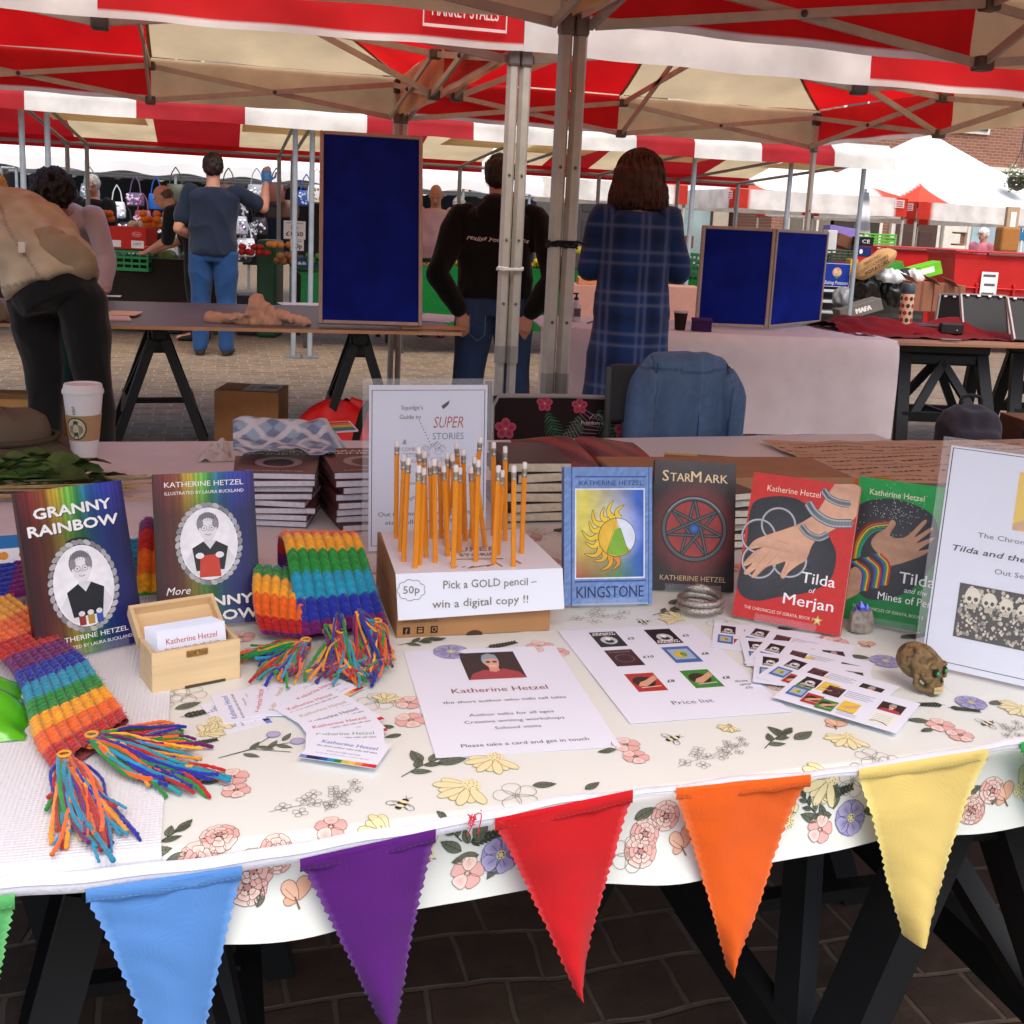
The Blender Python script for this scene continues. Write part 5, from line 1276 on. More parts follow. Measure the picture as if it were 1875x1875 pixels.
def art_bone(cv, w, h):
    cv.line([(.006, .012), (w-.006, .012), (w-.006, h-.006), (.006, h-.006)], .0016, S('#2c3340'), 1, True)
    cv.rect(w*.41, h*.665, w*.8, h*.915, S('#eeca52'), 1)
    cv.text('Cover', w*.46, h*.88, h*.022, S('#8a7030'), 2, 'L', 0, .3); cv.text('Coming soon', w*.46, h*.845, h*.022, S('#8a7030'), 2, 'L', 0, .3)
    smoothpoly(cv, lambda a, b: (w*(.41+.39*a), h*(.665+.25*b)), [(0, .1), (.25, .3), (.3, .55), (.5, .75), (.6, .72), (.55, .55), (.75, .6), (.8, .52), (.6, .4), (.35, .12), (.05, .0)], S('#dcb48c'), 2, None, 60)
    cv.text('The Chronicles of Issraya', w*.53, h*.61, h*.022, S('#55555a'), 1, 'C', .0, w=w*.6)
    cv.text('Tilda and the Bone Queen', w*.52, h*.535, h*.026, S('#2f2f33'), 1, 'C', .02, .2, w=w*.84)
    cv.text('Out September', w*.53, h*.465, h*.023, S('#55555a'), 1, 'C', .0, w=w*.36)
    X0, X1, Y0, Y1 = w*.17, w*.85, h*.16, h*.40
    cv.rect(X0, Y0, X1, Y1, S('#2b241e'), 1); r1 = random.Random(9)
    for k in range(420):
        x, y = r1.uniform(X0+.003, X1-.003), r1.uniform(Y0+.003, Y1-.003); s = r1.uniform(.0009, .0026); c = r1.uniform(.3, .95)
        cv.ell(x, y, s, s*1.2, (c*.85, c*.78, c*.62), 2+k % 2, 6)
    for k in range(7):
        x, y, s = X0+.018+.021*k, Y1-.016-.0022*k, .0125-.001*k
        cv.ell(x, y, s*.8, s, S('#e4ddca'), 5, 14); cv.rect(x-s*.4, y-s*1.35, x+s*.45, y-s*.7, S('#d5ccb4'), 5)
        for d in (-.32, .34): cv.ell(x+s*d, y-s*.25, s*.22, s*.26, S('#2a221b'), 6, 8)
        cv.poly([(x-s*.1, y-s*.7), (x+s*.12, y-s*.7), (x, y-s*.45)], S('#2a221b'), 6)
        for j in range(4): cv.rect(x-s*.3+s*.18*j, y-s*1.3, x-s*.26+s*.18*j, y-s*.95, S('#6a5f4c'), 6)
pb = Pz(1682, 1216, .747); yaw = R_(-45); wq = .222
pc = pb+V(cos(yaw), sin(yaw), 0)*wq/2
stand_poster('white poster with a photo of skulls in a clear stand at the right', pc.x, pc.y, yaw, R_(7), wq, .308, art_bone)

# ------------------------------------------------------------------ pencil box
bx0, by0, bw, bd, bz, bh = .233, 1.418, .222, .205, CZT+.0005, .094
r = thing('pencil_box', 'brown card box with a white lid and handwritten pencil offer', 'cardboard box', (bx0, by0, bz))
m = MB(); m.box((bw/2, bd/2, bh/2), (bw, bd, bh), S('#a97c52'), bev=.0015)
cv = Cv(m, lambda x, y, l: V(x, -.0004-l, y), .0002)
cv.text('YOU CAN FIND US ON', .008, .022, .0035, S('#6a4526'), 1, 'L', .004)
for k in range(3):
    x = .009+.0195*k; cv.rect(x, .006, x+.010, .016, S('#2d211a'), 1)
cv.text('f', .0125, .0066, .0075, S('#b08258'), 2, 'L', .03)
cv.rect(.0305, .0078, .0365, .0112, S('#b08258'), 2); cv.rect(.0305, .0125, .0365, .0143, S('#b08258'), 2); cv.ring(.053, .011, .0028, .0011, S('#b08258'), 2, 12); cv.ell(.0558, .0138, .0008, .0008, S('#b08258'), 2, 6)
cv.ell(bw*.5, .0, .012, .007, S('#4a3322'), 1, 20)
cvs = Cv(m, lambda x, y, l: V(-.0004-l, bd-x, y), .0002); cvs.rect(.004, .05, bd-.004, .052, S('#8a6440'), 1); cvs.rect(.0, .0, .004, bh, S('#8a6440'), 1)
m.build('box_body', CARD, r)
m = MB(); lz = bh+.001
m.add([(-.004, -.004, lz), (bw+.012, -.006, lz), (bw+.006, bd-.01, lz), (.004, bd-.006, lz)], [(0, 1, 2, 3)], S('#e3e7f0'))
fl = [(-.004, -.004, lz), (bw+.012, -.006, lz), (bw+.016, -.013, lz-.058), (0, -.012, lz-.064)]
m.add(fl, [(0, 1, 2, 3)], S('#e3e7f0'))
def flapf(x, y, l):
    p = V(*fl[3]).lerp(V(*fl[2]), x).lerp(V(*fl[0]).lerp(V(*fl[1]), x), y); return p+V(0, -.0006-l, 0)
cv = Cv(m, lambda x, y, l: flapf(x/.24, y/.062, l), .0002); PC = S('#7d7868')
cv.text('Pick a GOLD pencil –', .133, .0395, .0115, PC, 1, 'C', -.006, .05, w=.135, jit=.05); cv.text('win a digital copy !!', .118, .0135, .0115, PC, 1, 'C', -.006, .05, w=.138, jit=.05)
cv.text('50p', .0205, .0355, .0105, PC, 1, 'C', -.006, .05, w=.023)
cv.line([(.0205+.0175*(1+.14*abs(sin(4.5*t)))*cos(t), .040+.0125*(1+.16*abs(sin(4.5*t)))*sin(t)) for t in [2*pi*k/90 for k in range(90)]], .0006, PC, 1, True)
cv = Cv(m, lambda x, y, l: V(x, y, lz+.0006+l), .0002)
cv.text('SUPER', .125, .085, .02, S('#a87f70'), 1, 'C', 0, .2); cv.text('STORIES', .13, .062, .012, S('#8a8078'), 1)
for a, b_ in (((.08, .03), (.09, .05)), ((.09, .05), (.16, .045)), ((.15, .01), (.142, .035)), ((.18, .02), (.172, .045)), ((.1, .008), (.14, .02))): cv.line([a, b_], .003, S('#a8754f'), 1)
for k in range(5): cv.line([(.08+.012*k, .012), (.086+.012*k, .016)], .0012, GREY, 1)
m.build('lid_sheet', PRINT, r, solid=.0006)
PENW = M(rough=.35, var=.05, vscale=30, spec=.5)
pencils = [(725, 985, 727, 806), (739, 1028, 748, 838), (733, 1010, 740, 832), (760, 1040, 767, 852), (768, 1034, 776, 857), (780, 1020, 766, 818), (797, 1030, 795, 840), (780, 1000, 777, 826), (820, 1018, 812, 852), (830, 1040, 835, 851), (841, 1012, 842, 856), (852, 990, 848, 822), (871, 1028, 876, 842), (868, 1004, 862, 854), (862, 985, 880, 799), (904, 1032, 913, 852), (912, 1016, 920, 861), (903, 980, 904, 809), (925, 990, 925, 817), (940, 1037, 941, 852), (955, 1013, 961, 846), (850, 978, 835, 810), (808, 985, 805, 843), (818, 1000, 820, 828), (888, 1000, 868, 836), (835, 1000, 828, 832), (790, 985, 788, 850), (815, 975, 838, 838)]
BZ = bz+bh+.0015
kinds = ['at the front left of the box', 'near the left edge of the box', 'towards the middle of the box', 'towards the right of the box']
def pencil(i, b, t):
    b = Vector(b); d = (Vector(t)-b); L = min(.182, max(.12, d.length)); d.normalize()
    px_, py_ = pencils[i][0], pencils[i][1]
    r = thing('pencil', '', 'pencil', b, group='gold pencils stuck in the box lid')
    if r.get('label') is not None: del r['label']
    m = MB(); m.tube([d*-.01, d*(L-.022)], .0038, 6, S('#e58e1c')); m.build('shaft', PENW, r)
    m = MB(); m.tube([d*(L-.022), d*(L-.0215), d*(L-.019), d*(L-.018), d*(L-.0155), d*(L-.0145), d*(L-.012), d*(L-.0095)], [.0038, .0041, .0041, .0037, .0037, .0041, .0041, .0039], 12, S('#b9b1a4')); m.build('ferrule', STEEL, r, smooth=True, angle=60)
    m = MB(); m.tube([d*(L-.0095), d*(L-.002), d*L], [.0036, .0036, .0028], 12, S('#e6dfdc')); m.build('eraser', RUBBER, r, smooth=True, angle=60)
    return r
order = sorted(range(len(pencils)), key=lambda i: pencils[i][2])
for n_, i in enumerate(order):
    a = pencils[i]; b = Pz(a[0], a[1], BZ)
    # lean sideways and up to the traced top, standing close to upright
    t = Py(a[2], a[3], b.y+random.Random(i).uniform(-.004, .006))
    o = pencil(i, b, t)
    nth = ['first', 'second', 'third', 'fourth', 'fifth', 'sixth', 'seventh', 'eighth', 'ninth', 'tenth', 'eleventh', 'twelfth', 'thirteenth', 'fourteenth'][n_ if n_ < 14 else 27-n_]
    side = 'left' if n_ < 14 else 'right'
    o['label'] = ('orange pencil with white eraser, eraser %s from the %s of the bunch' % (nth, side)) if nth != 'first' else 'orange pencil with white eraser, %smost of the bunch' % side
# ------------------------------------------------------------------ rainbow scarf
KN = [S(c) for c in ('#b8221f', '#e8661a', '#efa51e', '#1f8a32', '#1f93b4', '#23309a', '#6b1a63')]
WOOL = M(rough=.95, var=.14, vscale=60, bump=.5, bscale=500, spec=.1, sheen=.3)
scarf = thing('scarf', 'chunky rainbow striped knitted scarf with tassels, lying in folds among the books', 'scarf', (0, 0, 0))
knit = MB()
def ribbon(Lp, Rp, u0, bw=.033, ribs=8, th=.011, flip=1, du=.0017, order=1):
    n0 = 60
    A, B = catmull(Lp, n0), catmull(Rp, n0)
    ln = sum(((A[i+1]+B[i+1])/2-(A[i]+B[i])/2).length for i in range(n0-1))
    nu = max(30, int(ln/du)); nv = ribs*9
    A, B = catmull(Lp, nu), catmull(Rp, nu)
    top = []; cs = []; bot = []; cb = []
    for i in range(nu):
        ta = A[min(i+1, nu-1)]-A[max(i-1, 0)]; tb = B[min(i+1, nu-1)]-B[max(i-1, 0)]
        u = u0+ln*i/(nu-1)
        for j in range(nv+1):
            v = j/nv; p = A[i].lerp(B[i], v); n = (ta.lerp(tb, v)).cross(B[i]-A[i]).normalized()*flip
            ph = v*ribs; rb = abs(sin(pi*ph)); fr = ph-math.floor(ph); tri = abs(fr-.5)*2
            st = u/.0105+.6*(1-tri)
            kn = .5+.5*cos(2*pi*st)
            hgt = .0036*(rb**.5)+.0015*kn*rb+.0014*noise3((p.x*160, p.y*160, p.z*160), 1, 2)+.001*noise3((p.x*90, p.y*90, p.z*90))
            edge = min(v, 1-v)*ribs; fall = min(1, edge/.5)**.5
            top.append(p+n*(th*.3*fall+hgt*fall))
            uu = u+.004*(1-tri)+.0016*noise3((p.x*40, p.y*40, 1)); k = int(math.floor(uu/bw))*order; c = KN[k % 7]; s_ = .72+.2*rb+.2*kn*rb  # crease shade of rib grooves and stitch gaps put into the wool colour
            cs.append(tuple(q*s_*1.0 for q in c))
    for q in range(0, len(top), 4):        # loose fibres
        n = V(random.uniform(-1, 1), random.uniform(-1, 1), random.uniform(-.4, 1)).normalized(); a = top[q]; l = random.uniform(.003, .0065); d = n.orthogonal().normalized()*.00022
        b_ = a+n*l*.6+V(random.uniform(-.001, .001), random.uniform(-.001, .001), 0); c = a+n*l+V(random.uniform(-.002, .002), random.uniform(-.002, .002), -.001); knit.add([a-d, a+d, b_+d, b_-d, c], [(0, 1, 2, 3), (3, 2, 4)], tuple(k_*1.25 for k_ in cs[q]))
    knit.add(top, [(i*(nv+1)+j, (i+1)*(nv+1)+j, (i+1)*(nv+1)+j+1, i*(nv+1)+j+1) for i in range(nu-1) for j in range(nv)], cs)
    step = 4
    iu = list(range(0, nu, step)); 
    if iu[-1] != nu-1: iu.append(nu-1)
    nb = 12
    for i in iu:
        ta = A[min(i+1, nu-1)]-A[max(i-1, 0)]; tb = B[min(i+1, nu-1)]-B[max(i-1, 0)]
        u = u0+ln*i/(nu-1)
        for j in range(nb+1):
            v = j/nb; p = A[i].lerp(B[i], v); n = (ta.lerp(tb, v)).cross(B[i]-A[i]).normalized()*flip
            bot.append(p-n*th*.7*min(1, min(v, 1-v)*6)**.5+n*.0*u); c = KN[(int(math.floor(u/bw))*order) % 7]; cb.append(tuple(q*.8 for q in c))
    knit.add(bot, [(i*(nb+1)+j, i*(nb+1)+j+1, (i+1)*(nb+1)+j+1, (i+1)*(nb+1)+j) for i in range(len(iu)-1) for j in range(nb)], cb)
    return ln
ZT = CZT+.016
P = lambda px, py, z=0.: Pz(px, py, ZT+z)
# left end on the white cloth
Lp = [P(99, 1414), P(64, 1362), P(50, 1310, .004), P(36, 1260, .01), P(8, 1215, .016), P(-40, 1180, .02), P(-120, 1140, .012)]
Rp = [P(236, 1320), P(216, 1288), P(188, 1252, .004), P(160, 1212, .008), P(118, 1178, .012), P(70, 1130, .016), P(0, 1075, .01)]
ribbon(Lp, Rp, .0, .046, 8, flip=-1)
# dark stretch rising behind the leftmost book
q0 = [V(-.43, 1.55, ZT), V(-.30, 1.56, ZT+.012), V(-.20, 1.60, ZT+.02), V(-.08, 1.66, ZT), V(.02, 1.70, ZT-.004)]
q1 = [V(-.43, 1.64, ZT+.025), V(-.30, 1.65, ZT+.035), V(-.20, 1.70, ZT+.05), V(-.08, 1.77, ZT+.03), V(.02, 1.80, ZT+.0)]
ribbon(q0, q1, .29, .033, 7, flip=1)
# hump between the two rainbow books
def arch(x0, x1, yb, yf, z, u0, dx=0., dz=0., ribs=7, lean=0.):
    L = [V(x0+dx, yb, ZT-.004), V(x0+dx*.6, yb-.008, ZT+z*.6), V(x0+dx*.3, lerp(yb, yf, .3), ZT+z), V(x0, lerp(yb, yf, .62), ZT+z*.86), V(x0+lean*.6, yf+.012, ZT+z*.4), V(x0+lean, yf, ZT-.002)]
    R = [V(x1+dx, yb+.02, ZT-.004), V(x1+dx*.6, yb+.012, ZT+(z+dz)*.6), V(x1+dx*.3, lerp(yb, yf, .3)+.02, ZT+z+dz), V(x1, lerp(yb, yf, .62)+.02, ZT+(z+dz)*.86), V(x1+lean*.6, yf+.03, ZT+(z+dz)*.4), V(x1+lean, yf+.018, ZT-.002)]
    return L, R
L, R = arch(-.12, .0, 1.72, 1.60, .085, .13); ribbon(L, R, .10, .033, 6, flip=1)
# main fold right of the knitting book
L = [V(.085, 1.57, ZT), V(.080, 1.585, ZT+.045), V(.080, 1.575, ZT+.088), V(.085, 1.53, ZT+.096), V(.090, 1.48, ZT+.070), V(.095, 1.437, ZT+.032), V(.100, 1.408, ZT-.003)]
R = [V(.205, 1.60, ZT), V(.200, 1.605, ZT+.045), V(.196, 1.59, ZT+.080), V(.199, 1.55, ZT+.086), V(.206, 1.50, ZT+.062), V(.215, 1.46, ZT+.030), V(.224, 1.433, ZT+.0)]
ribbon(L, R, .166, .0335, 8, flip=1)
# smaller fold tucked to its left
L = [V(.050, 1.55, ZT), V(.044, 1.535, ZT+.05), V(.042, 1.50, ZT+.060), V(.040, 1.462, ZT+.044), V(.044, 1.44, ZT+.014), V(.053, 1.432, ZT-.004)]
R = [V(.13, 1.545, ZT), V(.124, 1.53, ZT+.045), V(.118, 1.485, ZT+.046), V(.112, 1.442, ZT+.034), V(.108, 1.418, ZT+.010), V(.112, 1.410, ZT-.004)]
ribbon(L, R, .062, .030, 6, flip=1, order=-1)
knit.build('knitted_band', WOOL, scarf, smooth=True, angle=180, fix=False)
def tassel(root, ends, n=34, seed=0, r=.0019, loop=None):
    n = int(n*1.25)
    rn = random.Random(seed); m = MB()
    for k in range(n):
        e = ends[k % len(ends)]; e2 = ends[(k+1) % len(ends)]; t = rn.random(); tip = Vector(e).lerp(Vector(e2), t*.9)+V(rn.uniform(-.012, .012), rn.uniform(-.012, .012), 0)
        tip.z = CZT+.004+rn.uniform(0, .012); root_ = Vector(root)+V(rn.uniform(-.006, .006), rn.uniform(-.006, .006), rn.uniform(-.003, .005))
        tip = root_.lerp(tip, rn.uniform(.7, 1.08))
        pts = [root_]
        sx, sy = rn.uniform(-.012, .012), rn.uniform(-.012, .012)
        for s in (.3, .6, .85):
            p = root_.lerp(tip, s); h = rn.uniform(.002, .014)*(1-s)+.0; pts.append(V(p.x+sx*sin(pi*s)+rn.uniform(-.002, .002), p.y+sy*sin(pi*s)+rn.uniform(-.002, .002), max(CZT+.0045, p.z*.3+(CZT+.012+h)*.7 if s > .3 else p.z+.004)))
        tip.z = max(tip.z, CZT+.0035); pts.append(tip)
        if loop and k % 3 == 0: pts = [root_, Vector(loop[k % len(loop)])+V(rn.uniform(-.006, .006), rn.uniform(-.004, .004), rn.uniform(-.006, .006))]+pts[2:]
        sm = catmull(pts, 26); c = KN[rn.randrange(7)]; rr = r*rn.uniform(.75, 1.25)
        m.tube(sm, [rr*(1+.22*sin(i*2.7+k)) for i in range(26)], 6, tuple(q*rn.uniform(.75, 1.15) for q in c))
    for k in range(5): m.tube([Vector(root)+V(.006*cos(a), .006*sin(a), -.005+.003*k) for a in [2*pi*i/10 for i in range(11)]], .0016, 5, KN[(k*2+1) % 7])
    return m.build('tassel', WOOL, scarf, smooth=True, angle=180)
tassel(P(118, 1392, .004), [P(98, 1470), P(150, 1545), P(190, 1560), P(255, 1505)], 46, 1)
tassel(P(118, 1400, .0), [P(86, 1590), P(100, 1560)], 4, 2)
tassel(P(168, 1356, .006), [P(330, 1315), P(345, 1345), P(400, 1395), P(385, 1440), P(300, 1440)], 60, 3)
tassel(P(560, 1180, .0), [P(445, 1180), P(440, 1200), P(480, 1232), P(530, 1240)], 46, 4)
tassel(P(625, 1165, .012), [P(560, 1235), P(600, 1238), P(650, 1240), P(690, 1235)], 40, 5, loop=[P(620, 1130, .03), P(600, 1150, .02)])
tassel(P(690, 1145, .018), [P(640, 1238), P(680, 1240), P(715, 1215), P(712, 1190)], 44, 6, loop=[P(655, 1128, .035), P(690, 1125, .04), P(705, 1150, .03)])

# ------------------------------------------------------------------ wooden card box
rzb = radians(18.7)
r = thing('card_box', 'small pale wooden box with its lid open, holding business cards', 'box', (-.038, 1.325, CZT+.0005), rzb)
w, d, h, t = .108, .054, .052, .005
LW = S('#dcbf92')
m = MB()
m.box((0, -d/2+t/2, h/2), (w, t, h), LW, bev=.0008); m.box((0, d/2-t/2, h/2), (w, t, h), LW, bev=.0008)
for a in (-1, 1): m.box((a*(w/2-t/2), 0, h/2), (t, d-2*t-.0004, h-.0006), tuple(c*.97 for c in LW), bev=.0008)
m.box((0, 0, .003), (w-2*t-.001, d-2*t-.001, .004), LW); m.box((.01, -d/2-.0002, .0015), (.05, .0015, .004), S('#4a3c2c'))
m.build('box_body', WOOD, r)
LM = Matrix.Translation((0, d/2+.0015, h+.001)) @ Matrix.Rotation(radians(-150), 4, 'X')
m = MB(); hl = .02
# lid hinged at the back edge, thrown open
m.box((0, -d/2, hl-.002), (w, d, .004), LW, mat=LM, bev=.0008)
m.box((0, -d+t/2, hl/2), (w, t, hl-.0045), LW, mat=LM); m.box((0, -t/2, hl/2), (w, t, hl-.0045), LW, mat=LM)
for a in (-1, 1): m.box((a*(w/2-t/2), -d/2, hl/2), (t, d-2*t-.0004, hl-.0045), tuple(c*.95 for c in LW), mat=LM)
m.build('lid', WOOD, r)
m = MB(); m.box((0, -d/2-.001, h-.008), (.026, .0018, .008), S('#a8834a'), bev=.0007); m.ball((0, -d/2-.003, h-.007), .0028, S('#c09a5a'), seg=10, rings=6)
for a in (-1, 1): m.ball((a*.009, -d/2-.002, h-.008), .0016, S('#8a6a38'), seg=8, rings=5)
m.build('clasp', STEEL, r)
# cards: business cards, face design
def card_face(cv, w, h, c, small=True, bar=True):
    cv.rect(0, 0, w, h, S('#e3e8f6'), 0)
    cv.text('Katherine Hetzel', w*.5, h*.68, h*.13, c, 1, 'C', .012, w=w*.74)
    cv.text('the short author who tells tall tales', w*.5, h*.54, h*.07, S('#2b2b33'), 1, 'C', .012, w=w*.8)
    cv.text('khauthor@example', w*.5, h*.37, h*.05, S('#44444c'), 1, 'C', .0, w=w*.44) if small else None
    cv.text('www.talltales.example', w*.5, h*.26, h*.05, S('#6f86c8'), 1, 'C', .0, w=w*.7) if small else None
    if bar:
        bars = ['#7a86c8', '#3a2a5a', '#20286a', '#1f4f9a', '#1f8fc0', '#1f7f4a', '#c8b84a', '#e0c050', '#e88a3a', '#d8452f', '#c83030']
        for k, b_ in enumerate(bars): cv.rect(w*k/11, 0, w*(k+1)/11, h*.13, S(b_), 1)
def flat_card(name, label, group, cat, x, y, rz, w, h, z, draw, tilt=0., th=.0004):
    M4 = Matrix.Translation((x, y, z)) @ Matrix.Rotation(rz, 4, 'Z') @ Matrix.Rotation(tilt, 4, 'Y')
    m = MB(); m.box((0, 0, th/2), (w, h, th), S('#e3e8f6'))
    cv = Cv(m, lambda a, b, l: V(a-w/2, b-h/2, th+.00005+l), .00005); draw(cv, w, h)
    o = m.build(name, PRINT); o.matrix_world = M4; return tag(o, label, cat, group)
BC = dict(red=S('#c2473f'), blue=S('#3f62b8'), green=S('#5f9a7c'), gold=S('#b5a468'), navy=S('#33355f'), grey=S('#6f8f80'))
lb = V(-.038, 1.325, 0); 
for k in range(5):
    q = Matrix.Rotation(rzb, 4, 'Z')
    M4 = Matrix.Translation((lb.x, lb.y, CZT+.012)) @ q @ Matrix.Translation((-.002*k+.002, -.013+.0055*k, .0)) @ Matrix.Rotation(pi/2-.30, 4, 'X')
    m = MB(); m.box((0, .03, -.0003), (.085, .055, .0005), S('#e3e8f6'))
    cv = Cv(m, lambda a, b, l: V(a-.0425, b+.0025, .00005+l), .00006)
    if k == 0: card_face(cv, .085, .055, BC['red'], False, False)
    o = m.build('business_card', PRINT); o.matrix_world = M4
    tag(o, 'business card with a red name at the front of the wooden box' if k == 0 else 'blank backed white card behind the front card in the wooden box', 'business card', 'business cards')
fan = [  # px of the printed name, reading direction seen in plan, colour, label
    (412, 1307, 126, 'grey', 'grey green named card at the left end of the fan'), (421, 1292, 116, 'blue', 'blue named card second from the left end of the fan'),
    (476, 1281, 100, 'red', 'red named card standing lengthwise left of the yellow one'), (507, 1279, 92, 'gold', 'yellow named card standing lengthwise in the fan'),
    (553, 1266, 62, 'navy', 'dark named card at the top of the fan by the tassels'), (579, 1266, 58, 'red', 'red named card half covered near the top of the fan'),
    (568, 1288, 47, 'red', 'red named card left of the tassels, above the pale gold one'), (592, 1302, 44, 'gold', 'pale gold named card in the right side of the fan'),
    (612, 1315, 41, 'navy', 'dark named card in the middle of the right side of the fan'), (622, 1329, 29, 'red', 'red named card third from the bottom of the fan'),
    (632, 1351, 9, 'green', 'green named card second from the bottom of the fan'), (640, 1373, -11, 'blue', 'blue named card at the bottom of the fan showing its rainbow strip')]
for i, (px, py, a, c, lab) in enumerate(fan):
    wa = radians(a)-PSI; p = Pz(px, py, CZT+.004)+V(sin(wa), -cos(wa), 0)*.0125
    flat_card('business_card', lab, 'business cards', 'business card', p.x, p.y, wa, .085, .055, CZT+.0012+.0007*i, lambda cv, w, h, c=c: card_face(cv, w, h, BC[c]))

# ------------------------------------------------------------------ sheets and postcards
def photo_woman(cv, x0, y0, x1, y1, lay=2):
    w, h = x1-x0, y1-y0; f = lambda a, b: (x0+a*w, y0+b*h)
    cv.rect(x0, y0, x1, y1, S('#3a2b28'), lay)
    cv.poly([f(.02, 0), f(.1, .2), f(.33, .34), f(.5, .3), f(.68, .36), f(.92, .22), f(1, .0)], S('#a8434a'), lay+1)
    cv.poly([f(.42, .28), f(.44, .5), f(.6, .5), f(.6, .3), f(.52, .24)], S('#d89a80'), lay+2)
    cv.ell(*f(.51, .68), w*.15, h*.25, S('#a9b4ba'), lay+3, 20); cv.ell(*f(.52, .58), w*.12, h*.22, S('#e0a890'), lay+4, 20)
    cv.poly([f(.36, .7), f(.4, .88), f(.52, .95), f(.64, .88), f(.66, .72), f(.56, .76), f(.46, .72)], S('#8fa3ae'), lay+5)
    for s in (.46, .58): cv.ell(*f(s, .62), w*.045, h*.04, S('#5a3a36'), lay+6, 10)
    cv.line([f(.46, .49), f(.52, .465), f(.58, .49)], w*.018, S('#f4ece8'), lay+6)
TXT = S('#3b3f46')
def art_author(cv, w, h):
    photo_woman(cv, w*.34, h*.66, w*.70, h*.95)
    cv.text('Katherine Hetzel', w*.5, h*.535, h*.045, S('#8a4a4a'), 1, 'C', .012, w=w*.58)
    cv.text('the short author who tells tall tales', w*.5, h*.44, h*.024, S('#2d3036'), 1, 'C', .014, w=w*.73)
    for t, y, ww in (('Author talks for all ages', .315, .49), ('Creative writing workshops', .255, .57), ('School visits', .195, .26)): cv.text(t, w*.5, h*y, h*.025, TXT, 1, 'C', .008, w=w*ww)
    cv.text('Please take a card and get in touch', w*.5, h*.065, h*.026, S('#2d3036'), 1, 'C', .008, w=w*.7)
def thumb(cv, kind, x, y, w, h, lay=2):
    f = lambda a, b: (x+a*w, y+b*h)
    if kind in ('g1', 'g2'):
        cv.rect(x, y, x+w, y+h, S('#2b2f33' if kind == 'g1' else '#2a1d22'), lay)
        cv.ell(*f(.5, .42), w*.3, h*.26, S('#c9cdd0'), lay+1, 14); cv.ell(*f(.5, .36), w*.17, h*.12, S('#33363a'), lay+2, 10); cv.ell(*f(.5, .5), w*.1, h*.1, S('#f0f0f0'), lay+3, 10)
        yy = .76 if kind == 'g1' else .06; cv.text('GRANNY', x+w*.5, y+h*(yy+.1), h*.09, WH, lay+1, 'C', .04, w=w*.8); cv.text('RAINBOW', x+w*.5, y+h*yy, h*.09, WH, lay+1, 'C', .04, w=w*.86)
    elif kind == 'star':
        cv.rect(x, y, x+w, y+h, S('#47282a'), lay); cv.ring(*f(.5, .46), w*.32, w*.05, S('#6b6164'), lay+1, 18); cv.text('STARMARK', x+w*.5, y+h*.82, h*.09, S('#a58a78'), lay+1, w=w*.8)
    elif kind == 'king':
        cv.rect(x, y, x+w, y+h, S('#4a6fae'), lay); cv.rect(*f(.12, .2), *f(.88, .84), S('#9fb8cf'), lay+1); cv.ell(*f(.45, .5), w*.24, h*.2, S('#d9b93a'), lay+2, 12); cv.ell(*f(.56, .5), w*.12, h*.14, S('#6f9a3a'), lay+3, 8)
    else:
        cv.rect(x, y, x+w, y+h, S('#b23a30' if kind == 'red' else '#3f8a3a' if kind == 'green' else '#e3c341'), lay)
        if kind != 'yellow': cv.ell(*f(.45, .52), w*.38, h*.3, S('#3a2f2c'), lay+1, 14)
        cv.poly([f(.15, .3), f(.3, .5), f(.55, .6), f(.95, .85), f(.98, .65), f(.65, .42), f(.4, .25)], S('#d3a283'), lay+2); cv.line([f(.2, .2), f(.9, .25)], h*.03, S('#e9e0d0'), lay+3)
def art_price(cv, w, h):
    th = [('g1', .2, .77, 'L5'), ('g2', .60, .77, 'L5'), ('star', .2, .545, 'L10'), ('king', .60, .545, 'L8'), ('red', .2, .275, 'L8'), ('green', .57, .275, 'L8')]
    for k, x, y, pr in th:
        thumb(cv, k, w*x, h*y, w*.19, h*.185); 
        cv.text('£'+pr[1:], w*(x+.255), h*(y+.075), h*.026, INK, 2, 'C', .03, .2)
    cv.text('(faulty', w*.9, h*.31, h*.018, INK, 2, 'C', .02, .2); cv.text('spine', w*.9, h*.275, h*.018, INK, 2, 'C', .02, .2); cv.text('£5)', w*.9, h*.24, h*.018, INK, 2, 'C', .02, .2)
    cv.text('Price list', w*.47, h*.135, h*.035, S('#4a4d52'), 2, 'C', .0, w=w*.26)
o = flat_card('information_sheet', 'white sheet with a photo of a grey haired woman in a red top', None, 'information sheet', .334, 1.2154, -.0407, .21, .297, CZT+.0016, art_author)
pc = V(.5697, 1.2635, 0)
o = flat_card('price_list', 'white price list sheet with six small book covers and handwritten prices', None, 'price list', pc.x, pc.y, -.0065, .21, .297, CZT+.0014, art_price)
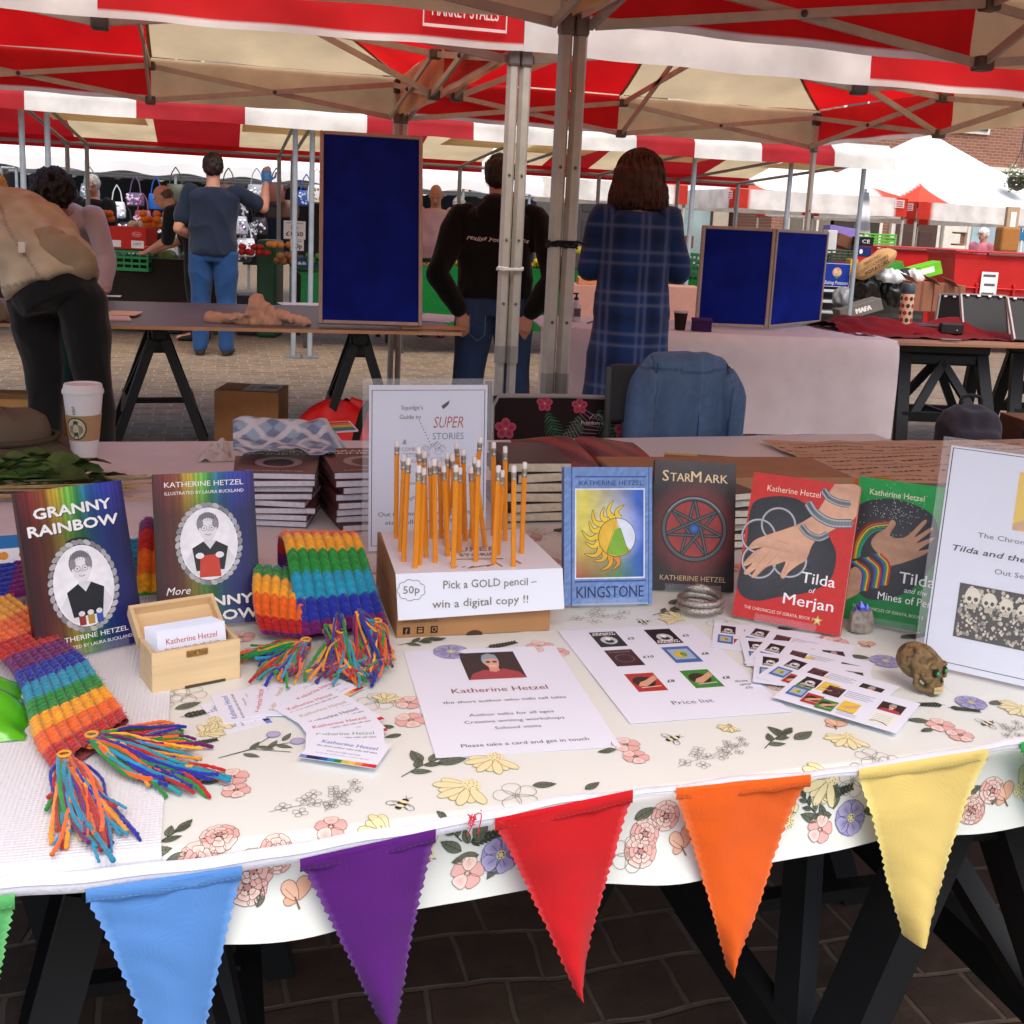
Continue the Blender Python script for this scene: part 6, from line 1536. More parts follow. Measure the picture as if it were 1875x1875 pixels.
def art_post(cv, w, h):
    for i, (k, x, y) in enumerate((('g2', .07, .58), ('star', .29, .5), ('king', .05, .2), ('red', .2, .1), ('green', .33, .05), ('yellow', .49, .16))): thumb(cv, k, w*x, h*y, w*.14, h*.3, 2+i*4)
    photo_woman(cv, w*.74, h*.5, w*.93, h*.78, 2)
    for k in range(4): cv.line([(w*.45, h*(.78-.055*k)), (w*(.68-.03*(k % 2)), h*(.78-.055*k))], h*.016, S('#9aa0ba'), 2)
    for k in range(3): cv.line([(w*.5, h*(.14-.035*k)), (w*.66, h*(.14-.035*k))], h*.012, S('#a8adc4'), 2)
    cv.rect(w*.74, h*.08, w*.93, h*.44, S('#e6ebe2'), 2)
    for k in range(5): cv.line([(w*.76, h*(.38-.05*k)), (w*.9, h*(.38-.05*k))], h*.01, S('#b3b8b0'), 3)
    cv.line([(w*.76, h*.14), (w*.8, h*.18), (w*.86, h*.16), (w*.9, h*.12)], h*.02, S('#6f6f70'), 4)
posts = [(1404, 1176, -7, 'postcard at the top left of the spread pile'), (1455, 1188, -12, 'second postcard from the top, showing a yellow strip'), (1462, 1206, -5, 'third postcard down the pile, mostly covered'), (1484, 1221, -13, 'fourth postcard down the pile, showing strips of covers'),
         (1488, 1243, -8, 'postcard under the lowest two, with its photo at the right end'), (1516, 1258, -17, 'second lowest postcard in the spread pile'), (1551, 1294, -16, 'lowest postcard on top of the pile, all its book covers showing')]
for i, (px, py, a, lab) in enumerate(posts):
    t = math.tan(radians(-a)); q1, q2 = Pz(px-80, py-80*t, CZT), Pz(px+80, py+80*t, CZT); p = (q1+q2)/2
    flat_card('postcard', lab, 'book postcards spread beside the price list', 'postcard', p.x, p.y, atan2(q2.y-q1.y, q2.x-q1.x), .152, .105, CZT+.0022+.0009*i, art_post)

# ------------------------------------------------------------------ trinkets
p = Pz(1287, 1128, CZT)
m = MB(); SIL = M(rough=.28, var=.55, vscale=420, metal=.95, bump=.7, bscale=420)
pts = []; rs = []
for k in range(121):
    t = k/120; a = -.4+t*2*pi*2.3; pts.append(V(.0315*cos(a), .0315*sin(a), .006+.024*t)); rs.append(.0050*(1 if .08 < t < .93 else .75+.25*min(1, t/.08)))
pts.append(pts[-1]+(pts[-1]-pts[-3])*1.6); rs[-6:] = [.0066, .0074, .0082, .0084, .0078, .006]; rs.append(.003)
m.tube(pts, rs, 12, S('#b9b4ac'))
o = m.build('bangle', SIL, loc=(p.x+.0, p.y+.012, CZT), smooth=True, angle=180); tag(o, 'coiled silver snake bangle on the tablecloth', 'bangle')
p = Pz(1583, 1163, CZT)
r = thing('crystal', 'rough pale crystal with a shiny blue violet tip in front of the green book', 'crystal', (p.x, p.y+.012, CZT))
m = MB(); rn = random.Random(2)
m.loft([[V(rr*cos(a+rn.uniform(-.1, .1))*rn.uniform(.85, 1.1), rr*.8*sin(a)*rn.uniform(.85, 1.1), z) for a in [2*pi*k/9 for k in range(9)]] for rr, z in ((.012, 0), (.018, .004), (.019, .018), (.0175, .03), (.014, .036))], S('#8f857a'))
m.build('crystal_base', M(rough=.25, var=.35, vscale=90, bump=.5, bscale=140, spec=.7, coat=.4), r)
m = MB()
for dx, h, rr in ((-.004, .049, .0075), (.006, .045, .006), (-.011, .042, .004)):
    m.loft([[V(dx+q*cos(2*pi*k/6), q*sin(2*pi*k/6), z) for k in range(6)] for q, z in ((rr, .032), (rr, h-.008), (.0006, h))], S('#5f6fd0'), m=0)
irid = M(rough=.12, var=.8, vscale=120, metal=.6, coat=.6); m.build('crystal_tip', irid, r)
# skull ornament
p = Pz(1702, 1278, CZT)
r = thing('skull_ornament', 'carved bone coloured skull ornament with a green glass eye', 'ornament', (p.x+.004, p.y+.02, CZT), radians(22))
m = MB()
m.ball((0, .012, .038), (.0235, .029, .0235), seg=24, rings=16); m.ball((0, -.008, .034), (.019, .014, .02), seg=20, rings=12)
m.ball((0, -.016, .018), (.013, .009, .012), seg=16, rings=10); m.box((0, -.013, .009), (.022, .018, .015), bev=.005)
for s in (-1, 1):
    m.ball((s*.016, -.013, .026), (.006, .009, .005), seg=12, rings=8); m.ball((s*.0105, -.0185, .0425), (.008, .004, .0035), seg=12, rings=8)
    m.tube([V(s*.0165, .0, .026), V(s*.0165, .002, .014), V(s*.011, -.008, .006)], [.005, .0045, .005], 8)
remesh('skull_body', m, .0011, M(rough=.6, var=.45, vscale=90, bump=.6, bscale=150, spec=.35), r, S('#9c8156'), 3, .0008, 130,
       colfn=lambda q: tuple(c*(.55 if noise3((q.x*160, q.y*160, q.z*160), 1, 3) > .18 else 1) for c in S('#7a6340')))
r.scale = (.98, .98, 1.0)
for s in (-1, 1):
    m = MB(); m.ball((s*.0095, -.0212, .0345), (.0062, .003, .0056), S('#1a130c'), seg=14, rings=8); m.build('eye_socket', RUBBER, r, smooth=True)
    m = MB(); m.ball((s*.0095, -.0235, .0345), .0032, S('#0f8a3c'), seg=12, rings=8); m.build('glass_eye', M(rough=.08, var=.1, spec=.8), r, smooth=True)
m = MB(); m.poly = None; m.add([(-.003, -.0246, .021), (.003, -.0246, .021), (0, -.0236, .028)], [(0, 1, 2)], S('#1a130c')); m.build('nose_hole', RUBBER, r, solid=.001)
for row, z in ((0, .0135), (1, .0085)):
    m = MB()
    for k in range(8): a = (k-3.5)*.23; m.box((.0125*sin(a), -.0165-.0085*cos(a), z), (.0026, .002, .0042), S('#cfb68a'), bev=.0006)
    m.build('tooth_row', PLASTIC, r)

# ------------------------------------------------------------------ things at the back of the table, left
p = Pz(152, 842, CZT+.003)
r = thing('paper_cup', 'white paper coffee cup with a brown sleeve and white lid', 'cup', (p.x, p.y+.03, CZT+.004))
m = MB(); m.lathe([(.0285, 0), (.0285, .003), (.0300, .02), (.0425, .148), (.0425, .150)], 36, S('#e9e6e3')); m.build('cup_body', M(rough=.5, var=.02, spec=.3), r, smooth=True)
m = MB(); f = lambda z: .0300+(.0125)*(z-.02)/.128+.0012
m.lathe([(f(.042), .042), (f(.100), .100), (f(.100)-.0008, .1005)], 36, S('#b8946c'), cap=False)
cv = Cv(m, lambda x, y, l: V((f(y)+.0006+l)*sin(x/.037-.35), -(f(y)+.0006+l)*cos(x/.037-.35), y), .00025)
g = S('#1f5b41'); W_ = S('#d9c4a6')
cv.ell(.0, .071, .0235, .026, g, 1, 36); cv.ell(0, .071, .0205, .023, W_, 2, 32)
# emblem: a crowned long haired figure in a roundel
cv.poly([(-.005, .082), (-.006, .090), (-.003, .087), (0, .092), (.003, .087), (.006, .090), (.005, .082)], g, 3)
cv.ell(0, .074, .0055, .007, W_, 4, 16); cv.line([(-.0055, .08), (0, .083), (.0055, .08)], .002, g, 5)
for s in (-1, 1):
    for k in range(4): cv.line([(s*(.006+.0022*k), .08-.001*k), (s*(.0075+.0026*k), .068), (s*(.0062+.0028*k), .056+.002*k)], .0012, g, 3)
    cv.line([(s*.002, .0755), (s*.0035, .0755)], .0008, g, 5)
cv.line([(-.002, .0695), (0, .0688), (.002, .0695)], .0008, g, 5); cv.poly([(-.006, .05), (-.004, .064), (0, .062), (.004, .064), (.006, .05)], g, 3)
m.build('sleeve', CARD, r, smooth=True, angle=60, fix=False)
m = MB(); m.lathe([(.0445, .147), (.0452, .151), (.0445, .156), (.0425, .158), (.0412, .166), (.0395, .169), (.034, .169), (.033, .166), (.001, .166)], 36, S('#e6e3e0')); m.build('lid', PLASTIC, r, smooth=True)
m = MB(); cv = Cv(m, lambda x, y, l: V(-(.0408+l)*sin(.5+x/.04), -(.0408+l)*cos(.5+x/.04), y), .0003); cv.text('KEN', 0, .112, .007, INK, 1, 'C', 0, 0, rot=1.4); m.build('ink_mark', PRINT, r)
p = Pz(22, 850, CZT)
r = thing('sun_hat', 'olive brown bucket hat lying at the left edge of the table', 'hat', (p.x-.03, p.y+.06, CZT+.004))
def hat(u, v):
    a = 2*pi*u
    prof = [(.165, .004), (.15, .012), (.12, .026), (.098, .036), (.094, .04), (.092, .07), (.086, .092), (.07, .104), (.04, .108), (.002, .109)]
    k = v*(len(prof)-1); i = min(int(k), len(prof)-2); t = k-i
    rr, z = lerp(prof[i][0], prof[i+1][0], t), lerp(prof[i][1], prof[i+1][1], t)
    n = noise3((cos(a)*1.5, sin(a)*1.5, v*2), 1, 14)
    return V(rr*cos(a)*1.12*(1+.06*n), rr*sin(a)*(1+.06*n), z+.012*n*(1-v)+.014*(1-v)*sin(a*3)*(1 if v < .35 else 0)+.01*n*v)
m = MB(); m.grid(hat, 72, 40, S('#6f6250')); m.build('hat_body', WEAVE, r, smooth=True, angle=180, fix=False, solid=.002)
m = MB(); m.tube([V(.104*cos(a)*1.12, .1*sin(a), .047) for a in [2*pi*k/48 for k in range(49)]], .007, 8, S('#574c3e'), flat=1); m.build('hat_band', WEAVE, r, smooth=True)
a, b_ = Pz(88, 866, CZT+.008), Pz(106, 828, CZT+.02); m = MB(); m.tube([a, b_], .004, 6, S('#d9a32c')); m.tube([a, a+(a-b_)*.12], [.004, .0006], 6, S('#cdb48a')); tag(m.build('pencil', PENW), 'yellow pencil lying against the hat brim', 'pencil')
# leafy bundle with straw stems
bun = thing('leaf_bundle', 'bundle of dark green leaves with dry straw stems at the left edge', 'leaf bundle', (0, 0, 0))
m = MB(); rn = random.Random(12); c0 = Pz(60, 905, CZT)
for k in range(70):
    ang_ = rn.uniform(-.35, .35)+.05; base = c0+V(rn.uniform(-.22, .08), rn.uniform(-.05, .06), .01+rn.uniform(0, .05)); l = rn.uniform(.07, .13); wv = rn.uniform(.018, .032); roll = rn.uniform(-.9, .9); cs = []
    rows = []
    for i in range(7):
        t = i/6
        for j in range(5):
            s = (j-2)/2*wv*sin(pi*min(.98, t*.9+.06))
            x = l*t; y = s*cos(roll); z = .012*sin(pi*t)+s*sin(roll)+.004*sin(t*22+j*2)
            rows.append(base+V(x*cos(ang_)-y*sin(ang_), x*sin(ang_)+y*cos(ang_), max(0.002, z)))
    g_ = rn.uniform(1.0, 2.0)
    m.add(rows, [(i*5+j, (i+1)*5+j, (i+1)*5+j+1, i*5+j+1) for i in range(6) for j in range(4)], tuple(q*g_ for q in S('#43562b')))
m.build('leaf', LEAF, bun, smooth=True, angle=180, fix=False)
m = MB()
for k in range(34):
    y = rn.uniform(-.10, .05); x0 = c0.x-.22+rn.uniform(-.04, .04); a0 = rn.uniform(-.2, .12); l = rn.uniform(.3, .46)
    m.tube([V(x0, c0.y+y, CZT+.006+rn.uniform(0, .03)), V(x0+l*cos(a0), c0.y+y+l*sin(a0)*.6+.03, CZT+.008+rn.uniform(0, .03))], .0016, 5, tuple(q*rn.uniform(.7, 1.1) for q in S('#b7a171')))
m.build('straw_stem', M(rough=.8, var=.2, vscale=60), bun, smooth=True)
# small payment sign and a green bag at the left edge
rr_ = leanmat(*Pz(-12, 1062, CZT+.004), radians(12), .35)
m = MB(); m.box((0, .033, -.001), (.15, .066, .002), S('#eef1f4'), mat=rr_)
cv = Cv(m, lambda a, b, l: rr_ @ V(a-.075, b, .0001+l), .00015); cv.rect(0, .046, .15, .066, S('#1f6fb0'), 1)
for k, (c1, c2) in enumerate((('#d5352c', '#e39a2c'),)):
    cv.ell(.083, .035, .0062, .0062, S(c1), 1, 18); cv.ell(.091, .035, .0062, .0062, S(c2), 2, 18); cv.ell(.118, .035, .006, .006, S('#c63a2e'), 1, 18)
cv.poly([(.078, .013), (.094, .013), (.098, .024), (.082, .024)], S('#2f6f6a'), 1); cv.text('UP', .088, .016, .005, WH, 2); cv.text('G Pay', .113, .015, .007, S('#55585c'), 1, 'L')
tag(m.build('payment_sign', PRINT), 'small white card payment sign with a blue top at the left edge', 'sign')
g0 = Pz(-30, 1330, CZT)
m = MB(); m.grid(lambda u, v: V(g0.x-.12+.17*u, g0.y-.05+.13*v, CZT+.004+.045*(1-abs(2*v-1)**3)*(1-(max(0, u-.6)/.4)**2)+.008*noise3((u*5, v*6, 1), 1, 41)), 30, 30, S('#4fae1e')); gb = m.build('snack_bag', M(rough=.25, var=.1, vscale=20, bump=.3, bscale=60, coat=.3), smooth=True, fix=False); tag(gb, 'shiny lime green plastic packet at the left edge of the table', 'packet')
wp = Pz(0, 1275, CZT+.03); m = MB(); m.box((0, 0, 0), (.11, .012, .014), S('#e4eee6'), bev=.003); o = m.build('white_box', CARD, loc=(wp.x-.03, wp.y+.02, CZT+.012)); o.rotation_euler = (0, 0, .1); tag(o, 'narrow white carton edge beside the lime green packet', 'box')

# ------------------------------------------------------------------ stacks of books for sale
def stock_book(label, x, y, z, rz, w, h, t, col, pages='#e2dfda', draw=None, group=None, seed=0):
    r = thing('book', label, 'book', (x, y, z), rz, group)
    m = MB(); m.box((0, 0, t-.0006), (w, h, .0012), col, bev=.0003); m.box((0, 0, .0006), (w, h, .0012), col); m.box((-w/2+.0007, 0, t/2), (.0014, h-.0002, t-.0026), col)
    if draw: draw(Cv(m, lambda a, b, l: V(a-w/2, b-h/2, t+.0002+l), .00012), w, h)
    m.build('cover', GLOSS, r)
    p = MB(); p.box((.0006, 0, t/2), (w-.004, h-.003, t-.0026), S(pages)); p.build('pages', PAGES, r)
    return r
def dull_cover(cv, w, h):
    cv.ell(w*.5, h*.42, w*.3, h*.22, S('#9b8f8f'), 1, 20); cv.ell(w*.5, h*.4, w*.2, h*.15, S('#3a2a2c'), 2, 16)
    cv.text('GRANNY', w*.5, h*.83, h*.07, S('#e6e0de'), 2, 'C', .04, w=w*.75); cv.text('RAINBOW', w*.5, h*.73, h*.07, S('#e6e0de'), 2, 'C', .04, w=w*.86); cv.text('KATHERINE HETZEL', w*.5, h*.06, h*.035, S('#d9d0ce'), 2, 'C', 0, w=w*.7)
MAR = S('#5f3a3a')
def stack(n, x, y, w, h, t, col, pages, lab, grp, rz=0., draw=None, seed=0, jit=.14):
    rn = random.Random(seed); z = CZT+.003
    for k in range(n):
        rz2 = rz+rn.uniform(-jit, jit); top = k == n-1
        pos = 'topmost' if top else 'lowest' if k == 0 else ['', 'second', 'third', 'fourth', 'fifth', 'sixth', 'seventh', 'eighth', 'ninth', 'tenth'][k]+' up'
        stock_book('%s, %s in its stack' % (lab, pos), x+rn.uniform(-.006, .006), y+rn.uniform(-.006, .006), z, rz2, w, h, t, col, pages, draw if top else None, grp)
        z += t+.0004
    return z
s1 = Pz(512, 975, CZT); z1 = stack(8, s1.x+.0, s1.y+.13, .148, .21, .0125, MAR, '#dedbe0', 'maroon book with white page edges behind the knitting book', 'books stacked behind the knitting book', -.15, dull_cover, 1)
s2 = Pz(650, 975, CZT); z2 = stack(8, s2.x+.03, s2.y+.11, .148, .21, .0135, S('#542a2a'), '#dcd9dd', 'maroon book just left of the super stories poster', 'books stacked left of the poster', .08, dull_cover, 2, .05)
s3 = Pz(985, 955, CZT); z3 = stack(6, s3.x+.0, s3.y+.09, .129, .198, .019, S('#3c1c1f'), '#ddd0b4', 'thick book with cream page edges right of the pencils', 'thick books stacked right of the pencils', .05, None, 3)
z4 = stack(7, .88, 1.86, .129, .198, .0145, S('#372225'), '#e2dccb', 'book with cream edges behind the dark star book', 'books stacked behind the dark star book', .1, None, 4)
# crinkled blue and white paper over the left stack
pq = Pz(508, 862, z1+.0)
def blue(u, v):
    x = lerp(-.12, .135, u); y = lerp(-.04, .15, v); n = noise3((x*14, y*14, 0), 1, 51); n2 = abs(noise3((x*30, y*26, 0), 1, 52))
    return V(s1.x+.04+x, s1.y+.17+y, CZT+.118+.035*math.exp(-((v-.9)/.25)**2)+.012*n+.012*n2-max(0, x-.07)*1.5*(1 if x > .07 else 0))
def bluec(u, v):
    a, b_ = u*3.2, v*2.6; d = abs((a+b_) % 1-.5)*2; e = abs((a-b_) % 1-.5)*2
    return S('#dfe7ec') if min(d, e) < .25 else S('#a8c3d6') if (int(a+b_)+int(a-b_+9)) % 2 else S('#8496b8')
m = MB(); m.grid(blue, 70, 60, bluec); tag(m.build('patterned_paper', M(rough=.7, var=.05, vscale=30, transl=.15), smooth=True, angle=50, fix=False, solid=.0006), 'crinkled pale blue and white patterned paper lying over the left book stack', 'paper')
rb = Pz(618, 838, CZT+.05)
m = MB(); m.box((0, 0, 0), (.075, .05, .003), S('#e8e4e0')); cv = Cv(m, lambda a, b, l: V(a-.037, b-.024, .0017+l), .0002)
for k, c in enumerate(('#c8342c', '#e0832c', '#e0c23c', '#3f9a48', '#2f6fb0')): cv.rect(0, .038-.009*k, .07, .046-.009*k, S(c), 1)
o = m.build('rainbow_sticker', PRINT, loc=(rb.x, rb.y, z2+.004)); o.rotation_euler = (.25, 0, .3); tag(o, 'small rainbow striped card on top of the stack left of the poster', 'card')
wpp = Pz(375, 842, CZT); crumple('tissue', 'crumpled white paper behind the knitting book', 'paper', (wpp.x+.06, wpp.y+.02, CZT+.003), .07, .06, .03, S('#cfc6bd'), PRINT, 61, 30)
# open red book and glossy leaflets on the thick stack
def redopen(u, v):
    x = lerp(-.15, .15, u); y = lerp(-.1, .1, v); return V(x, y, .012+.016*(1-abs(x)/.15)*abs(sin(x*24))**.3+.004*sin(y*20))
m = MB(); m.grid(redopen, 40, 20, lambda u, v: S('#8f2420') if (u*7+v*3) % 2 < 1 else S('#5a1a18')); o = m.build('open_book', GLOSSP, loc=(s3.x+.17, s3.y+.20, CZT+.07), smooth=True, angle=180, fix=False, solid=.004); o.rotation_euler = (.12, .05, .1); tag(o, 'open glossy dark red book lying behind the blue sun book', 'book')
stock_book('closed dark red book supporting the open red book', s3.x+.16, s3.y+.2, CZT+.003, .1, .148, .21, .03, S('#4d1f1f'), '#ddd0b4', None, 'thick books stacked right of the pencils'); stock_book('second closed dark red book under the open red book', s3.x+.165, s3.y+.2, CZT+.034, .18, .148, .21, .03, S('#571f20'), '#ddd0b4', None, 'thick books stacked right of the pencils')
lq = Pz(1290, 842, CZT+.02)
def leafy(cv, w, h):
    cv.rect(0, 0, w, h, lambda u, v: cmix(S('#7f7d74'), S('#8f4a3a'), max(0, min(1, .5+noise3((u*4, v*4, 0))))), 1, 10, 10); cv.rect(0, h*.85, w*.4, h, S('#d9c64a'), 2)
flat_card('leaflet', 'glossy picture leaflet sticking up behind the dark star book', None, 'leaflet', lq.x, lq.y-.02, radians(-20), .21, .16, CZT+.016, leafy, 0, .004)
m = MB(); m.box((0, 0, .0), (.2, .15, .03), S('#6d5a50'), bev=.002); tag(m.build('box', CARD, loc=(1.3, 2.3, CZT+.017)), 'flat brown box under the glossy leaflet', 'box')
# brown board: printed kraft paper, boxes
def kraftsheet(u, v):
    x = lerp(1.45, 2.75, u); y = lerp(2.12, 2.70, v); return V(x, y, CZT+.006+.010*abs(noise3((x*5, y*7, 0), 1, 71))+.004*noise3((x*15, y*15, 0), 1, 72))
m = MB(); m.grid(kraftsheet, 90, 50, S('#cda885'))
rn = random.Random(6)
for row in range(13):
    y = .04+row*.073; x = .01
    while x < .96:
        l = rn.uniform(.004, .014)
        if rn.random() < .8:
            a = [kraftsheet(x+dx*l, y+dy*.018) + V(0, 0, .0012) for dx, dy in ((0, 0), (1, 0), (1, .7), (0, .7))]; m.add(a, [(0, 1, 2, 3)], S('#5a4030') if row % 3 else S('#c08a2c'))
        x += l+.004
tag(m.build('printed_paper', PRINT, smooth=True, angle=180, fix=False), 'brown printed wrapping paper spread over the board at the back right', 'paper')
m = MB(); m.box((0, 0, .025), (.34, .2, .05), S('#c98a2c'), bev=.003)
cv = Cv(m, lambda a, b, l: V(a-.17, b-.1, .0504+l), .0003); cv.text('Corfu Bakery', .17, .09, .03, S('#5a3210'), 1); cv.text('Bath & Body Mix', .17, .04, .02, S('#5a3210'), 1)
o = m.build('carton', CARD, loc=(1.28, 1.98, CZT+.002)); o.rotation_euler = (0, 0, .05); tag(o, 'orange yellow printed carton behind the red hand book', 'carton')
bk = thing('book', 'large dark book with pale swirls behind the green hand book', 'book', (1.52, 1.86, CZT+.002), -.12)
m = MB(); m.box((0, 0, .03), (.34, .25, .06), S('#33191c'), bev=.002); cv = Cv(m, lambda a, b, l: V(a-.17, b-.125, .0604+l), .0003)
for k in range(7): cv.ring(.04+.045*k, .12+.04*sin(k*2), .03, .004, S('#8f6f66'), 1, 20, None, k, k+4.5)
m.build('cover', GLOSS, bk); m = MB(); m.box((0, 0.002, .03), (.335, .252, .052), S('#c9b8a0')); m.build('pages', PAGES, bk)
m = MB(); m.box((0, 0, .045), (.5, .2, .09), S('#a9805e'), bev=.003); o = m.build('carton', CARD, loc=(1.02, 2.05, CZT+.0)); o.rotation_euler = (0, 0, -.05); tag(o, 'plain brown carton behind the dark star book and the red hand book', 'carton')

# ------------------------------------------------------------------ camp chair and denim jacket behind the table
ch = thing('camp_chair', 'folding camp chair with dark tropical flower print and grey piping', 'chair', (1.02, 3.12, 0))
yaw = radians(-6); w, h = .45, .42
B = Matrix.Rotation(yaw, 4, 'Z') @ Matrix.Translation((0, 0, .378)) @ Matrix.Rotation(pi/2-.12, 4, 'X')
def padf(a, b, l):
    bul = .016*max(0, 1-(2*a/w-1)**4)*max(0, 1-(2*b/h-1)**4); return B @ V(a-w/2, b, bul+l)
m = MB(); m.grid(lambda u, v: padf(u*w, v*h, 0), 20, 20, S('#2a1d1f')); m.grid(lambda u, v: B @ V((1-u)*w-w/2, v*h, -.012), 4, 4, S('#2a1d1f'))
cv = Cv(m, padf, .0006); rn = random.Random(14)
def trop(x, y, s, a):
    for k in range(9):
        t = k/8; q = (x+s*t*cos(a), y+s*t*sin(a))
        for d in (-1, 1):
            e = (q[0]+s*.45*sin(pi*(t*.8+.15))*cos(a+d*1.0), q[1]+s*.45*sin(pi*(t*.8+.15))*sin(a+d*1.0)); cv.line([q, e], [s*.085, s*.02], S('#2f5a3c') if (k+d) % 3 else S('#3f6f4c'), 1)
def hib(x, y, s):
    for k in range(5): cv.ell(x+s*.5*cos(k*1.257+.3), y+s*.5*sin(k*1.257+.3), s*.5, s*.42, S('#c4576a'), 3+k % 2, 12, k*1.257+.3, S('#8f2f48'))
    cv.ell(x, y, s*.12, s*.12, S('#e0a08a'), 6, 8)
for a in ((.17, .37, .08, -1.2), (.27, .36, .09, -1.9), (.33, .38, .1, -1.0), (.2, .30, .08, -.4), (.40, .28, .07, -1.4), (.12, .24, .07, .3), (.22, .17, .08, .5), (.36, .16, .08, 2)): trop(*a)
for a in ((.04, .32, .034), (.16, .40, .026), (.27, .395, .026), (.415, .32, .036), (.12, .15, .03), (.33, .2, .03)): hib(*a)
for k in range(12): cv.line([(.24+.006*k, .24+.012*k), (.215+.006*k, .30+.008*k)], .0025, S('#8f6a78'), 2); cv.line([(.24+.006*k, .24+.012*k), (.29+.006*k, .25+.010*k)], .0025, S('#8f6a78'), 2)
cv.text('Freedom trail', .32, .338, .012, S('#d9cfd0'), 7); cv.line([(.3, .355), (.312, .368), (.32, .36), (.33, .372), (.342, .355)], .0016, S('#d9cfd0'), 7)
m.build('backrest', FABRIC, ch, smooth=True, fix=False)
m = MB(); m.tube([padf(*q, 0) for q in [(x*w, .0) for x in (0, .5, 1)]+[(w, h*.5), (w, h*.92), (w*.96, h), (w*.5, h+.004), (w*.04, h), (0, h*.92), (0, h*.5), (0, 0)]], .007, 8, S('#a8a09b')); m.build('piping', FABRIC, ch, smooth=True)
m = MB(); m.box((0, -.2, .42), (.46, .4, .025), S('#2a1d1f'), bev=.01, mat=Matrix.Rotation(yaw, 4, 'Z')); m.build('seat', FABRIC, ch)
for sx in (-1, 1):
    m = MB(); q = Matrix.Rotation(yaw, 4, 'Z'); m.tube([q @ V(sx*.24, -.4, .0), q @ V(sx*.24, .0, .43), q @ V(sx*.24, .05, .84)], .011, 8, S('#55555a')); m.build('leg', METAL, ch, smooth=True)
    m = MB(); m.tube([q @ V(sx*.25, .08, .0), q @ V(sx*.25, -.36, .43)], .011, 8, S('#55555a')); m.build('leg', METAL, ch, smooth=True)

c2 = thing('folding_chair', 'folding chair mostly hidden under the denim jacket', 'chair', (1.34, 3.1, 0))
m = MB(); m.box((0, 0, .82), (.40, .025, .18), S('#2a2a2c'), bev=.01); m.build('backrest', BLACKP, c2); m = MB(); m.box((0, -.21, .44), (.4, .4, .03), S('#2a2a2c'), bev=.01); m.build('seat', BLACKP, c2)
for sx in (-1, 1):
    m = MB(); m.tube([(sx*.2, .16, 0), (sx*.2, -.02, .44), (sx*.2, .0, .9)], .011, 8, S('#3a3a3c')); m.build('leg', METAL, c2, smooth=True); m = MB(); m.tube([(sx*.19, -.4, 0), (sx*.19, -.02, .5)], .011, 8, S('#3a3a3c')); m.build('leg', METAL, c2, smooth=True)
jk = thing('denim_jacket', 'blue denim jacket hung over a chair back behind the table', 'jacket', (1.39, 3.1, .395), radians(2)); jk.scale = (.73, 1, 1)
DEN = M(rough=.9, var=.07, vscale=40, bump=.3, bscale=600, spec=.1, sheen=.1)
m = MB(); DC = S('#5d7799')
def denim(q):
    k = 1+.22*noise3((q.x*16, q.y*16, q.z*7), 1, 5)+.1*noise3((q.x*60, q.y*60, q.z*60), 1, 6)
    for x0 in (.03, .036, .172, .178, -.172, -.178):
        if q.y < 0 and abs(q.x-x0) < .0032: k *= .6 if x0 in (.03, .172, -.172) else 1.2
    if abs(q.z-.5-.05*abs(q.x)) < .004 and q.y < 0: k *= .65
    return tuple(v*k for v in DC)
secs = [(.545, .10, .02), (.54, .165, .045), (.525, .19, .055), (.47, .2, .06), (.42, .2, .06), (.3, .198, .06), (.1, .205, .065), (-.02, .208, .065)]
m.loft([[V(rx*cos(a)*(1+.0), ry*sin(a)*abs(sin(a))**.0, z-.0) for a in [2*pi*k/28 for k in range(28)]] for z, rx, ry in secs])
for sx in (-1, 1):
    m.tube(catmull([V(sx*.165, -.005, .485), V(sx*.205, -.014, .40), V(sx*.215, -.03, .2), V(sx*.218, -.02, .0)], 14), [.05, .055, .055, .056, .056, .055, .054, .054, .053, .052, .052, .052, .052, .052], 14, flat=1)
remesh('jacket_body', m, .0075, DEN, jk, DC, 4, .014, 4.6, colfn=denim)
m = MB()
m.tube(catmull([V(.03, -.052, .535), V(.032, -.066, .3), V(.03, -.072, .02)], 20), .0026, 6, S('#34557f')); m.tube(catmull([V(.16, -.045, .525), V(.172, -.062, .4), V(.168, -.07, .2), V(.166, -.07, .02)], 20), .003, 6, S('#34557f')); m.tube(catmull([V(-.16, -.045, .525), V(-.175, -.062, .4), V(-.17, -.07, .02)], 20), .0026, 6, S('#34557f'))
m.build('seam', DEN, jk, smooth=True)
m = MB(); m.tube(catmull([V(.262, -.03, .05), V(.268, -.06, .07), V(.24, -.085, .075)], 8), .012, 8, S('#4a6a96')); m.build('cuff', DEN, jk, smooth=True)
# ------------------------------------------------------------------ people
def lerpv(a, b, t): return Vector(a).lerp(Vector(b), t)
def base_pose(H, sw=.115, hw=.052):
    J = dict(pelvis=V(0, 0, .515*H), waist=V(0, 0, .61*H), chest=V(0, 0, .72*H), neck=V(0, -.005*H, .835*H), head=V(0, .012*H, .925*H))
    for s, n in ((-1, 'L'), (1, 'R')):
        J['sh'+n] = V(s*sw*H, 0, .805*H); J['el'+n] = V(s*(sw+.022)*H, -.005*H, .63*H); J['wr'+n] = V(s*(sw+.02)*H, .03*H, .485*H)
        J['hip'+n] = V(s*hw*H, 0, .50*H); J['kn'+n] = V(s*(hw+.004)*H, .008*H, .28*H); J['an'+n] = V(s*(hw+.006)*H, -.012*H, .045*H)
        J['toe'+n] = J['an'+n]+V(s*.012*H, .11*H, -.025*H)
    J['face'] = V(0, 1, 0)
    return J
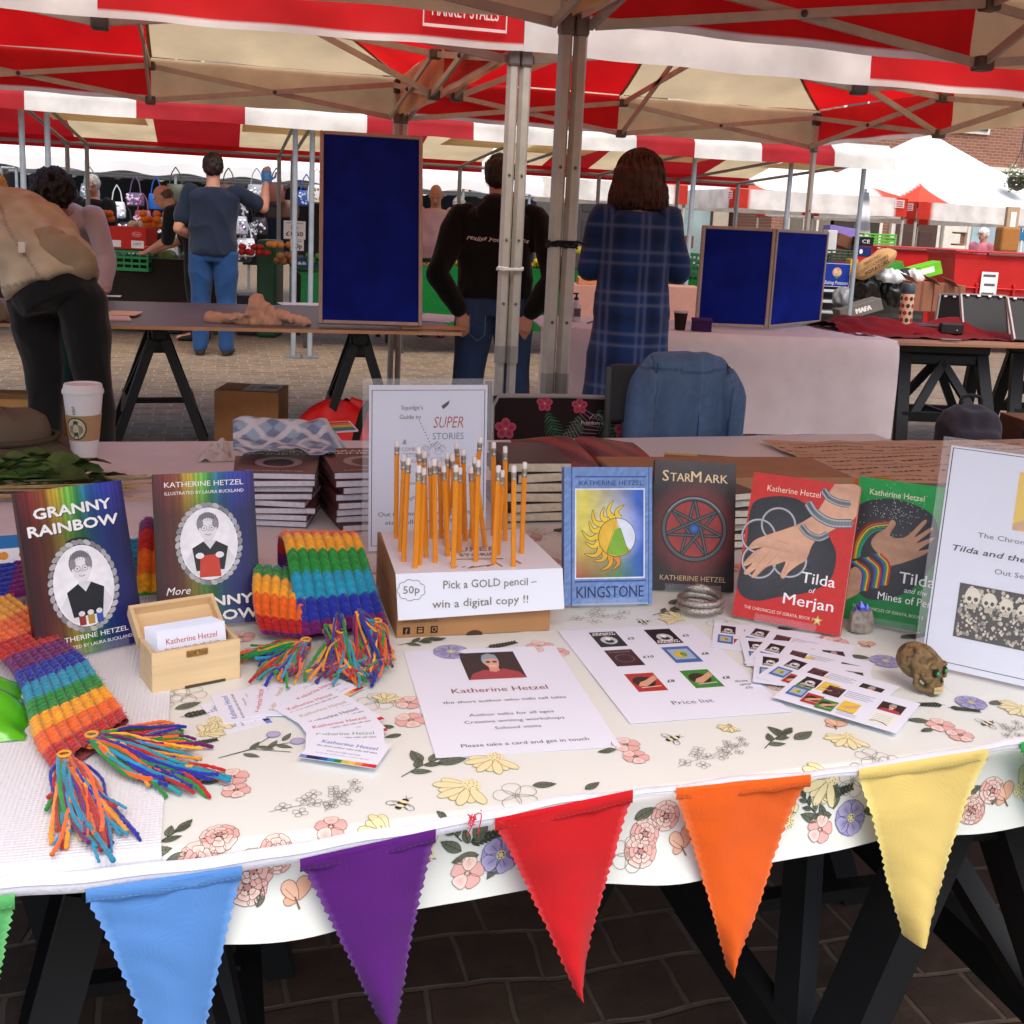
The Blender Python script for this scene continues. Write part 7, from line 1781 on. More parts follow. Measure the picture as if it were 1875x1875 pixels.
def ring(c, a, b, n=18): return [Vector(c)+Vector(a)*cos(2*pi*k/n)+Vector(b)*sin(2*pi*k/n) for k in range(n)]
def torso(m, J, H, inf=0., top=1., low=0., hipw=1., wst=1., shw=1.):
    side = (J['shR']-J['shL']).normalized(); hs = (J['hipR']-J['hipL']).normalized()
    pts = [J['pelvis']-(J['waist']-J['pelvis'])*.45, J['pelvis'], J['waist'], J['chest'], lerpv(J['chest'], J['neck'], .62), lerpv(J['chest'], J['neck'], .86), J['neck']]
    W = [.088*hipw, .098*hipw, .083*wst, .100*shw, .104*shw, .062, .036]; D = [.06, .066, .056*wst, .066, .056, .045, .034]
    cv_ = catmull(pts, 30); rings = []
    for i, p in enumerate(cv_):
        t = i/29
        if t < low or t > top: continue
        k = t*6; a = min(int(k), 5); f = k-a; w = lerp(W[a], W[a+1], f)*H+inf; d = lerp(D[a], D[a+1], f)*H+inf
        s = hs.lerp(side, t).normalized(); tn = (cv_[min(i+1, 29)]-cv_[max(0, i-1)]).normalized(); s = (s-tn*s.dot(tn)).normalized(); b_ = tn.cross(s)
        rings.append(ring(p, s*w, b_*d))
    m.loft(rings)
def limb(m, pts, rs, n=14, seg=14):
    P_ = catmull(pts, n); R_s = []
    for i in range(n):
        k = i/(n-1)*(len(rs)-1); a = min(int(k), len(rs)-2); R_s.append(lerp(rs[a], rs[a+1], k-a))
    m.tube(P_, R_s, seg)
    m.ball(P_[0], R_s[0]*.98, seg=12, rings=8); m.ball(P_[-1], R_s[-1]*.98, seg=12, rings=8)
def hand(m, wr, d, palm, s, H, curl=.4):
    """palm + four unequal fingers + thumb"""
    d = Vector(d).normalized(); n = Vector(palm); n = (n-d*n.dot(d)).normalized(); x = d.cross(n)*s
    L = .108*H; p0 = Vector(wr); pc = p0+d*L*.5
    m.loft([ring(p0+d*L*t, x*w*H, n*h*H, 12) for t, w, h in ((-.05, .016, .013), (.15, .021, .012), (.35, .025, .012), (.52, .024, .010))])
    for k, (o, l) in enumerate(((-.75, .40), (-.25, .46), (.25, .43), (.75, .34))):
        a = p0+d*L*.47+x*(.0205*H*o); b_ = a+(d*cos(curl*.5)-n*sin(curl*.5)*-1)*L*l*.5; c = b_+(d*cos(curl*1.4)+n*sin(curl*1.4))*L*l*.5
        m.tube([a, b_, c], [.0052*H, .0048*H, .0038*H], 8)
    a = p0+d*L*.15-x*.018*H; m.tube([a, a+(d*.6-x*.75+n*.2).normalized()*L*.28, a+(d*.95-x*.55+n*.35).normalized()*L*.5], [.0065*H, .0058*H, .0045*H], 8)
def head(m, J, H, ears=True, nose=True):
    c = J['head']; f = Vector(J['face']).normalized(); up = (c-J['neck']); up = (up-f*up.dot(f)*.7).normalized(); f = (f-up*f.dot(up)).normalized(); s = f.cross(up)
    M3 = Matrix((s, f, up)).transposed().to_4x4(); M3.translation = c; h = .066*H
    m.ball((0, -.08*h, .16*h), (.71*h*.86, .86*h, .86*h), mat=M3, seg=20, rings=14)
    m.ball((0, .22*h, -.32*h), (.52*h, .58*h, .66*h), mat=M3, seg=18, rings=12); m.ball((0, .52*h, -.72*h), (.26*h, .24*h, .2*h), mat=M3)
    if nose: m.tube([M3 @ V(0, .78*h, .12*h), M3 @ V(0, .93*h, -.14*h), M3 @ V(0, .98*h, -.26*h)], [.09*h, .13*h, .16*h], 8); m.ball((0, .74*h, .22*h), (.42*h, .12*h, .1*h), mat=M3); m.ball((0, .76*h, -.5*h), (.2*h, .1*h, .09*h), mat=M3)
    if ears:
        for q in (-1, 1): m.ball((q*.64*h, -.1*h, -.1*h), (.09*h, .2*h, .3*h), mat=M3)
    m.tube([J['neck']-(c-J['neck'])*.25, lerpv(J['neck'], c, .35), lerpv(J['neck'], c, .7)], [.036*H, .033*H, .034*H], 14)
    return M3, h
def face_bits(M3, h, parent, glasses=False):
    m = MB()
    for q in (-1, 1):
        m.ball((q*.3*h, .66*h, .04*h), (.1*h, .06*h, .06*h), S('#e8e2dc'), mat=M3, seg=10, rings=6); m.ball((q*.3*h, .71*h, .04*h), (.05*h, .03*h, .05*h), S('#2c211c'), mat=M3, seg=8, rings=6)
        m.box((q*.3*h, .75*h, .2*h), (.26*h, .06*h, .05*h), S('#5a473a'), mat=M3)
    m.box((0, .84*h, -.5*h), (.34*h, .06*h, .05*h), S('#8a4a42'), mat=M3, bev=.002)
    m.build('facial_features', RUBBER, parent)
    if glasses:
        m = MB()
        for q in (-1, 1): m.tube([M3 @ V(q*.32*h+.2*h*cos(a), .86*h, .03*h+.16*h*sin(a)) for a in [2*pi*k/14 for k in range(15)]], .025*h, 5, S('#2a2a2c'))
        m.tube([M3 @ V(-.12*h, .88*h, .05*h), M3 @ V(.12*h, .88*h, .05*h)], .025*h, 5, S('#2a2a2c')); m.build('glasses', PLASTIC, parent)
def figure(label, loc, rz, H, J, skin='#c99a82', hair=None, shirt=None, sleeve=1., trousers=None, shoes='#1d1b1a', vox=.0085, hip=1., wst=1., shw=1., faceon=False, glasses=False, glove=None, sh_inf=.014, tr_inf=.014, hands=True, wr=.017, palm=None, curl=.5, shirt_low=.16, shirtfn=None, smat=None):
    r = thing('person', label, 'person', loc, rz, None)
    k_ = H/1.75
    b = MB(); torso(b, J, H, 0, 1, 0, hip, wst, shw)
    M3, h = head(b, J, H)
    for n, s in (('L', -1), ('R', 1)):
        limb(b, [lerpv(J['sh'+n], J['chest'], .18), J['sh'+n], lerpv(J['sh'+n], J['el'+n], .5), J['el'+n]], [.03*H, .034*H, .029*H, .025*H])
        limb(b, [J['el'+n], lerpv(J['el'+n], J['wr'+n], .35), J['wr'+n]], [.025*H, .026*H, .0165*H])
        limb(b, [J['hip'+n], lerpv(J['hip'+n], J['kn'+n], .4), J['kn'+n]], [.052*H, .049*H, .033*H]); limb(b, [J['kn'+n], lerpv(J['kn'+n], J['an'+n], .35), J['an'+n]], [.033*H, .034*H, .021*H])
        limb(b, [J['an'+n]-V(0, .01*H, .015*H), J['toe'+n]], [.024*H, .016*H], 6)
        if hands:
            d = (J['wr'+n]-J['el'+n]).normalized(); pl = palm[n] if palm else V(0, 1, 0)
            if J.get('hd'+n): d = J['hd'+n]
            hand(b, J['wr'+n], d, pl, s, H, curl)
    remesh('body', b, vox, SKIN, r, S(skin), 3)
    if faceon: face_bits(M3, h, r, glasses)
    if shirt:
        m = MB(); torso(m, J, H, sh_inf*k_, .93, shirt_low, hip, wst, shw)
        for n in 'LR':
            e = J['el'+n]; w = J['wr'+n]
            if sleeve <= .5:
                end = lerpv(J['sh'+n], e, sleeve*2); limb(m, [lerpv(J['sh'+n], J['chest'], .2), J['sh'+n], lerpv(J['sh'+n], end, .6), end], [.032*H, .033*H, .034*H, .034*H])
            else:
                end = lerpv(e, w, (sleeve-.5)*2); limb(m, [lerpv(J['sh'+n], J['chest'], .2), J['sh'+n], lerpv(J['sh'+n], e, .5), e], [.036*H, .041*H, .037*H, .034*H]); limb(m, [e, lerpv(e, end, .5), end], [.034*H, .032*H, .025*H])
        if not shirtfn: shirtfn = None
        remesh('shirt', m, vox*1.05, smat or FABRIC, r, S(shirt), 4, wr*k_, 6.5, colfn=shirtfn)
    if trousers:
        m = MB(); torso(m, J, H, (sh_inf*.35)*k_, .28, 0, hip, wst, shw)
        for n in 'LR':
            limb(m, [J['hip'+n]+V(0, 0, .02), lerpv(J['hip'+n], J['kn'+n], .4), J['kn'+n]], [.054*H+tr_inf, .051*H+tr_inf, .037*H+tr_inf]); limb(m, [J['kn'+n], lerpv(J['kn'+n], J['an'+n], .5), J['an'+n]+V(0, 0, .0)], [.037*H+tr_inf, .034*H+tr_inf, .028*H+tr_inf])
        remesh('trousers', m, vox*1.05, DEN if trousers in ('#24436e', '#2b3f5f') else FABRIC, r, S(trousers), 4, wr*.55*k_, 7)
    if shoes:
        for n in 'LR':
            m = MB(); a = J['an'+n]; t = J['toe'+n]; d = (t-a); d.z = 0; d.normalize(); sd = V(d.y, -d.x, 0); z0 = a.z-.045*H
            m.loft([ring(V(a.x, a.y, z0+zz)+d*x, d*0+sd*w, V(0, 0, hh)) for x, w, hh, zz in ((-.035*H, .016*H, .018*H, .02*H), (-.015*H, .024*H, .028*H, .028*H), (.04*H, .027*H, .022*H, .022*H), (.09*H, .028*H, .016*H, .016*H), (.115*H, .014*H, .01*H, .011*H))])
            m.tube([V(a.x, a.y, z0+.03*H), V(a.x, a.y, z0+.075*H)], [.03*H, .031*H], 14)
            remesh('shoe', m, .007, RUBBER, r, S(shoes), 2)
    if glove:
        for n in glove:
            m = MB(); d = (J['wr'+n]-J['el'+n]).normalized()
            hand(m, J['wr'+n], J.get('hd'+n) or d, V(0, 1, 0), 1 if n == 'R' else -1, H*1.08, .9); m.ball(J['wr'+n]+d*.03, .036, seg=10, rings=8); remesh('glove', m, .006, PLASTIC, r, S('#3a6f9f'), 2)
    if hair:
        kind, col = hair; m = MB()
        if kind == 'short':
            m.ball((0, -.14*h, .24*h), (.7*h, .86*h, .84*h), mat=M3, seg=20, rings=14); m.ball((0, -.34*h, -.05*h), (.62*h, .62*h, .55*h), mat=M3); amp = .1*h
        elif kind == 'curly':
            m.ball((0, -.1*h, .34*h), (1.02*h, 1.08*h, .95*h), mat=M3, seg=20, rings=14); m.ball((0, -.3*h, -.05*h), (.8*h, .75*h, .6*h), mat=M3); amp = .25*h
        elif kind == 'bob':
            m.ball((0, -.12*h, .22*h), (1.06*h, 1.06*h, .98*h), mat=M3, seg=22, rings=16)
            m.loft([ring(M3 @ V(0, -.22*h, z*h), (M3.to_3x3() @ V(w*h, 0, 0)), (M3.to_3x3() @ V(0, d*h, 0))) for z, w, d in ((.35, 1.12, 1.0), (-.2, 1.14, .95), (-.7, 1.2, .9), (-1.15, 1.25, .8), (-1.42, 1.12, .55))]); amp = .1*h
        elif kind == 'thin':
            m.ball((0, -.34*h, .0*h), (.66*h, .62*h, .5*h), mat=M3, seg=18, rings=12); amp = .06*h
        elif kind == 'blond':
            m.ball((0, -.12*h, .2*h), (.82*h, .95*h, .92*h), mat=M3, seg=20, rings=14); m.ball((0, -.5*h, -.3*h), (.5*h, .5*h, .7*h), mat=M3); amp = .12*h
        if kind == 'bob':
            st = MB(); rn = random.Random(5)
            for k in range(420):
                a = rn.uniform(0, 2*pi); e = rn.uniform(.15, 1.25); f2 = rn.uniform(.6, 1)
                pts = [M3 @ V(1.14*h*sin(t)*cos(a+.25*t*rn.uniform(-1, 1)), -.14*h+1.1*h*sin(t)*sin(a), .25*h+1.05*h*cos(t)) for t in [e*q/3 for q in range(1, 4)]]
                x, y = 1.16*h*cos(a), -.2*h+1.0*h*sin(a)
                pts += [M3 @ V(x*(1+.08*q), y*(1-.04*q), (.1-.55*q*f2)*h) for q in (1, 2, 2.8)]
                st.tube(catmull(pts, 12), [.0028]*10+[.002, .001], 5, tuple(min(1, v*rn.uniform(.7, 1.6)) for v in S(col)))
            st.build('hair_strands', HAIR, r, smooth=True)
        ho = remesh('hair', m, .0065 if H*vox > .01 else .007, HAIR, r, S(col), 2, amp, 28)
        if kind in ('short', 'curly', 'thin', 'blond'):
            st = MB(); rn = random.Random(9); vv = ho.data.vertices
            for k in range(900):
                v = vv[rn.randrange(len(vv))]; p = v.co.copy(); n = v.normal.copy(); l = rn.uniform(.007, .016); d = (n*.6+V(rn.uniform(-.6, .6), rn.uniform(-.6, .6), -.7)).normalized(); sd = d.orthogonal().normalized()*.0009
                st.add([p-sd, p+sd, p+d*l+n*.002], [(0, 1, 2)], tuple(min(1, q*rn.uniform(.6, 1.8)) for q in S(col)))
            st.build('hair_strands', HAIR, r, fix=False)
    return r, M3, h

# woman in the blue plaid dress, back to us, arms folded
H = 1.70; J = base_pose(H, .112, .05)
for s, n in ((-1, 'L'), (1, 'R')):
    J['el'+n] = V(s*.238, .02, 1.10); J['wr'+n] = V(s*.02, .2, 1.14+.03*s)
    J['hd'+n] = V(-s, .1, .05)
J['shL'] = V(-.168, 0, 1.375); J['shR'] = V(.168, 0, 1.375)
def plaid(q):
    x, z = q.x, q.z; c = S('#17305f')
    k = 1+.25*noise3((x*9, q.y*9, z*7))
    l = 0
    for x0 in (-.17, -.135, .02, .055, .15): l += .55*math.exp(-((x-x0)/.0075)**2)
    for z0 in (.50, .72, .78, .93, .99, 1.14, 1.2, 1.33): l += .6*math.exp(-((z-z0)/.008)**2)
    dk = sum(math.exp(-((x-a)/.03)**2) for a in (-.09, .1))*.35+sum(math.exp(-((z-a)/.035)**2) for a in (.62, .86, 1.06, 1.27))*.3
    c = tuple(v*k*(1-min(.6, dk)) for v in c); return cmix(c, S('#8a93b0'), min(.27, l*.36))
r, M3, h = figure('woman seen from behind in a blue checked dress, auburn bob, arms folded', (2.09, 5.42, 0), -PSI, H, J, skin='#c08e76', hair=('bob', '#3d1f14'), shoes='#241a18', curl=.6)
m = MB(); JJ = J
torso(m, J, H, .022, .93, .1, 1.06, 1.12, .98)
m.loft([ring(V(0, .0, z), V(w, 0, 0), V(0, d, 0), 24) for z, w, d in ((1.05, .15, .125), (.95, .175, .145), (.85, .192, .155), (.7, .204, .16), (.55, .214, .168), (.42, .222, .172))])
for n in 'LR':
    limb(m, [lerpv(J['sh'+n], J['chest'], .2), J['sh'+n], lerpv(J['sh'+n], J['el'+n], .5), J['el'+n]], [.062, .073, .066, .062]); limb(m, [J['el'+n], lerpv(J['el'+n], J['wr'+n], .5), lerpv(J['el'+n], J['wr'+n], .9)], [.062, .055, .045])
remesh('dress', m, .0085, FABRIC, r, (1, 1, 1), 4, .012, 5.5, colfn=plaid)

# man in the black hoodie, hands in his back pockets
H = 1.69; J = base_pose(H, .118, .06)
for s, n in ((-1, 'L'), (1, 'R')):
    J['sh'+n] = V(s*.205, 0, 1.345); J['el'+n] = V(s*.325, -.10, 1.03); J['wr'+n] = V(s*.19, -.105, .815); J['hd'+n] = V(-s*.25, .0, -1); J['kn'+n] += V(s*.02, 0, 0); J['an'+n] += V(s*.05, 0, 0); J['toe'+n] += V(s*.06, 0, 0)
r, M3, h = figure('man seen from behind in a black hoodie with white script, hands in pockets', (1.49, 6.0, 0), -PSI+.05, H, J, skin='#b98670', hair=('short', '#2a1c16'), shirt='#0c0c0e', sleeve=.94, trousers='#2b3f5f', shoes='#1b1a1a', hip=1.12, wst=1.22, shw=1.12, sh_inf=.026, tr_inf=.022, palm=dict(L=V(0, 1, 0), R=V(0, 1, 0)), shirt_low=.2)
m = MB(); cv = Cv(m, lambda x, y, l: V(x, -.148-l-.0*y-.02*(1-(x/.22)**2)*.4, 1.215+y), .0006)
cv.text('realise your dreams', 0, 0, .026, S('#d8d4d0'), 1, 'C', -.004, .35, w=.34, jit=.18); m.build('printed_lettering', PRINT, r)
m = MB(); m.ball((0, -.09, 1.37), (.13, .06, .075), S('#0c0c0e')); m.ball((0, -.06, 1.43), (.1, .07, .04)); remesh('hood', m, .009, FABRIC, r, S('#0d0d0f'), 4, .008, 9)
m = MB()
for s in (-1, 1):
    m.tube([V(s*.05, -.152, .81), V(s*.05, -.155, .70), V(s*.09, -.156, .665), V(s*.135, -.15, .70), V(s*.135, -.14, .81)], .003, 5, S('#52627a'))
m.build('pocket_stitching', DEN, r, smooth=True)

# man in the navy tee, right arm raised in a blue glove
H = 1.81; J = base_pose(H, .12, .058)
J['shL'] = V(-.195, 0, 1.47); J['shR'] = V(.20, 0, 1.48); J['elL'] = V(-.30, -.04, 1.13); J['wrL'] = V(-.17, .16, 1.05); J['elR'] = V(.44, .08, 1.34); J['wrR'] = V(.455, .16, 1.57); J['hdR'] = V(.05, .2, 1)
figure('man seen from behind in navy t-shirt and jeans, blue gloved right arm raised', (-.07, 10.3, 0), -PSI+.2, H, J, skin='#b9826a', hair=('short', '#2b1d16'), shirt='#1d2536', sleeve=.36, trousers='#24436e', shoes='#2b2623', shw=1.1, wst=1.15, hip=1.04, glove='R', sh_inf=.02, shirt_low=.12)

# person bending over the dark table: beige jacket, black trousers
H = 1.72; J = base_pose(H, .115, .062)
J['pelvis'] = V(.03, -.04, .93); J['hipL'] = V(-.08, -.02, .88); J['hipR'] = V(.135, -.02, .88); J['knL'] = V(-.05, .03, .48); J['anL'] = V(-.06, -.06, .075); J['toeL'] = V(-.09, .12, .03); J['knR'] = V(.16, .06, .48); J['anR'] = V(.17, .05, .075); J['toeR'] = V(.2, .22, .03)
J['waist'] = V(-.04, .02, 1.06); J['chest'] = V(-.2, .14, 1.19); J['neck'] = V(-.38, .27, 1.28); J['head'] = V(-.45, .36, 1.33); J['face'] = V(-.3, .9, -.6)
J['shR'] = V(-.22, .35, 1.2); J['shL'] = V(-.38, .06, 1.18); J['elR'] = V(-.1, .47, .98); J['wrR'] = V(-.08, .55, .78); J['elL'] = V(-.44, .16, .92); J['wrL'] = V(-.42, .36, .79)
r, M3, h = figure('person bending over the dark table in a beige jacket and wide black trousers', (-.71, 5.12, 0), -PSI, H, J, skin='#c99078', hair=('blond', '#b8955f'), shirt='#a09079', sleeve=.95, trousers='#0b0b0d', shoes='#17181a', sh_inf=.026, tr_inf=.006, hip=.95, wst=1.15, wr=.02, shirt_low=.2, shirtfn=lambda q: tuple(v*(1+.25*noise3((q.x*14, q.y*14, q.z*22), 1, 3))*(.6 if abs(q.x+.02+.9*(q.z-1.05)) < .006 or abs(q.z-.985-.25*q.x) < .006 else 1) for v in S('#a09079')))
m = MB(); m.ball((.05, -.045, 1.09), (.14, .07, .085)); m.ball((-.03, -.02, 1.14), (.12, .07, .07)); m.ball((.13, -.03, 1.05), (.07, .07, .07))
remesh('jacket_flap', m, .009, FABRIC, r, S('#83705a'), 5, .012, 9); m = MB(); m.box((-.06, -.15, 1.12), (.03, .008, .045), S('#c9bdb2'), bev=.003, mat=None); m.build('tag', PRINT, r)  # brown flap of the bunched jacket back, not a bag

# dark haired person leaning over from the far side
H = 1.66; J = base_pose(H, .108)
J['waist'] = V(0, .02, .98); J['chest'] = V(.0, .16, 1.14); J['neck'] = V(0, .32, 1.27); J['head'] = V(0, .43, 1.36); J['face'] = V(.0, .75, -.65); J['shL'] = V(-.19, .26, 1.24); J['shR'] = V(.19, .26, 1.24)
J['elL'] = V(-.27, .30, .98); J['wrL'] = V(-.285, .42, .79); J['hdL'] = V(-.1, 1, -.25); J['elR'] = V(.25, .36, 1.0); J['wrR'] = V(.2, .5, .80); J['hdR'] = V(0, 1, -.2)
figure('person with dark curly hair leaning over the far side of the dark table', (-.93, 7.75, 0), pi-PSI+.12, H, J, skin='#a9775f', hair=('curly', '#1d1210'), shirt='#b09a98', sleeve=.98, trousers='#1f4a4a', faceon=True, wr=.01)

# trader with short grey hair
H = 1.64; J = base_pose(H); J['face'] = V(-.1, .9, -.35); J['elL'] = V(-.24, .1, 1.03); J['wrL'] = V(-.1, .3, 1.0); J['elR'] = V(.24, .1, 1.03); J['wrR'] = V(.12, .3, 1.0)
figure('grey haired person in black behind the fruit, left of the hanging bags', (-1.42, 13.6, 0), pi-.3, H, J, skin='#c9907a', hair=('short', '#b9b5ae'), shirt='#161618', sleeve=.95, trousers='#18181a', faceon=True, vox=.01)
# stooping man in black
H = 1.68; J = base_pose(H); J['waist'] = V(0, .03, 1.0); J['chest'] = V(0, .13, 1.17); J['neck'] = V(0, .27, 1.31); J['head'] = V(0, .36, 1.41); J['face'] = V(0, .8, -.5); J['shL'] = V(-.19, .2, 1.27); J['shR'] = V(.19, .2, 1.27)
J['elL'] = V(-.22, .22, 1.0); J['wrL'] = V(-.16, .42, .9); J['elR'] = V(.22, .24, 1.0); J['wrR'] = V(.16, .44, .9)
figure('balding man stooping in black behind the man in the navy t-shirt', (-.22, 11.45, 0), radians(70), H, J, skin='#c08a72', hair=('thin', '#5c4538'), shirt='#121214', sleeve=.55, trousers='#151517', faceon=True, vox=.01, shw=1.1, wst=1.2)
# bald man in the pink shirt
H = 1.72; J = base_pose(H); J['head'] += V(0, .03, -.01); J['face'] = V(0, .85, -.55); J['elL'] = V(-.25, .08, 1.08); J['wrL'] = V(-.12, .28, 1.05); J['elR'] = V(.25, .08, 1.06); J['wrR'] = V(.2, .3, .98)
figure('bald man in a pale pink shirt looking down beside the tall blue board', (2.33, 12.3, 0), pi-PSI, H, J, skin='#c58f78', hair=None, shirt='#cfaab0', sleeve=.9, trousers='#2a2a30', faceon=True, vox=.01, wst=1.2)
H = 1.62; J = base_pose(H); J['face'] = V(.3, .9, -.1)
figure('grey haired person in dark clothes partly behind the bald man', (2.95, 14.0, 0), pi-PSI, H, J, skin='#c9a08a', hair=('short', '#8f8578'), shirt='#2a2a2c', sleeve=.95, trousers='#1c1c1e', faceon=True, vox=.012)
# far right passer-by in pink
H = 1.62; J = base_pose(H)
pp = Py(1803, 420, 16.2)
figure('white haired passer-by in a pink top and glasses at the far right', (pp.x, pp.y, 0), pi/2+.25, H, J, skin='#c98f7c', hair=('short', '#e6e2da'), shirt='#d8808e', sleeve=.9, trousers='#3a3a44', faceon=True, glasses=True, vox=.012)
# ------------------------------------------------------------------ greengrocer and bag stall behind
def mpp(px, py, y):
    p = Py(px, py, y); return (p-CAMPOS).dot(_f)/F_PX
def bx(name, label, cat, px, py, y, wpx, hpx, d, col, roll=0., yaw=0., mat=None, draw=None, bev=.006, group=None, gnd=False):
    """box whose front is wpx x hpx of the photograph at depth y, base centre at px, py"""
    p = Py(px, py, y); k = mpp(px, py, y); w, h = wpx*k, hpx*k
    if gnd: h += p.z; p.z = 0
    r = thing(name, label, cat, p, 0, group); r.rotation_euler = (0, roll, -PSI+yaw)
    m = MB(); m.box((0, d/2, h/2), (w, d, h), col, bev=bev)
    if draw: draw(Cv(m, lambda a, b, l: V(a*w-w/2, -.0005-l, b*h), .0015), w, h)
    m.build('box_body', mat or CARD, r); return r, w, h
def crate(name, label, px, py, y, wpx, hpx, d, col, group=None, roll=0.):
    p = Py(px, py, y); k = mpp(px, py, y); w, h = wpx*k, hpx*k
    r = thing(name, label, 'crate', p, 0, group); r.rotation_euler = (0, roll, -PSI)
    m = MB(); t = .012
    m.box((0, d/2, t/2), (w, d, t), col)
    for yy in (t/2, d-t/2):
        for z in (.1, .36, .64, .92): m.box((0, yy, h*z), (w, t, h*.12), col, bev=.003)
        for k in range(6): m.box((-w/2+t+(w-2*t)*k/5, yy+.001, h/2), (t*1.2, t*.8, h*.98), col)
    for xx in (-w/2+t/2, w/2-t/2):
        for z in (.12, .5, .9): m.box((xx, d/2, h*z), (t, d-2*t-.001, h*.14), col)
    m.build('crate_body', PLASTIC, r); return r, w, h
GRASS = M(rough=1., var=.35, vscale=90, bump=1., bscale=160, spec=.1)
def counter(label, x0, x1, y0, y1, z, col, drop, mat, cat='counter'):
    r = thing('market_counter', label, cat, ((x0+x1)/2, (y0+y1)/2, 0)); w, d = x1-x0, y1-y0
    m = MB(); m.box((0, 0, z-.012), (w, d, .02), S('#7d6650')); m.build('top_board', WOOD, r)
    m = MB(); m.grid(lambda u, v: V(lerp(-w/2, w/2, u), -d/2+.0-.012-.03*noise3((u*w*4, v*2, 1))*v if v > .5 else lerp(d/2, -d/2-.012, v*2), z+.006 if v <= .5 else z+.006-drop*(v-.5)*2), 50, 24, col); m.build('cover_cloth', mat, r, smooth=True, angle=60, fix=False)
    for sx in (-1, 1):
        for sy in (-1, 1): m = MB(); m.box((sx*(w/2-.06), sy*(d/2-.06), (z-.03)/2), (.05, .05, z-.03), S('#3c3630')); m.build('leg', WOOD, r)
    return r
GG = S('#16632b')
counter('dark fruit counter under the red and green crates', -3.2, .0, 11.9, 13.0, .78, S('#2a241f'), .55, FABRIC)
counter('green covered fruit counter with price cards left of the tall blue board', .75, 1.75, 10.9, 12.2, .74, S('#1f5f36'), .3, GRASS)
counter('bright green covered counter behind the black hoodie', 1.65, 4.2, 10.6, 11.6, .86, GG, .62, GRASS)
counter('green covered counter behind the woman and the low blue boards', 4.3, 6.3, 10.9, 11.9, .80, GG, .5, GRASS)
# crates and cartons
crate('plastic_crate', 'green plastic crate under the red carton at the left', 234, 496, 11.85, 76, 38, .34, S('#1d8a45'))
def d1(cv, w, h):
    cv.rect(.06, .08, .36, .38, WH, 1); cv.rect(.62, .06, .94, .4, WH, 1); cv.ell(.76, .68, .12, .12, S('#e8a0a0'), 1, 16); cv.ell(.76, .68, .1, .09, S('#c9282a'), 2, 16); cv.text('fresh', .76, .64, .1, WH, 3, w=.14); cv.text('LIST', .78, .2, .1, INK, 2, w=.2)
bx('carton', 'red fruit carton with white labels on the green crate', 'carton', 232, 456, 11.85, 72, 40, .34, S('#c9332a'), draw=d1)
ORA = M(rough=.45, var=.1, vscale=30, bump=.15, bscale=200, spec=.4)
def fruit(label, n, px, py, y, spread, r0, col, rows=3, seed=0, cat='orange', group='oranges piled on the fruit stall'):
    rn = random.Random(seed); c = Py(px, py, y); proto = None
    for k in range(n):
        q = V(c.x+rn.uniform(-spread, spread), c.y+rn.uniform(-.12, .12), c.z+rn.choice(range(rows))*r0*1.35)
        if proto is None:
            m = MB(); m.ball((0, 0, 0), (r0, r0, r0*.94), S(col), seg=14, rings=10); m.ball((0, 0, r0*.92), r0*.1, S('#5a6a2a'), seg=6, rings=4); proto = m.build(cat, ORA, loc=q, smooth=True); o = proto
        else: o = proto.copy(); COL.objects.link(o); o.location = q
        tag(o, label, cat, group)
fruit('orange in the pile beside the stooping man', 15, 285, 412, 12.4, .13, .042, '#e07a22', 3, 1)
fruit('orange in the heap in front of the grey haired trader', 10, 182, 400, 12.4, .12, .04, '#d9702a', 2, 2, 'orange', 'oranges heaped in front of the grey haired trader')
fruit('cauliflower sized pale vegetable beside the oranges', 3, 250, 412, 12.6, .08, .05, '#cfc8b4', 1, 3, 'cauliflower', 'pale vegetables on the fruit stall')
fruit('orange fruit on the tray by the price cards', 9, 515, 448, 11.4, .14, .035, '#d98a3a', 1, 4, 'orange', 'oranges by the price cards')
fruit('yellow fruit on the bright green counter', 12, 815, 488, 11.1, .22, .05, '#d9c23a', 2, 5, 'melon', 'yellow fruit on the bright green counter')
fruit('yellow fruit behind the woman elbow', 6, 1060, 470, 11.2, .12, .05, '#d6c04a', 2, 6, 'melon', 'yellow fruit behind the woman in the dress')
for lab, n, px, py, y, sp, r0, c, rows, sd, cat, grp in (
    ('red apple in the tray right of the man in navy', 14, 470, 462, 11.5, .16, .036, '#a8201c', 2, 7, 'apple', 'red apples on the fruit stall'),
    ('round green cabbage behind the stooping man', 6, 315, 470, 12.3, .2, .075, '#5f7f3a', 1, 8, 'cabbage', 'cabbages on the fruit stall'),
    ('green pepper on the counter left of the tall blue board', 9, 575, 478, 11.0, .08, .036, '#2f6a24', 2, 9, 'pepper', 'peppers on the green counter'),
    ('ripe tomato on the bright green counter behind the hoodie', 12, 790, 496, 10.9, .12, .032, '#c0281e', 2, 10, 'tomato', 'tomatoes on the bright green counter'),
    ('lemon on the bright green counter behind the poles', 10, 985, 486, 10.95, .14, .032, '#e0c22e', 2, 11, 'lemon', 'lemons behind the metal poles'),
    ('onion in the net tray beside the green bin', 10, 525, 478, 11.2, .1, .04, '#8a5a30', 2, 12, 'onion', 'onions on the green counter')):
    fruit(lab, n, px, py, y, sp, r0, c, rows, sd, cat, grp)
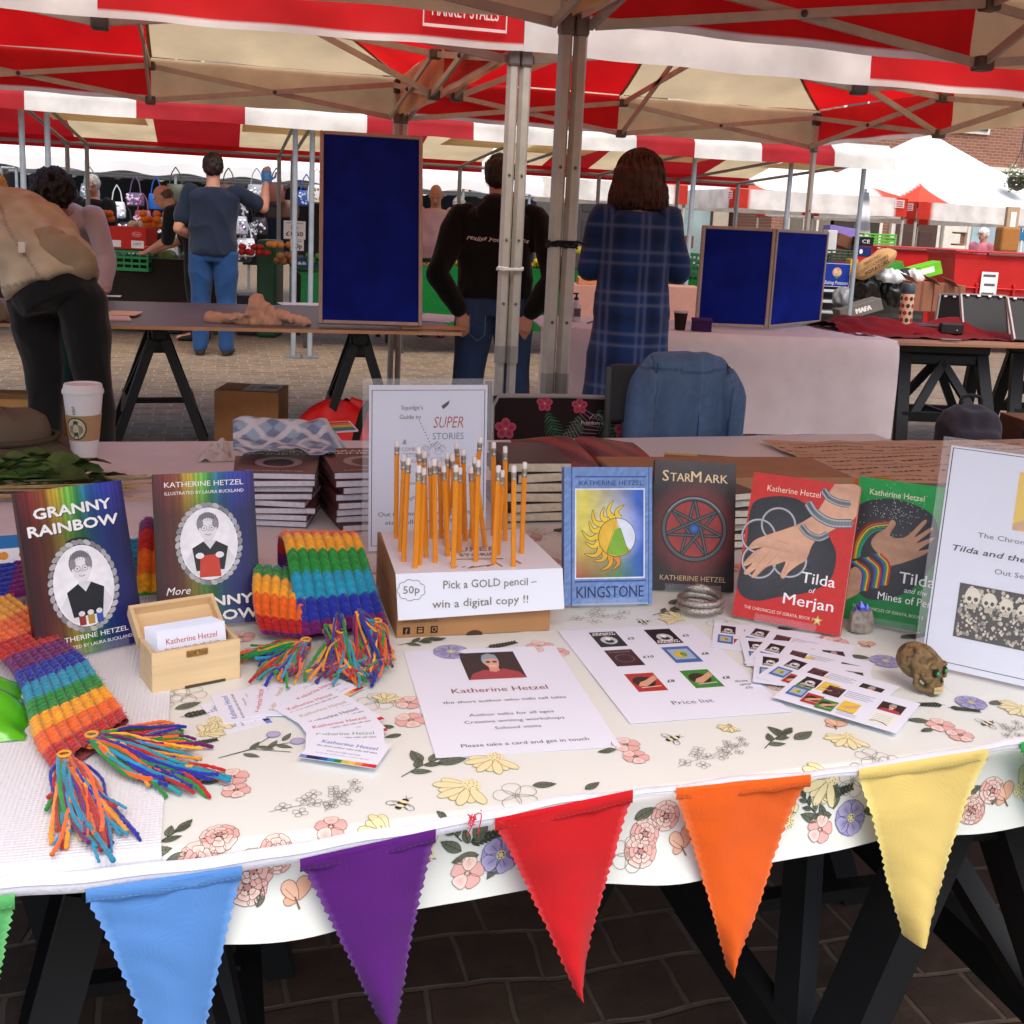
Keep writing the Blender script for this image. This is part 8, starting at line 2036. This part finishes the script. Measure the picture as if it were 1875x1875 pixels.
def pc(label, px, py, y, wpx, hpx, lines):
    p = Py(px, py, y); k = mpp(px, py, y); w, h = wpx*k, hpx*k
    r = thing('price_card', label, 'price card', p, -PSI, 'handwritten price cards'); m = MB(); m.box((0, .006, h/2), (w, .004, h), S('#e3d9d2')); cv = Cv(m, lambda a, b, l: V(a*w-w/2, .0035-l, b*h), .0015)
    for t, x, y_, hh, ww in lines: cv.text(t, x, y_, hh, INK, 1, 'C', .02, w=ww)
    m.build('card', PRINT, r); m = MB(); m.bar((0, .012, -.15), (0, .012, h*.6), .008, .008, S('#6a5a4a')); m.build('stick', WOOD, r)
pc('white price card reading 2 for £1.50', 539, 438, 11.3, 40, 33, [('Large Cauliflower', .5, .86, .06, .8), ('2 for', .5, .55, .2, .34), ('£1-50', .5, .18, .24, .78)])
pc('smaller white price card reading 50p', 544, 459, 11.25, 24, 20, [('50p', .5, .22, .42, .7), ('Fresh Pack', .5, .82, .1, .7)])
def d2(cv, w, h): cv.text('F&B', .45, .3, .3, WH, 1, w=.5)
bx('carton', 'dark blue fruit carton on the green counter by the price cards', 'carton', 552, 490, 11.1, 44, 18, .3, S('#24406a'), draw=d2)
bx('waste_bin', 'dark green bin behind the man in the navy t-shirt', 'bin', 487, 500, 11.8, 36, 60, .4, S('#1f4a30'), mat=PLASTIC, bev=.03, gnd=True)
crate('plastic_crate', 'green slatted crate right of the woman in the dress', 1262, 500, 11.2, 44, 36, .35, S('#1f7a40'), 'green crates behind the woman')
crate('plastic_crate', 'green slatted crate behind the woman, below another', 1262, 536, 11.2, 48, 34, .35, S('#1b6a38'), 'green crates behind the woman')
bx('carton', 'brown carton on the counter left of the low blue board', 'carton', 1252, 454, 11.4, 34, 22, .3, S('#a9764f'))
bx('carton', 'pinkish cardboard box behind the hand gel bottle', 'carton', 1085, 575, 9.4, 90, 52, .4, S('#a9796a'), gnd=True)
bx('carton', 'long pinkish cardboard box behind the woman in the dress', 'carton', 1250, 590, 9.4, 60, 64, .4, S('#a97a6c'), gnd=True)
bx('carton', 'low wide carton on top of the pinkish box', 'carton', 1082, 522, 9.45, 46, 13, .3, S('#b5734a'))
# crates stored under the counters
for k, (px, w_, c_, lab) in enumerate(((300, 60, '#16181a', 'dark crate under the fruit counter left of the jeans'), (365, 50, '#17191b', 'dark crate under the fruit counter behind the jeans'), (470, 70, '#1b2130', 'dark blue crate under the fruit counter right of the jeans'), (240, 60, '#15171a', 'dark crate under the fruit counter near the green crate'))):
    q = Py(px, 500, 12.2); m = MB(); m.box((0, 0, .22), (w_*.006, .4, .42), S(c_), bev=.01); m.box((0, -.203, .4), (w_*.0025, .004, .018), S('#d8403a')); o = m.build('storage_crate', PLASTIC, loc=(q.x, 12.15+.35*(k % 2), 0)); tag(o, lab, 'crate', 'dark crates stored under the fruit counter')

# bag stall with a white awning
r = thing('bag_stall', 'stall with a long white awning hung with handbags', 'market stall', (.4, 16, 0))
def aw(u, v):
    x = lerp(-3.2, 4.2, u); t = v
    if t < .75: return V(x, 1.4-1.6*t/.75, 2.75-.82*t/.75-.05*sin(u*30)**2*t+.03*sin(pi*t))
    return V(x, -.2, 1.93-.05*sin(u*30)**2-.16*(t-.75)/.25)
m = MB(); m.grid(aw, 90, 20, S('#f2f1ee')); m.build('awning', TENT, r, smooth=True, angle=60, fix=False)
m = MB()
for x in (-3, -1, 1, 3, 4): m.tube([(x, -.15, 0), (x, -.15, 1.9)], .02, 8, GALV); m.tube([(x, 1.3, 0), (x, 1.3, 2.7)], .02, 8, GALV)
m.tube([(-3.2, -.15, 1.8), (4.2, -.15, 1.8)], .018, 8, GALV); m.tube([(-3.2, .5, 1.7), (4.2, .5, 1.7)], .018, 8, GALV); m.build('frame', METAL, r, smooth=True)
def mbag(label, x, z, w, h, col, y=15.8, two=None, long=.22):
    o = thing('handbag', label, 'handbag', (x, y, z), -PSI+random.Random(x*99).uniform(-.5, .5), 'handbags hanging on the bag stall')
    m = MB(); m.loft([ring(V(0, 0, zz*h), V(ww*w/2, 0, 0), V(0, dd, 0), 16) for zz, ww, dd in ((0, .75, .03), (.08, .95, .055), (.5, 1, .06), (.9, .86, .035), (1, .8, .012))], S(col), cap=True)
    if two:
        for k in range(26):
            rn = random.Random(k+int(x*50)); a = rn.uniform(.15, .85); xx = rn.uniform(-.38, .38)*w; m.ball((xx, -.052, a*h), (.018, .006, .018), S(rn.choice(two)), seg=6, rings=4)
    m.build('bag_body', GLOSSP, o, smooth=True)
    m = MB()
    for s in (-1, 1): m.tube(catmull([V(s*w*.3, 0, h*.95), V(s*w*.2, .01, h+long*.6), V(0, .01, h+long)], 10), .008, 6, S(col))
    m.build('strap', FABRIC, o, smooth=True)
def bagat(px, py, w, h, col, label, two=None, y=15.7): p = Py(px, py, y); mbag(label, p.x, p.z, w, h, col, y, two)
bagat(215, 400, .22, .22, '#c9ccd2', 'white and blue handbag on long straps, leftmost of the bright bags', ['#8fa8c8', '#ffffff', '#5a6a7a'])
bagat(248, 378, .26, .18, '#5a4a66', 'purple flowered handbag beside the white one', ['#b08ac0', '#c99ab0', '#d8c8d8'])
bagat(286, 385, .22, .22, '#1f55a0', 'bright blue bag behind the stooping man')
bagat(560, 378, .26, .22, '#2f4f9a', 'blue handbag by the grey pole', ['#c8d0e0', '#5a78b8'])
for k, (px, py, c_) in enumerate(((190, 430, '#22242a'), (232, 440, '#2a2a30'), (270, 430, '#1c1d22'), (205, 460, '#1d2128'), (440, 400, '#26262a'), (455, 440, '#34343c'), (430, 450, '#22242c'), (475, 430, '#2b2226'), (445, 480, '#3a3a44'), (500, 400, '#2a1d1a'), (300, 430, '#202226'), (135, 400, '#2c2c30'))):
    bagat(px, py, .24, .24, c_, 'dark handbag among those hanging in the shade of the bag stall', ['#8a8a94', '#d8d8de'] if k % 3 else None)
for k, (px, py, c_, lab, tw) in enumerate(((165, 372, '#6a6f78', 'grey metallic handbag left of the white one', ['#d0d4da', '#9aa0a8']), (262, 420, '#7a3a4a', 'dark rose handbag under the purple one', ['#c08a9a', '#e0c0c8']), (322, 372, '#3a3f2c', 'olive handbag high on the rail', None), (418, 372, '#54321f', 'brown leather handbag right of the man in navy', None), (470, 372, '#8a8d92', 'silver handbag at the right of the bag stall', ['#e8e8ee', '#b0b4ba']), (505, 372, '#5a2c22', 'rust brown handbag near the grey poles', None), (530, 400, '#4a2a20', 'brown shoulder bag above the price cards', None), (580, 372, '#c9c4ba', 'cream handbag beside the tall blue board', ['#8a7a6a']), (180, 460, '#33506a', 'slate blue shoulder bag low behind the crates', None), (240, 470, '#5a5f68', 'grey patterned bag low behind the crates', ['#e8e8ea', '#2a2a2e']), (450, 470, '#c9c9d0', 'silvery sequinned bag right of the jeans', ['#ffffff', '#6a6a78', '#d080b0']), (436, 430, '#9a9aa8', 'pale sequinned bag right of the navy t-shirt', ['#ffffff', '#4a4a58', '#c0a0d0']))):
    bagat(px, py, .27, .25, c_, lab, tw, 15.6-.05*(k % 3))
# rail of dark garments
rl = thing('clothes_rail', 'rail of dark clothes at the back of the bag stall', 'clothes rail', (.4, 17.1, 0)); m = MB(); m.tube([(-3.4, 0, 1.75), (4.4, 0, 1.75)], .02, 8, GALV)
for x in (-3.4, 0, 4.4): m.tube([(x, 0, 0), (x, 0, 1.75)], .02, 8, GALV)
m.build('rail', METAL, rl, smooth=True); rn = random.Random(31)
for k in range(26):
    x = -3.2+.3*k; c_ = rn.choice(['#17181c', '#1f2026', '#24201f', '#1a2030', '#2b2b2f', '#20262a']); hh = rn.uniform(.9, 1.3)
    m = MB(); m.loft([ring(V(0, 0, z), V(w, 0, 0), V(0, d, 0), 14) for z, w, d in ((1.72, .04, .02), (1.66, .17, .05), (1.4, .17, .06), (1.72-hh, .19, .07))], S(c_)); o = m.build('hanging_garment', FABRIC, loc=(.4+x, 17.1, 0), smooth=True); tag(o, 'dark garment hanging on the rail behind the handbags', 'garment', 'dark clothes on the rail')
# parked car glimpsed at the far left
car = thing('parked_car', 'pale blue grey car glimpsed at the far left behind the poles', 'car', (-4.3, 20.5, 0), radians(-8))
m = MB(); m.loft([ring(V(x, 0, z), V(0, .82*w, 0), V(0, 0, h), 16) for x, w, z, h in ((-2.0, .8, .6, .26), (-1.8, .95, .62, .36), (-.6, 1, .66, .4), (.8, 1, .66, .4), (1.8, .95, .62, .36), (2.05, .8, .56, .24))], S('#93a7b0')); m.build('car_body', GLOSS, car, smooth=True)
m = MB(); m.loft([ring(V(x, 0, z), V(0, w, 0), V(0, 0, h), 14) for x, w, z, h in ((-1.5, .6, .95, .1), (-.9, .66, 1.05, .36), (.4, .66, 1.05, .38), (1.2, .6, .95, .1))], S('#2f3a40')); m.build('cabin', GLASS, car, smooth=True)
for sx in (-1.25, 1.3):
    for sy in (-1, 1): m = MB(); m.tube([(sx, sy*.62, .32), (sx, sy*.84, .32)], .32, 20, S('#1a1a1b')); o = m.build('wheel', RUBBER, car); m = MB(); m.tube([(sx, sy*.83, .32), (sx, sy*.86, .32)], .19, 14, S('#9a9ca0')); m.build('hub_cap', METAL, o)

# ------------------------------------------------------------------ right background: bins, boxes, barriers
def waste(label, x, y, rz, w, d, h, lettering=None):
    r = thing('waste_container', label, 'bin', (x, y, 0), rz, 'red wheeled waste containers')
    c = S('#c31f1e'); m = MB(); m.loft([[V(-w/2*k, -d/2*q, z), V(w/2*k, -d/2*q, z), V(w/2*k, d/2*q, z), V(-w/2*k, d/2*q, z)] for z, k, q in ((.18, .9, .85), (h-.06, 1, 1), (h, 1.03, 1.04))], c)
    for z in (.45, .62, .80): m.box((0, -d/2*lerp(.87, 1, z/h)-.012, z), (w*.9, .035, .02), c, bev=.008)
    for x_ in (-.3, 0, .3): m.box((x_*w, -d/2*.97-.012, .55), (.03, .04, .62), tuple(q*.92 for q in c), bev=.01)
    if lettering: lettering(Cv(m, lambda a, b, l: V(a, -d/2*.96-.05-l, b), .002))
    m.build('container_body', M(rough=.4, var=.12, vscale=4, spec=.4), r)
    m = MB(); m.box((0, -d*.02, h+.035), (w*1.04, d*1.05, .03), S('#b51d1c'), bev=.012); m.box((0, -d/2-.02, h+.01), (w*.5, .06, .035), S('#6f3a34'), bev=.01); m.build('lid', PLASTIC, r)
    for sx in (-1, 1):
        for sy in (-1, 1): m = MB(); m.tube([(sx*w*.38-.02, sy*d*.3, .09), (sx*w*.38+.02, sy*d*.3, .09)], .085, 14, S('#1c1c1d')); m.build('wheel', RUBBER, r)
def lt(cv):
    cv.rect(-.42, .42, -.22, 1.0, S('#e9e6e2'), 1)
    for k in range(5): cv.rect(-.40+.02*(k % 2), .94-.11*k, -.25, .97-.11*k, S('#55555a'), 2)
    cv.text('Palecycle', -.24, .30, .075, WH, 3, 'C', .02, w=.42)
q1 = Py(1800, 560, 11.9); q2 = Py(1640, 530, 14.2)
waste('red waste container with a white notice and lettering at the right edge', q1.x+.18, q1.y, -.28, 1.5, .95, 1.2, lt)
waste('red waste container behind the potato sack', q2.x, q2.y, -.2, 1.7, .95, 1.2)
HB = 'rubbish heaped beside the red containers'
def baking(cv, w, h):
    cv.line([(.02, .03), (.98, .03), (.98, .97), (.02, .97)], .03, S('#dcd6cc'), 1, True); cv.ell(.5, .62, .17, .2, S('#d9a08a'), 1, 18); cv.ell(.44, .66, .07, .1, S('#e6c9a0'), 2, 12); cv.ell(.58, .6, .08, .09, S('#d9c08a'), 2, 12); cv.poly([(.4, .46), (.6, .46), (.5, .32)], S('#3f8a5a'), 2)
    cv.text('Baking Potatoes', .5, .12, .15, WH, 2, 'C', 0, .25, w=.86)
bx('carton', 'blue carton lettered Baking Potatoes beside the low blue board', 'carton', 1530, 526, 10.9, 50, 44, .3, S('#1c3a9a'), draw=baking)
def shelf():
    p = Py(1522, 575, 10.95); r = thing('shelf_rack', 'white and grey shelf rack under the blue carton', 'rack', p, -PSI)
    for k in range(3):
        m = MB(); m.box((0, .1, .02+.12*k), (.26, .3, .03), S('#d5d8da'), bev=.006); m.build('shelf', PLASTIC, r)
    for sx in (-1, 1): m = MB(); m.tube([(sx*.13, 0, -.55), (sx*.13, 0, .3)], .012, 8, S('#8d949a')); m.build('upright', METAL, r, smooth=True)
shelf()
# potato sack
p = Py(1610, 500, 10.7); k = mpp(1610, 480, 10.7)
r = thing('potato_sack', 'brown paper potato sack with printed lettering lying on the heap', 'sack', (p.x-.0, p.y, p.z), 0); r.rotation_euler = (0, -radians(33), -PSI)
def sack(u, v):
    a = 2*pi*u; x = lerp(-.27, .27, v); f = (1-abs(2*v-1)**5); n = noise3((cos(a)*1.5, sin(a)*1.5, v*4), 1, 81)
    return V(x, .10*sin(a)*f*(1+.2*n)+.0, .115+.115*cos(a)*f*(1+.18*n)*(1-.25*v)+.02*n)
m = MB(); m.grid(sack, 40, 30, S('#b98d5a'))
cv = Cv(m, lambda a, b, l: V(a, -sqrt(max(.0004, 1-((b-.115)/.125)**2))*.108-.006-l, b), .002)
cv.text('SELECTED', -.02, .175, .028, S('#4a3520'), 1, 'C', .01, w=.2); cv.text('LINCOLNSHIRE', -.02, .125, .034, S('#4a3520'), 1, 'C', .015, w=.33); cv.text('POTATOES', -.02, .07, .042, S('#4a3520'), 1, 'C', .03, w=.28)
m.build('sack_body', M(rough=.8, var=.1, vscale=12, bump=.4, bscale=30), r, smooth=True, angle=180, fix=False)
bx('carton', 'bright green carton lying on the heap by the red container', 'carton', 1700, 508, 11.0, 54, 24, .25, S('#6fbf2a'), roll=-.3, draw=lambda cv, w, h: (cv.rect(.3, .3, .75, .75, S('#e6eeda'), 1), cv.rect(.05, .1, .25, .9, S('#3f8a2a'), 1)))
bx('carton', 'green carton under the potato sack', 'carton', 1630, 512, 10.85, 60, 26, .3, S('#3f8a2f'), roll=-.35, draw=lambda cv, w, h: cv.rect(.1, .2, .5, .8, S('#9ac47a'), 1))
crate('plastic_crate', 'bright green crate at the top of the heap', 1610, 448, 11.6, 62, 20, .3, S('#58b030'))
bx('carton', 'purple carton at the back of the heap', 'carton', 1545, 432, 11.8, 56, 16, .3, S('#8a7ac0'), roll=.12)
bx('carton', 'white carton standing beside the low blue board', 'carton', 1521, 464, 11.3, 18, 42, .2, S('#dcdcdc'))
bx('carton', 'black and white carton in the heap', 'carton', 1585, 450, 11.2, 28, 16, .25, S('#1b1b1d'), draw=lambda cv, w, h: cv.text('CE', .5, .3, .4, WH, 1, w=.5))
bx('carton', 'dark blue printed carton in the heap above the sack', 'carton', 1582, 470, 11.0, 26, 18, .25, S('#1b2f6a'), draw=lambda cv, w, h: cv.ell(.25, .5, .12, .25, WH, 1, 12))
crate('plastic_crate', 'dark green crate left in the heap', 1545, 478, 11.1, 50, 20, .35, S('#1d4a34'))
bx('carton', 'brown carton tipped in the heap', 'carton', 1550, 455, 11.5, 44, 22, .3, S('#7a4f3c'), roll=.3)
bx('carton', 'grey carton lettered MAFA lying tilted on the heap', 'carton', 1580, 578, 10.3, 78, 22, .3, S('#6d6760'), roll=-.33, draw=lambda cv, w, h: cv.text('MAFA', .55, .3, .42, S('#ddd8cf'), 1, 'C', .03, w=.36))
for k, (px, py, w_, h_, c_, y_, lab) in enumerate(((1580, 545, 50, 40, '#191718', 10.9, 'black rubbish bag in the heap left of the white one'), (1640, 560, 56, 60, '#1c1c1e', 10.8, 'black rubbish bag in the heap behind the spotted bottle'), (1632, 516, 52, 20, '#dfe3e6', 10.75, 'white plastic bag on top of the black rubbish bag'), (1672, 520, 28, 24, '#d9c9c6', 10.8, 'pinkish white crumpled packaging by the green carton'), (1540, 560, 26, 30, '#8a8d90', 10.6, 'clear crumpled plastic bag by the leaning pole'))):
    p = Py(px, py, y_); kk = mpp(px, py, y_); W_, H_ = w_*kk, h_*kk
    m = MB(); m.ball((0, 0, H_/2), (W_/2, .14, H_/2)); m.ball((W_*.15, 0, H_*.8), (W_*.25, .08, H_*.25))
    remesh('rubbish_bag', m, .012, M(rough=.3, var=.15, vscale=20, bump=.4, bscale=25, spec=.5), None, S(c_), 2, .03, 11).location = p
    o = bpy.data.objects['rubbish_bag'] if k == 0 else COL.objects[-1]; tag(o, lab, 'rubbish bag', HB)
bx('carton', 'yellow carton wedged left of the potato sack', 'carton', 1562, 505, 10.85, 14, 30, .2, S('#d9b73a'))
# crates holding up the heap
for k, (px, lab) in enumerate(((1545, 'dark pallet box under the left of the heap'), (1610, 'dark pallet box under the middle of the heap'), (1670, 'dark pallet box under the right of the heap'))):
    q = Py(px, 520, 11.25); m = MB(); m.box((0, 0, .42), (.5, .45, .82), S('#2a2826'), bev=.01)
    for z in (.2, .45, .7): m.box((0, -.228, z), (.46, .006, .05), S('#3a3734'))
    o = m.build('pallet_box', PLASTIC, loc=(q.x, 11.5, 0)); o.rotation_euler = (0, 0, -PSI); tag(o, lab, 'pallet box', 'dark pallet boxes under the heap')
# crowd barriers
def barrier(label, px, y, rz, w=1.9):
    p = Py(px, 480, y); r = thing('crowd_barrier', label, 'barrier', (p.x, y, 0), rz, 'steel crowd barriers'); g_ = S('#9aa0a4')
    m = MB(); m.tube(catmull([(-w/2, 0, .15), (-w/2, 0, .9), (-w/2+.1, 0, 1.08), (0, 0, 1.1), (w/2-.1, 0, 1.08), (w/2, 0, .9), (w/2, 0, .15)], 40), .02, 8, g_); m.tube([(-w/2, 0, .2), (w/2, 0, .2)], .016, 8, g_); m.build('frame', METAL, r, smooth=True)
    m = MB()
    for k in range(13): x = -w/2+w*(k+1)/14; m.tube([(x, 0, .2), (x, 0, 1.08)], .009, 6, g_)
    m.build('bars', METAL, r, smooth=True)
    for sx in (-1, 1): m = MB(); m.tube([(sx*w*.36, -.25, .02), (sx*w*.36, 0, .16), (sx*w*.36, .25, .02)], .016, 6, g_); m.build('foot', METAL, r, smooth=True)
barrier('steel crowd barrier behind the leaning pole', 1590, 19.5, -.15); barrier('steel crowd barrier in front of the dark wooden door', 1640, 19.2, .25)
# striped parasol furled, hanging basket, lamp box
p = Py(1575, 450, 14.5); r = thing('furled_parasol', 'furled grey and white striped parasol behind the leaning pole', 'parasol', (p.x, p.y, 0)); m = MB()
m.grid(lambda u, v: V((.05+.16*v)*cos(2*pi*u)*(1+.15*sin(8*pi*u)), (.05+.16*v)*sin(2*pi*u)*(1+.15*sin(8*pi*u)), 2.0-1.3*v), 32, 12, lambda u, v: S('#e2e2e0') if int(v*7) % 2 else S('#6a6f72')); m.build('canopy', FABRIC, r, smooth=True, fix=False); m = MB(); m.tube([(0, 0, 0), (0, 0, 2.05)], .02, 8, S('#8d8f92')); m.build('pole', METAL, r)
p = Py(1865, 325, 18); r = thing('hanging_basket', 'hanging basket of white flowers and leaves at the right edge', 'flower basket', p); rn = random.Random(21); m = MB()
m.lathe([(.02, -.25), (.16, -.18), (.2, -.02), (.19, 0)], 16, S('#3a332b')); m.build('basket', FABRIC, r, smooth=True)
lf = MB()
for k in range(420):
    d = V(rn.gauss(0, 1), rn.gauss(0, 1), rn.gauss(0, .8)).normalized()*rn.uniform(.12, .3); a = V(rn.uniform(-1, 1), rn.uniform(-1, 1), rn.uniform(-1, 1)).normalized(); b_ = a.orthogonal().normalized(); s_ = rn.uniform(.02, .04)
    lf.add([d-a*s_, d+b_*s_*.6, d+a*s_, d-b_*s_*.6], [(0, 1, 2, 3)], S('#eae6dc') if k % 3 == 0 else S('#5c7a3a'))
lf.build('flowers', LEAF, r, fix=False); m = MB()
for k in range(3): m.tube([V(.18*cos(k*2.1), .18*sin(k*2.1), 0), V(0, 0, .55)], .006, 5, S('#2a2a2a'))
m.tube([V(0, 0, .55), V(0, 0, 1.2), V(0, 2, 1.25)], .012, 6, S('#2a2a2a')); m.build('hanger', METAL, r)
# brown wooden stand box at the right beyond the container
bx('carton', 'brown lamp shaped wooden box beyond the red container', 'box', 1848, 462, 15.0, 34, 46, .3, S('#a8713a'), bev=.04)
bx('notice_board', 'beige post with a small white notice at the right', 'notice board', 1850, 440, 15.6, 22, 60, .1, S('#b79a78'), draw=lambda cv, w, h: cv.rect(.3, .4, .75, .85, WH, 1))

# ties on the gazebo poles
m = MB(); c_ = V(PX1-.025, 3.465, 1.246); d_ = V(PX1+.025, 3.465, 1.246)
def tie(label, c_, d_, col, turns, r0, seed=0, tail=True):
    m = MB(); rn = random.Random(seed); pts = []
    for t in range(turns*16+1):
        a = 2*pi*t/16; side = d_ if cos(a) > 0 else c_; pts.append(V(side.x+.027*cos(a), side.y+.027*sin(a)+.0, c_.z+rn.uniform(-.004, .004)+.006*t/16))
    m.tube(pts, r0, 6, col)
    if tail: m.tube(catmull([pts[-1], pts[-1]+V(.03, -.02, -.01), pts[-1]+V(.06, -.01, .01)], 8), r0, 6, col); m.ball((c_+d_)/2+V(0, -.045, .005), r0*2.4, col, seg=8, rings=6)
    tag(m.build('tie', RUBBER, smooth=True), label, 'tie')
tie('black cord tied round the nearest pair of gazebo poles', c_, d_, S('#17171a'), 3, .004, 1)
tie('white cable tie round the second pair of gazebo poles', V(PX2-.025, 4.235, 1.13), V(PX2+.025, 4.235, 1.13), S('#e2e0da'), 2, .0045, 2, False)
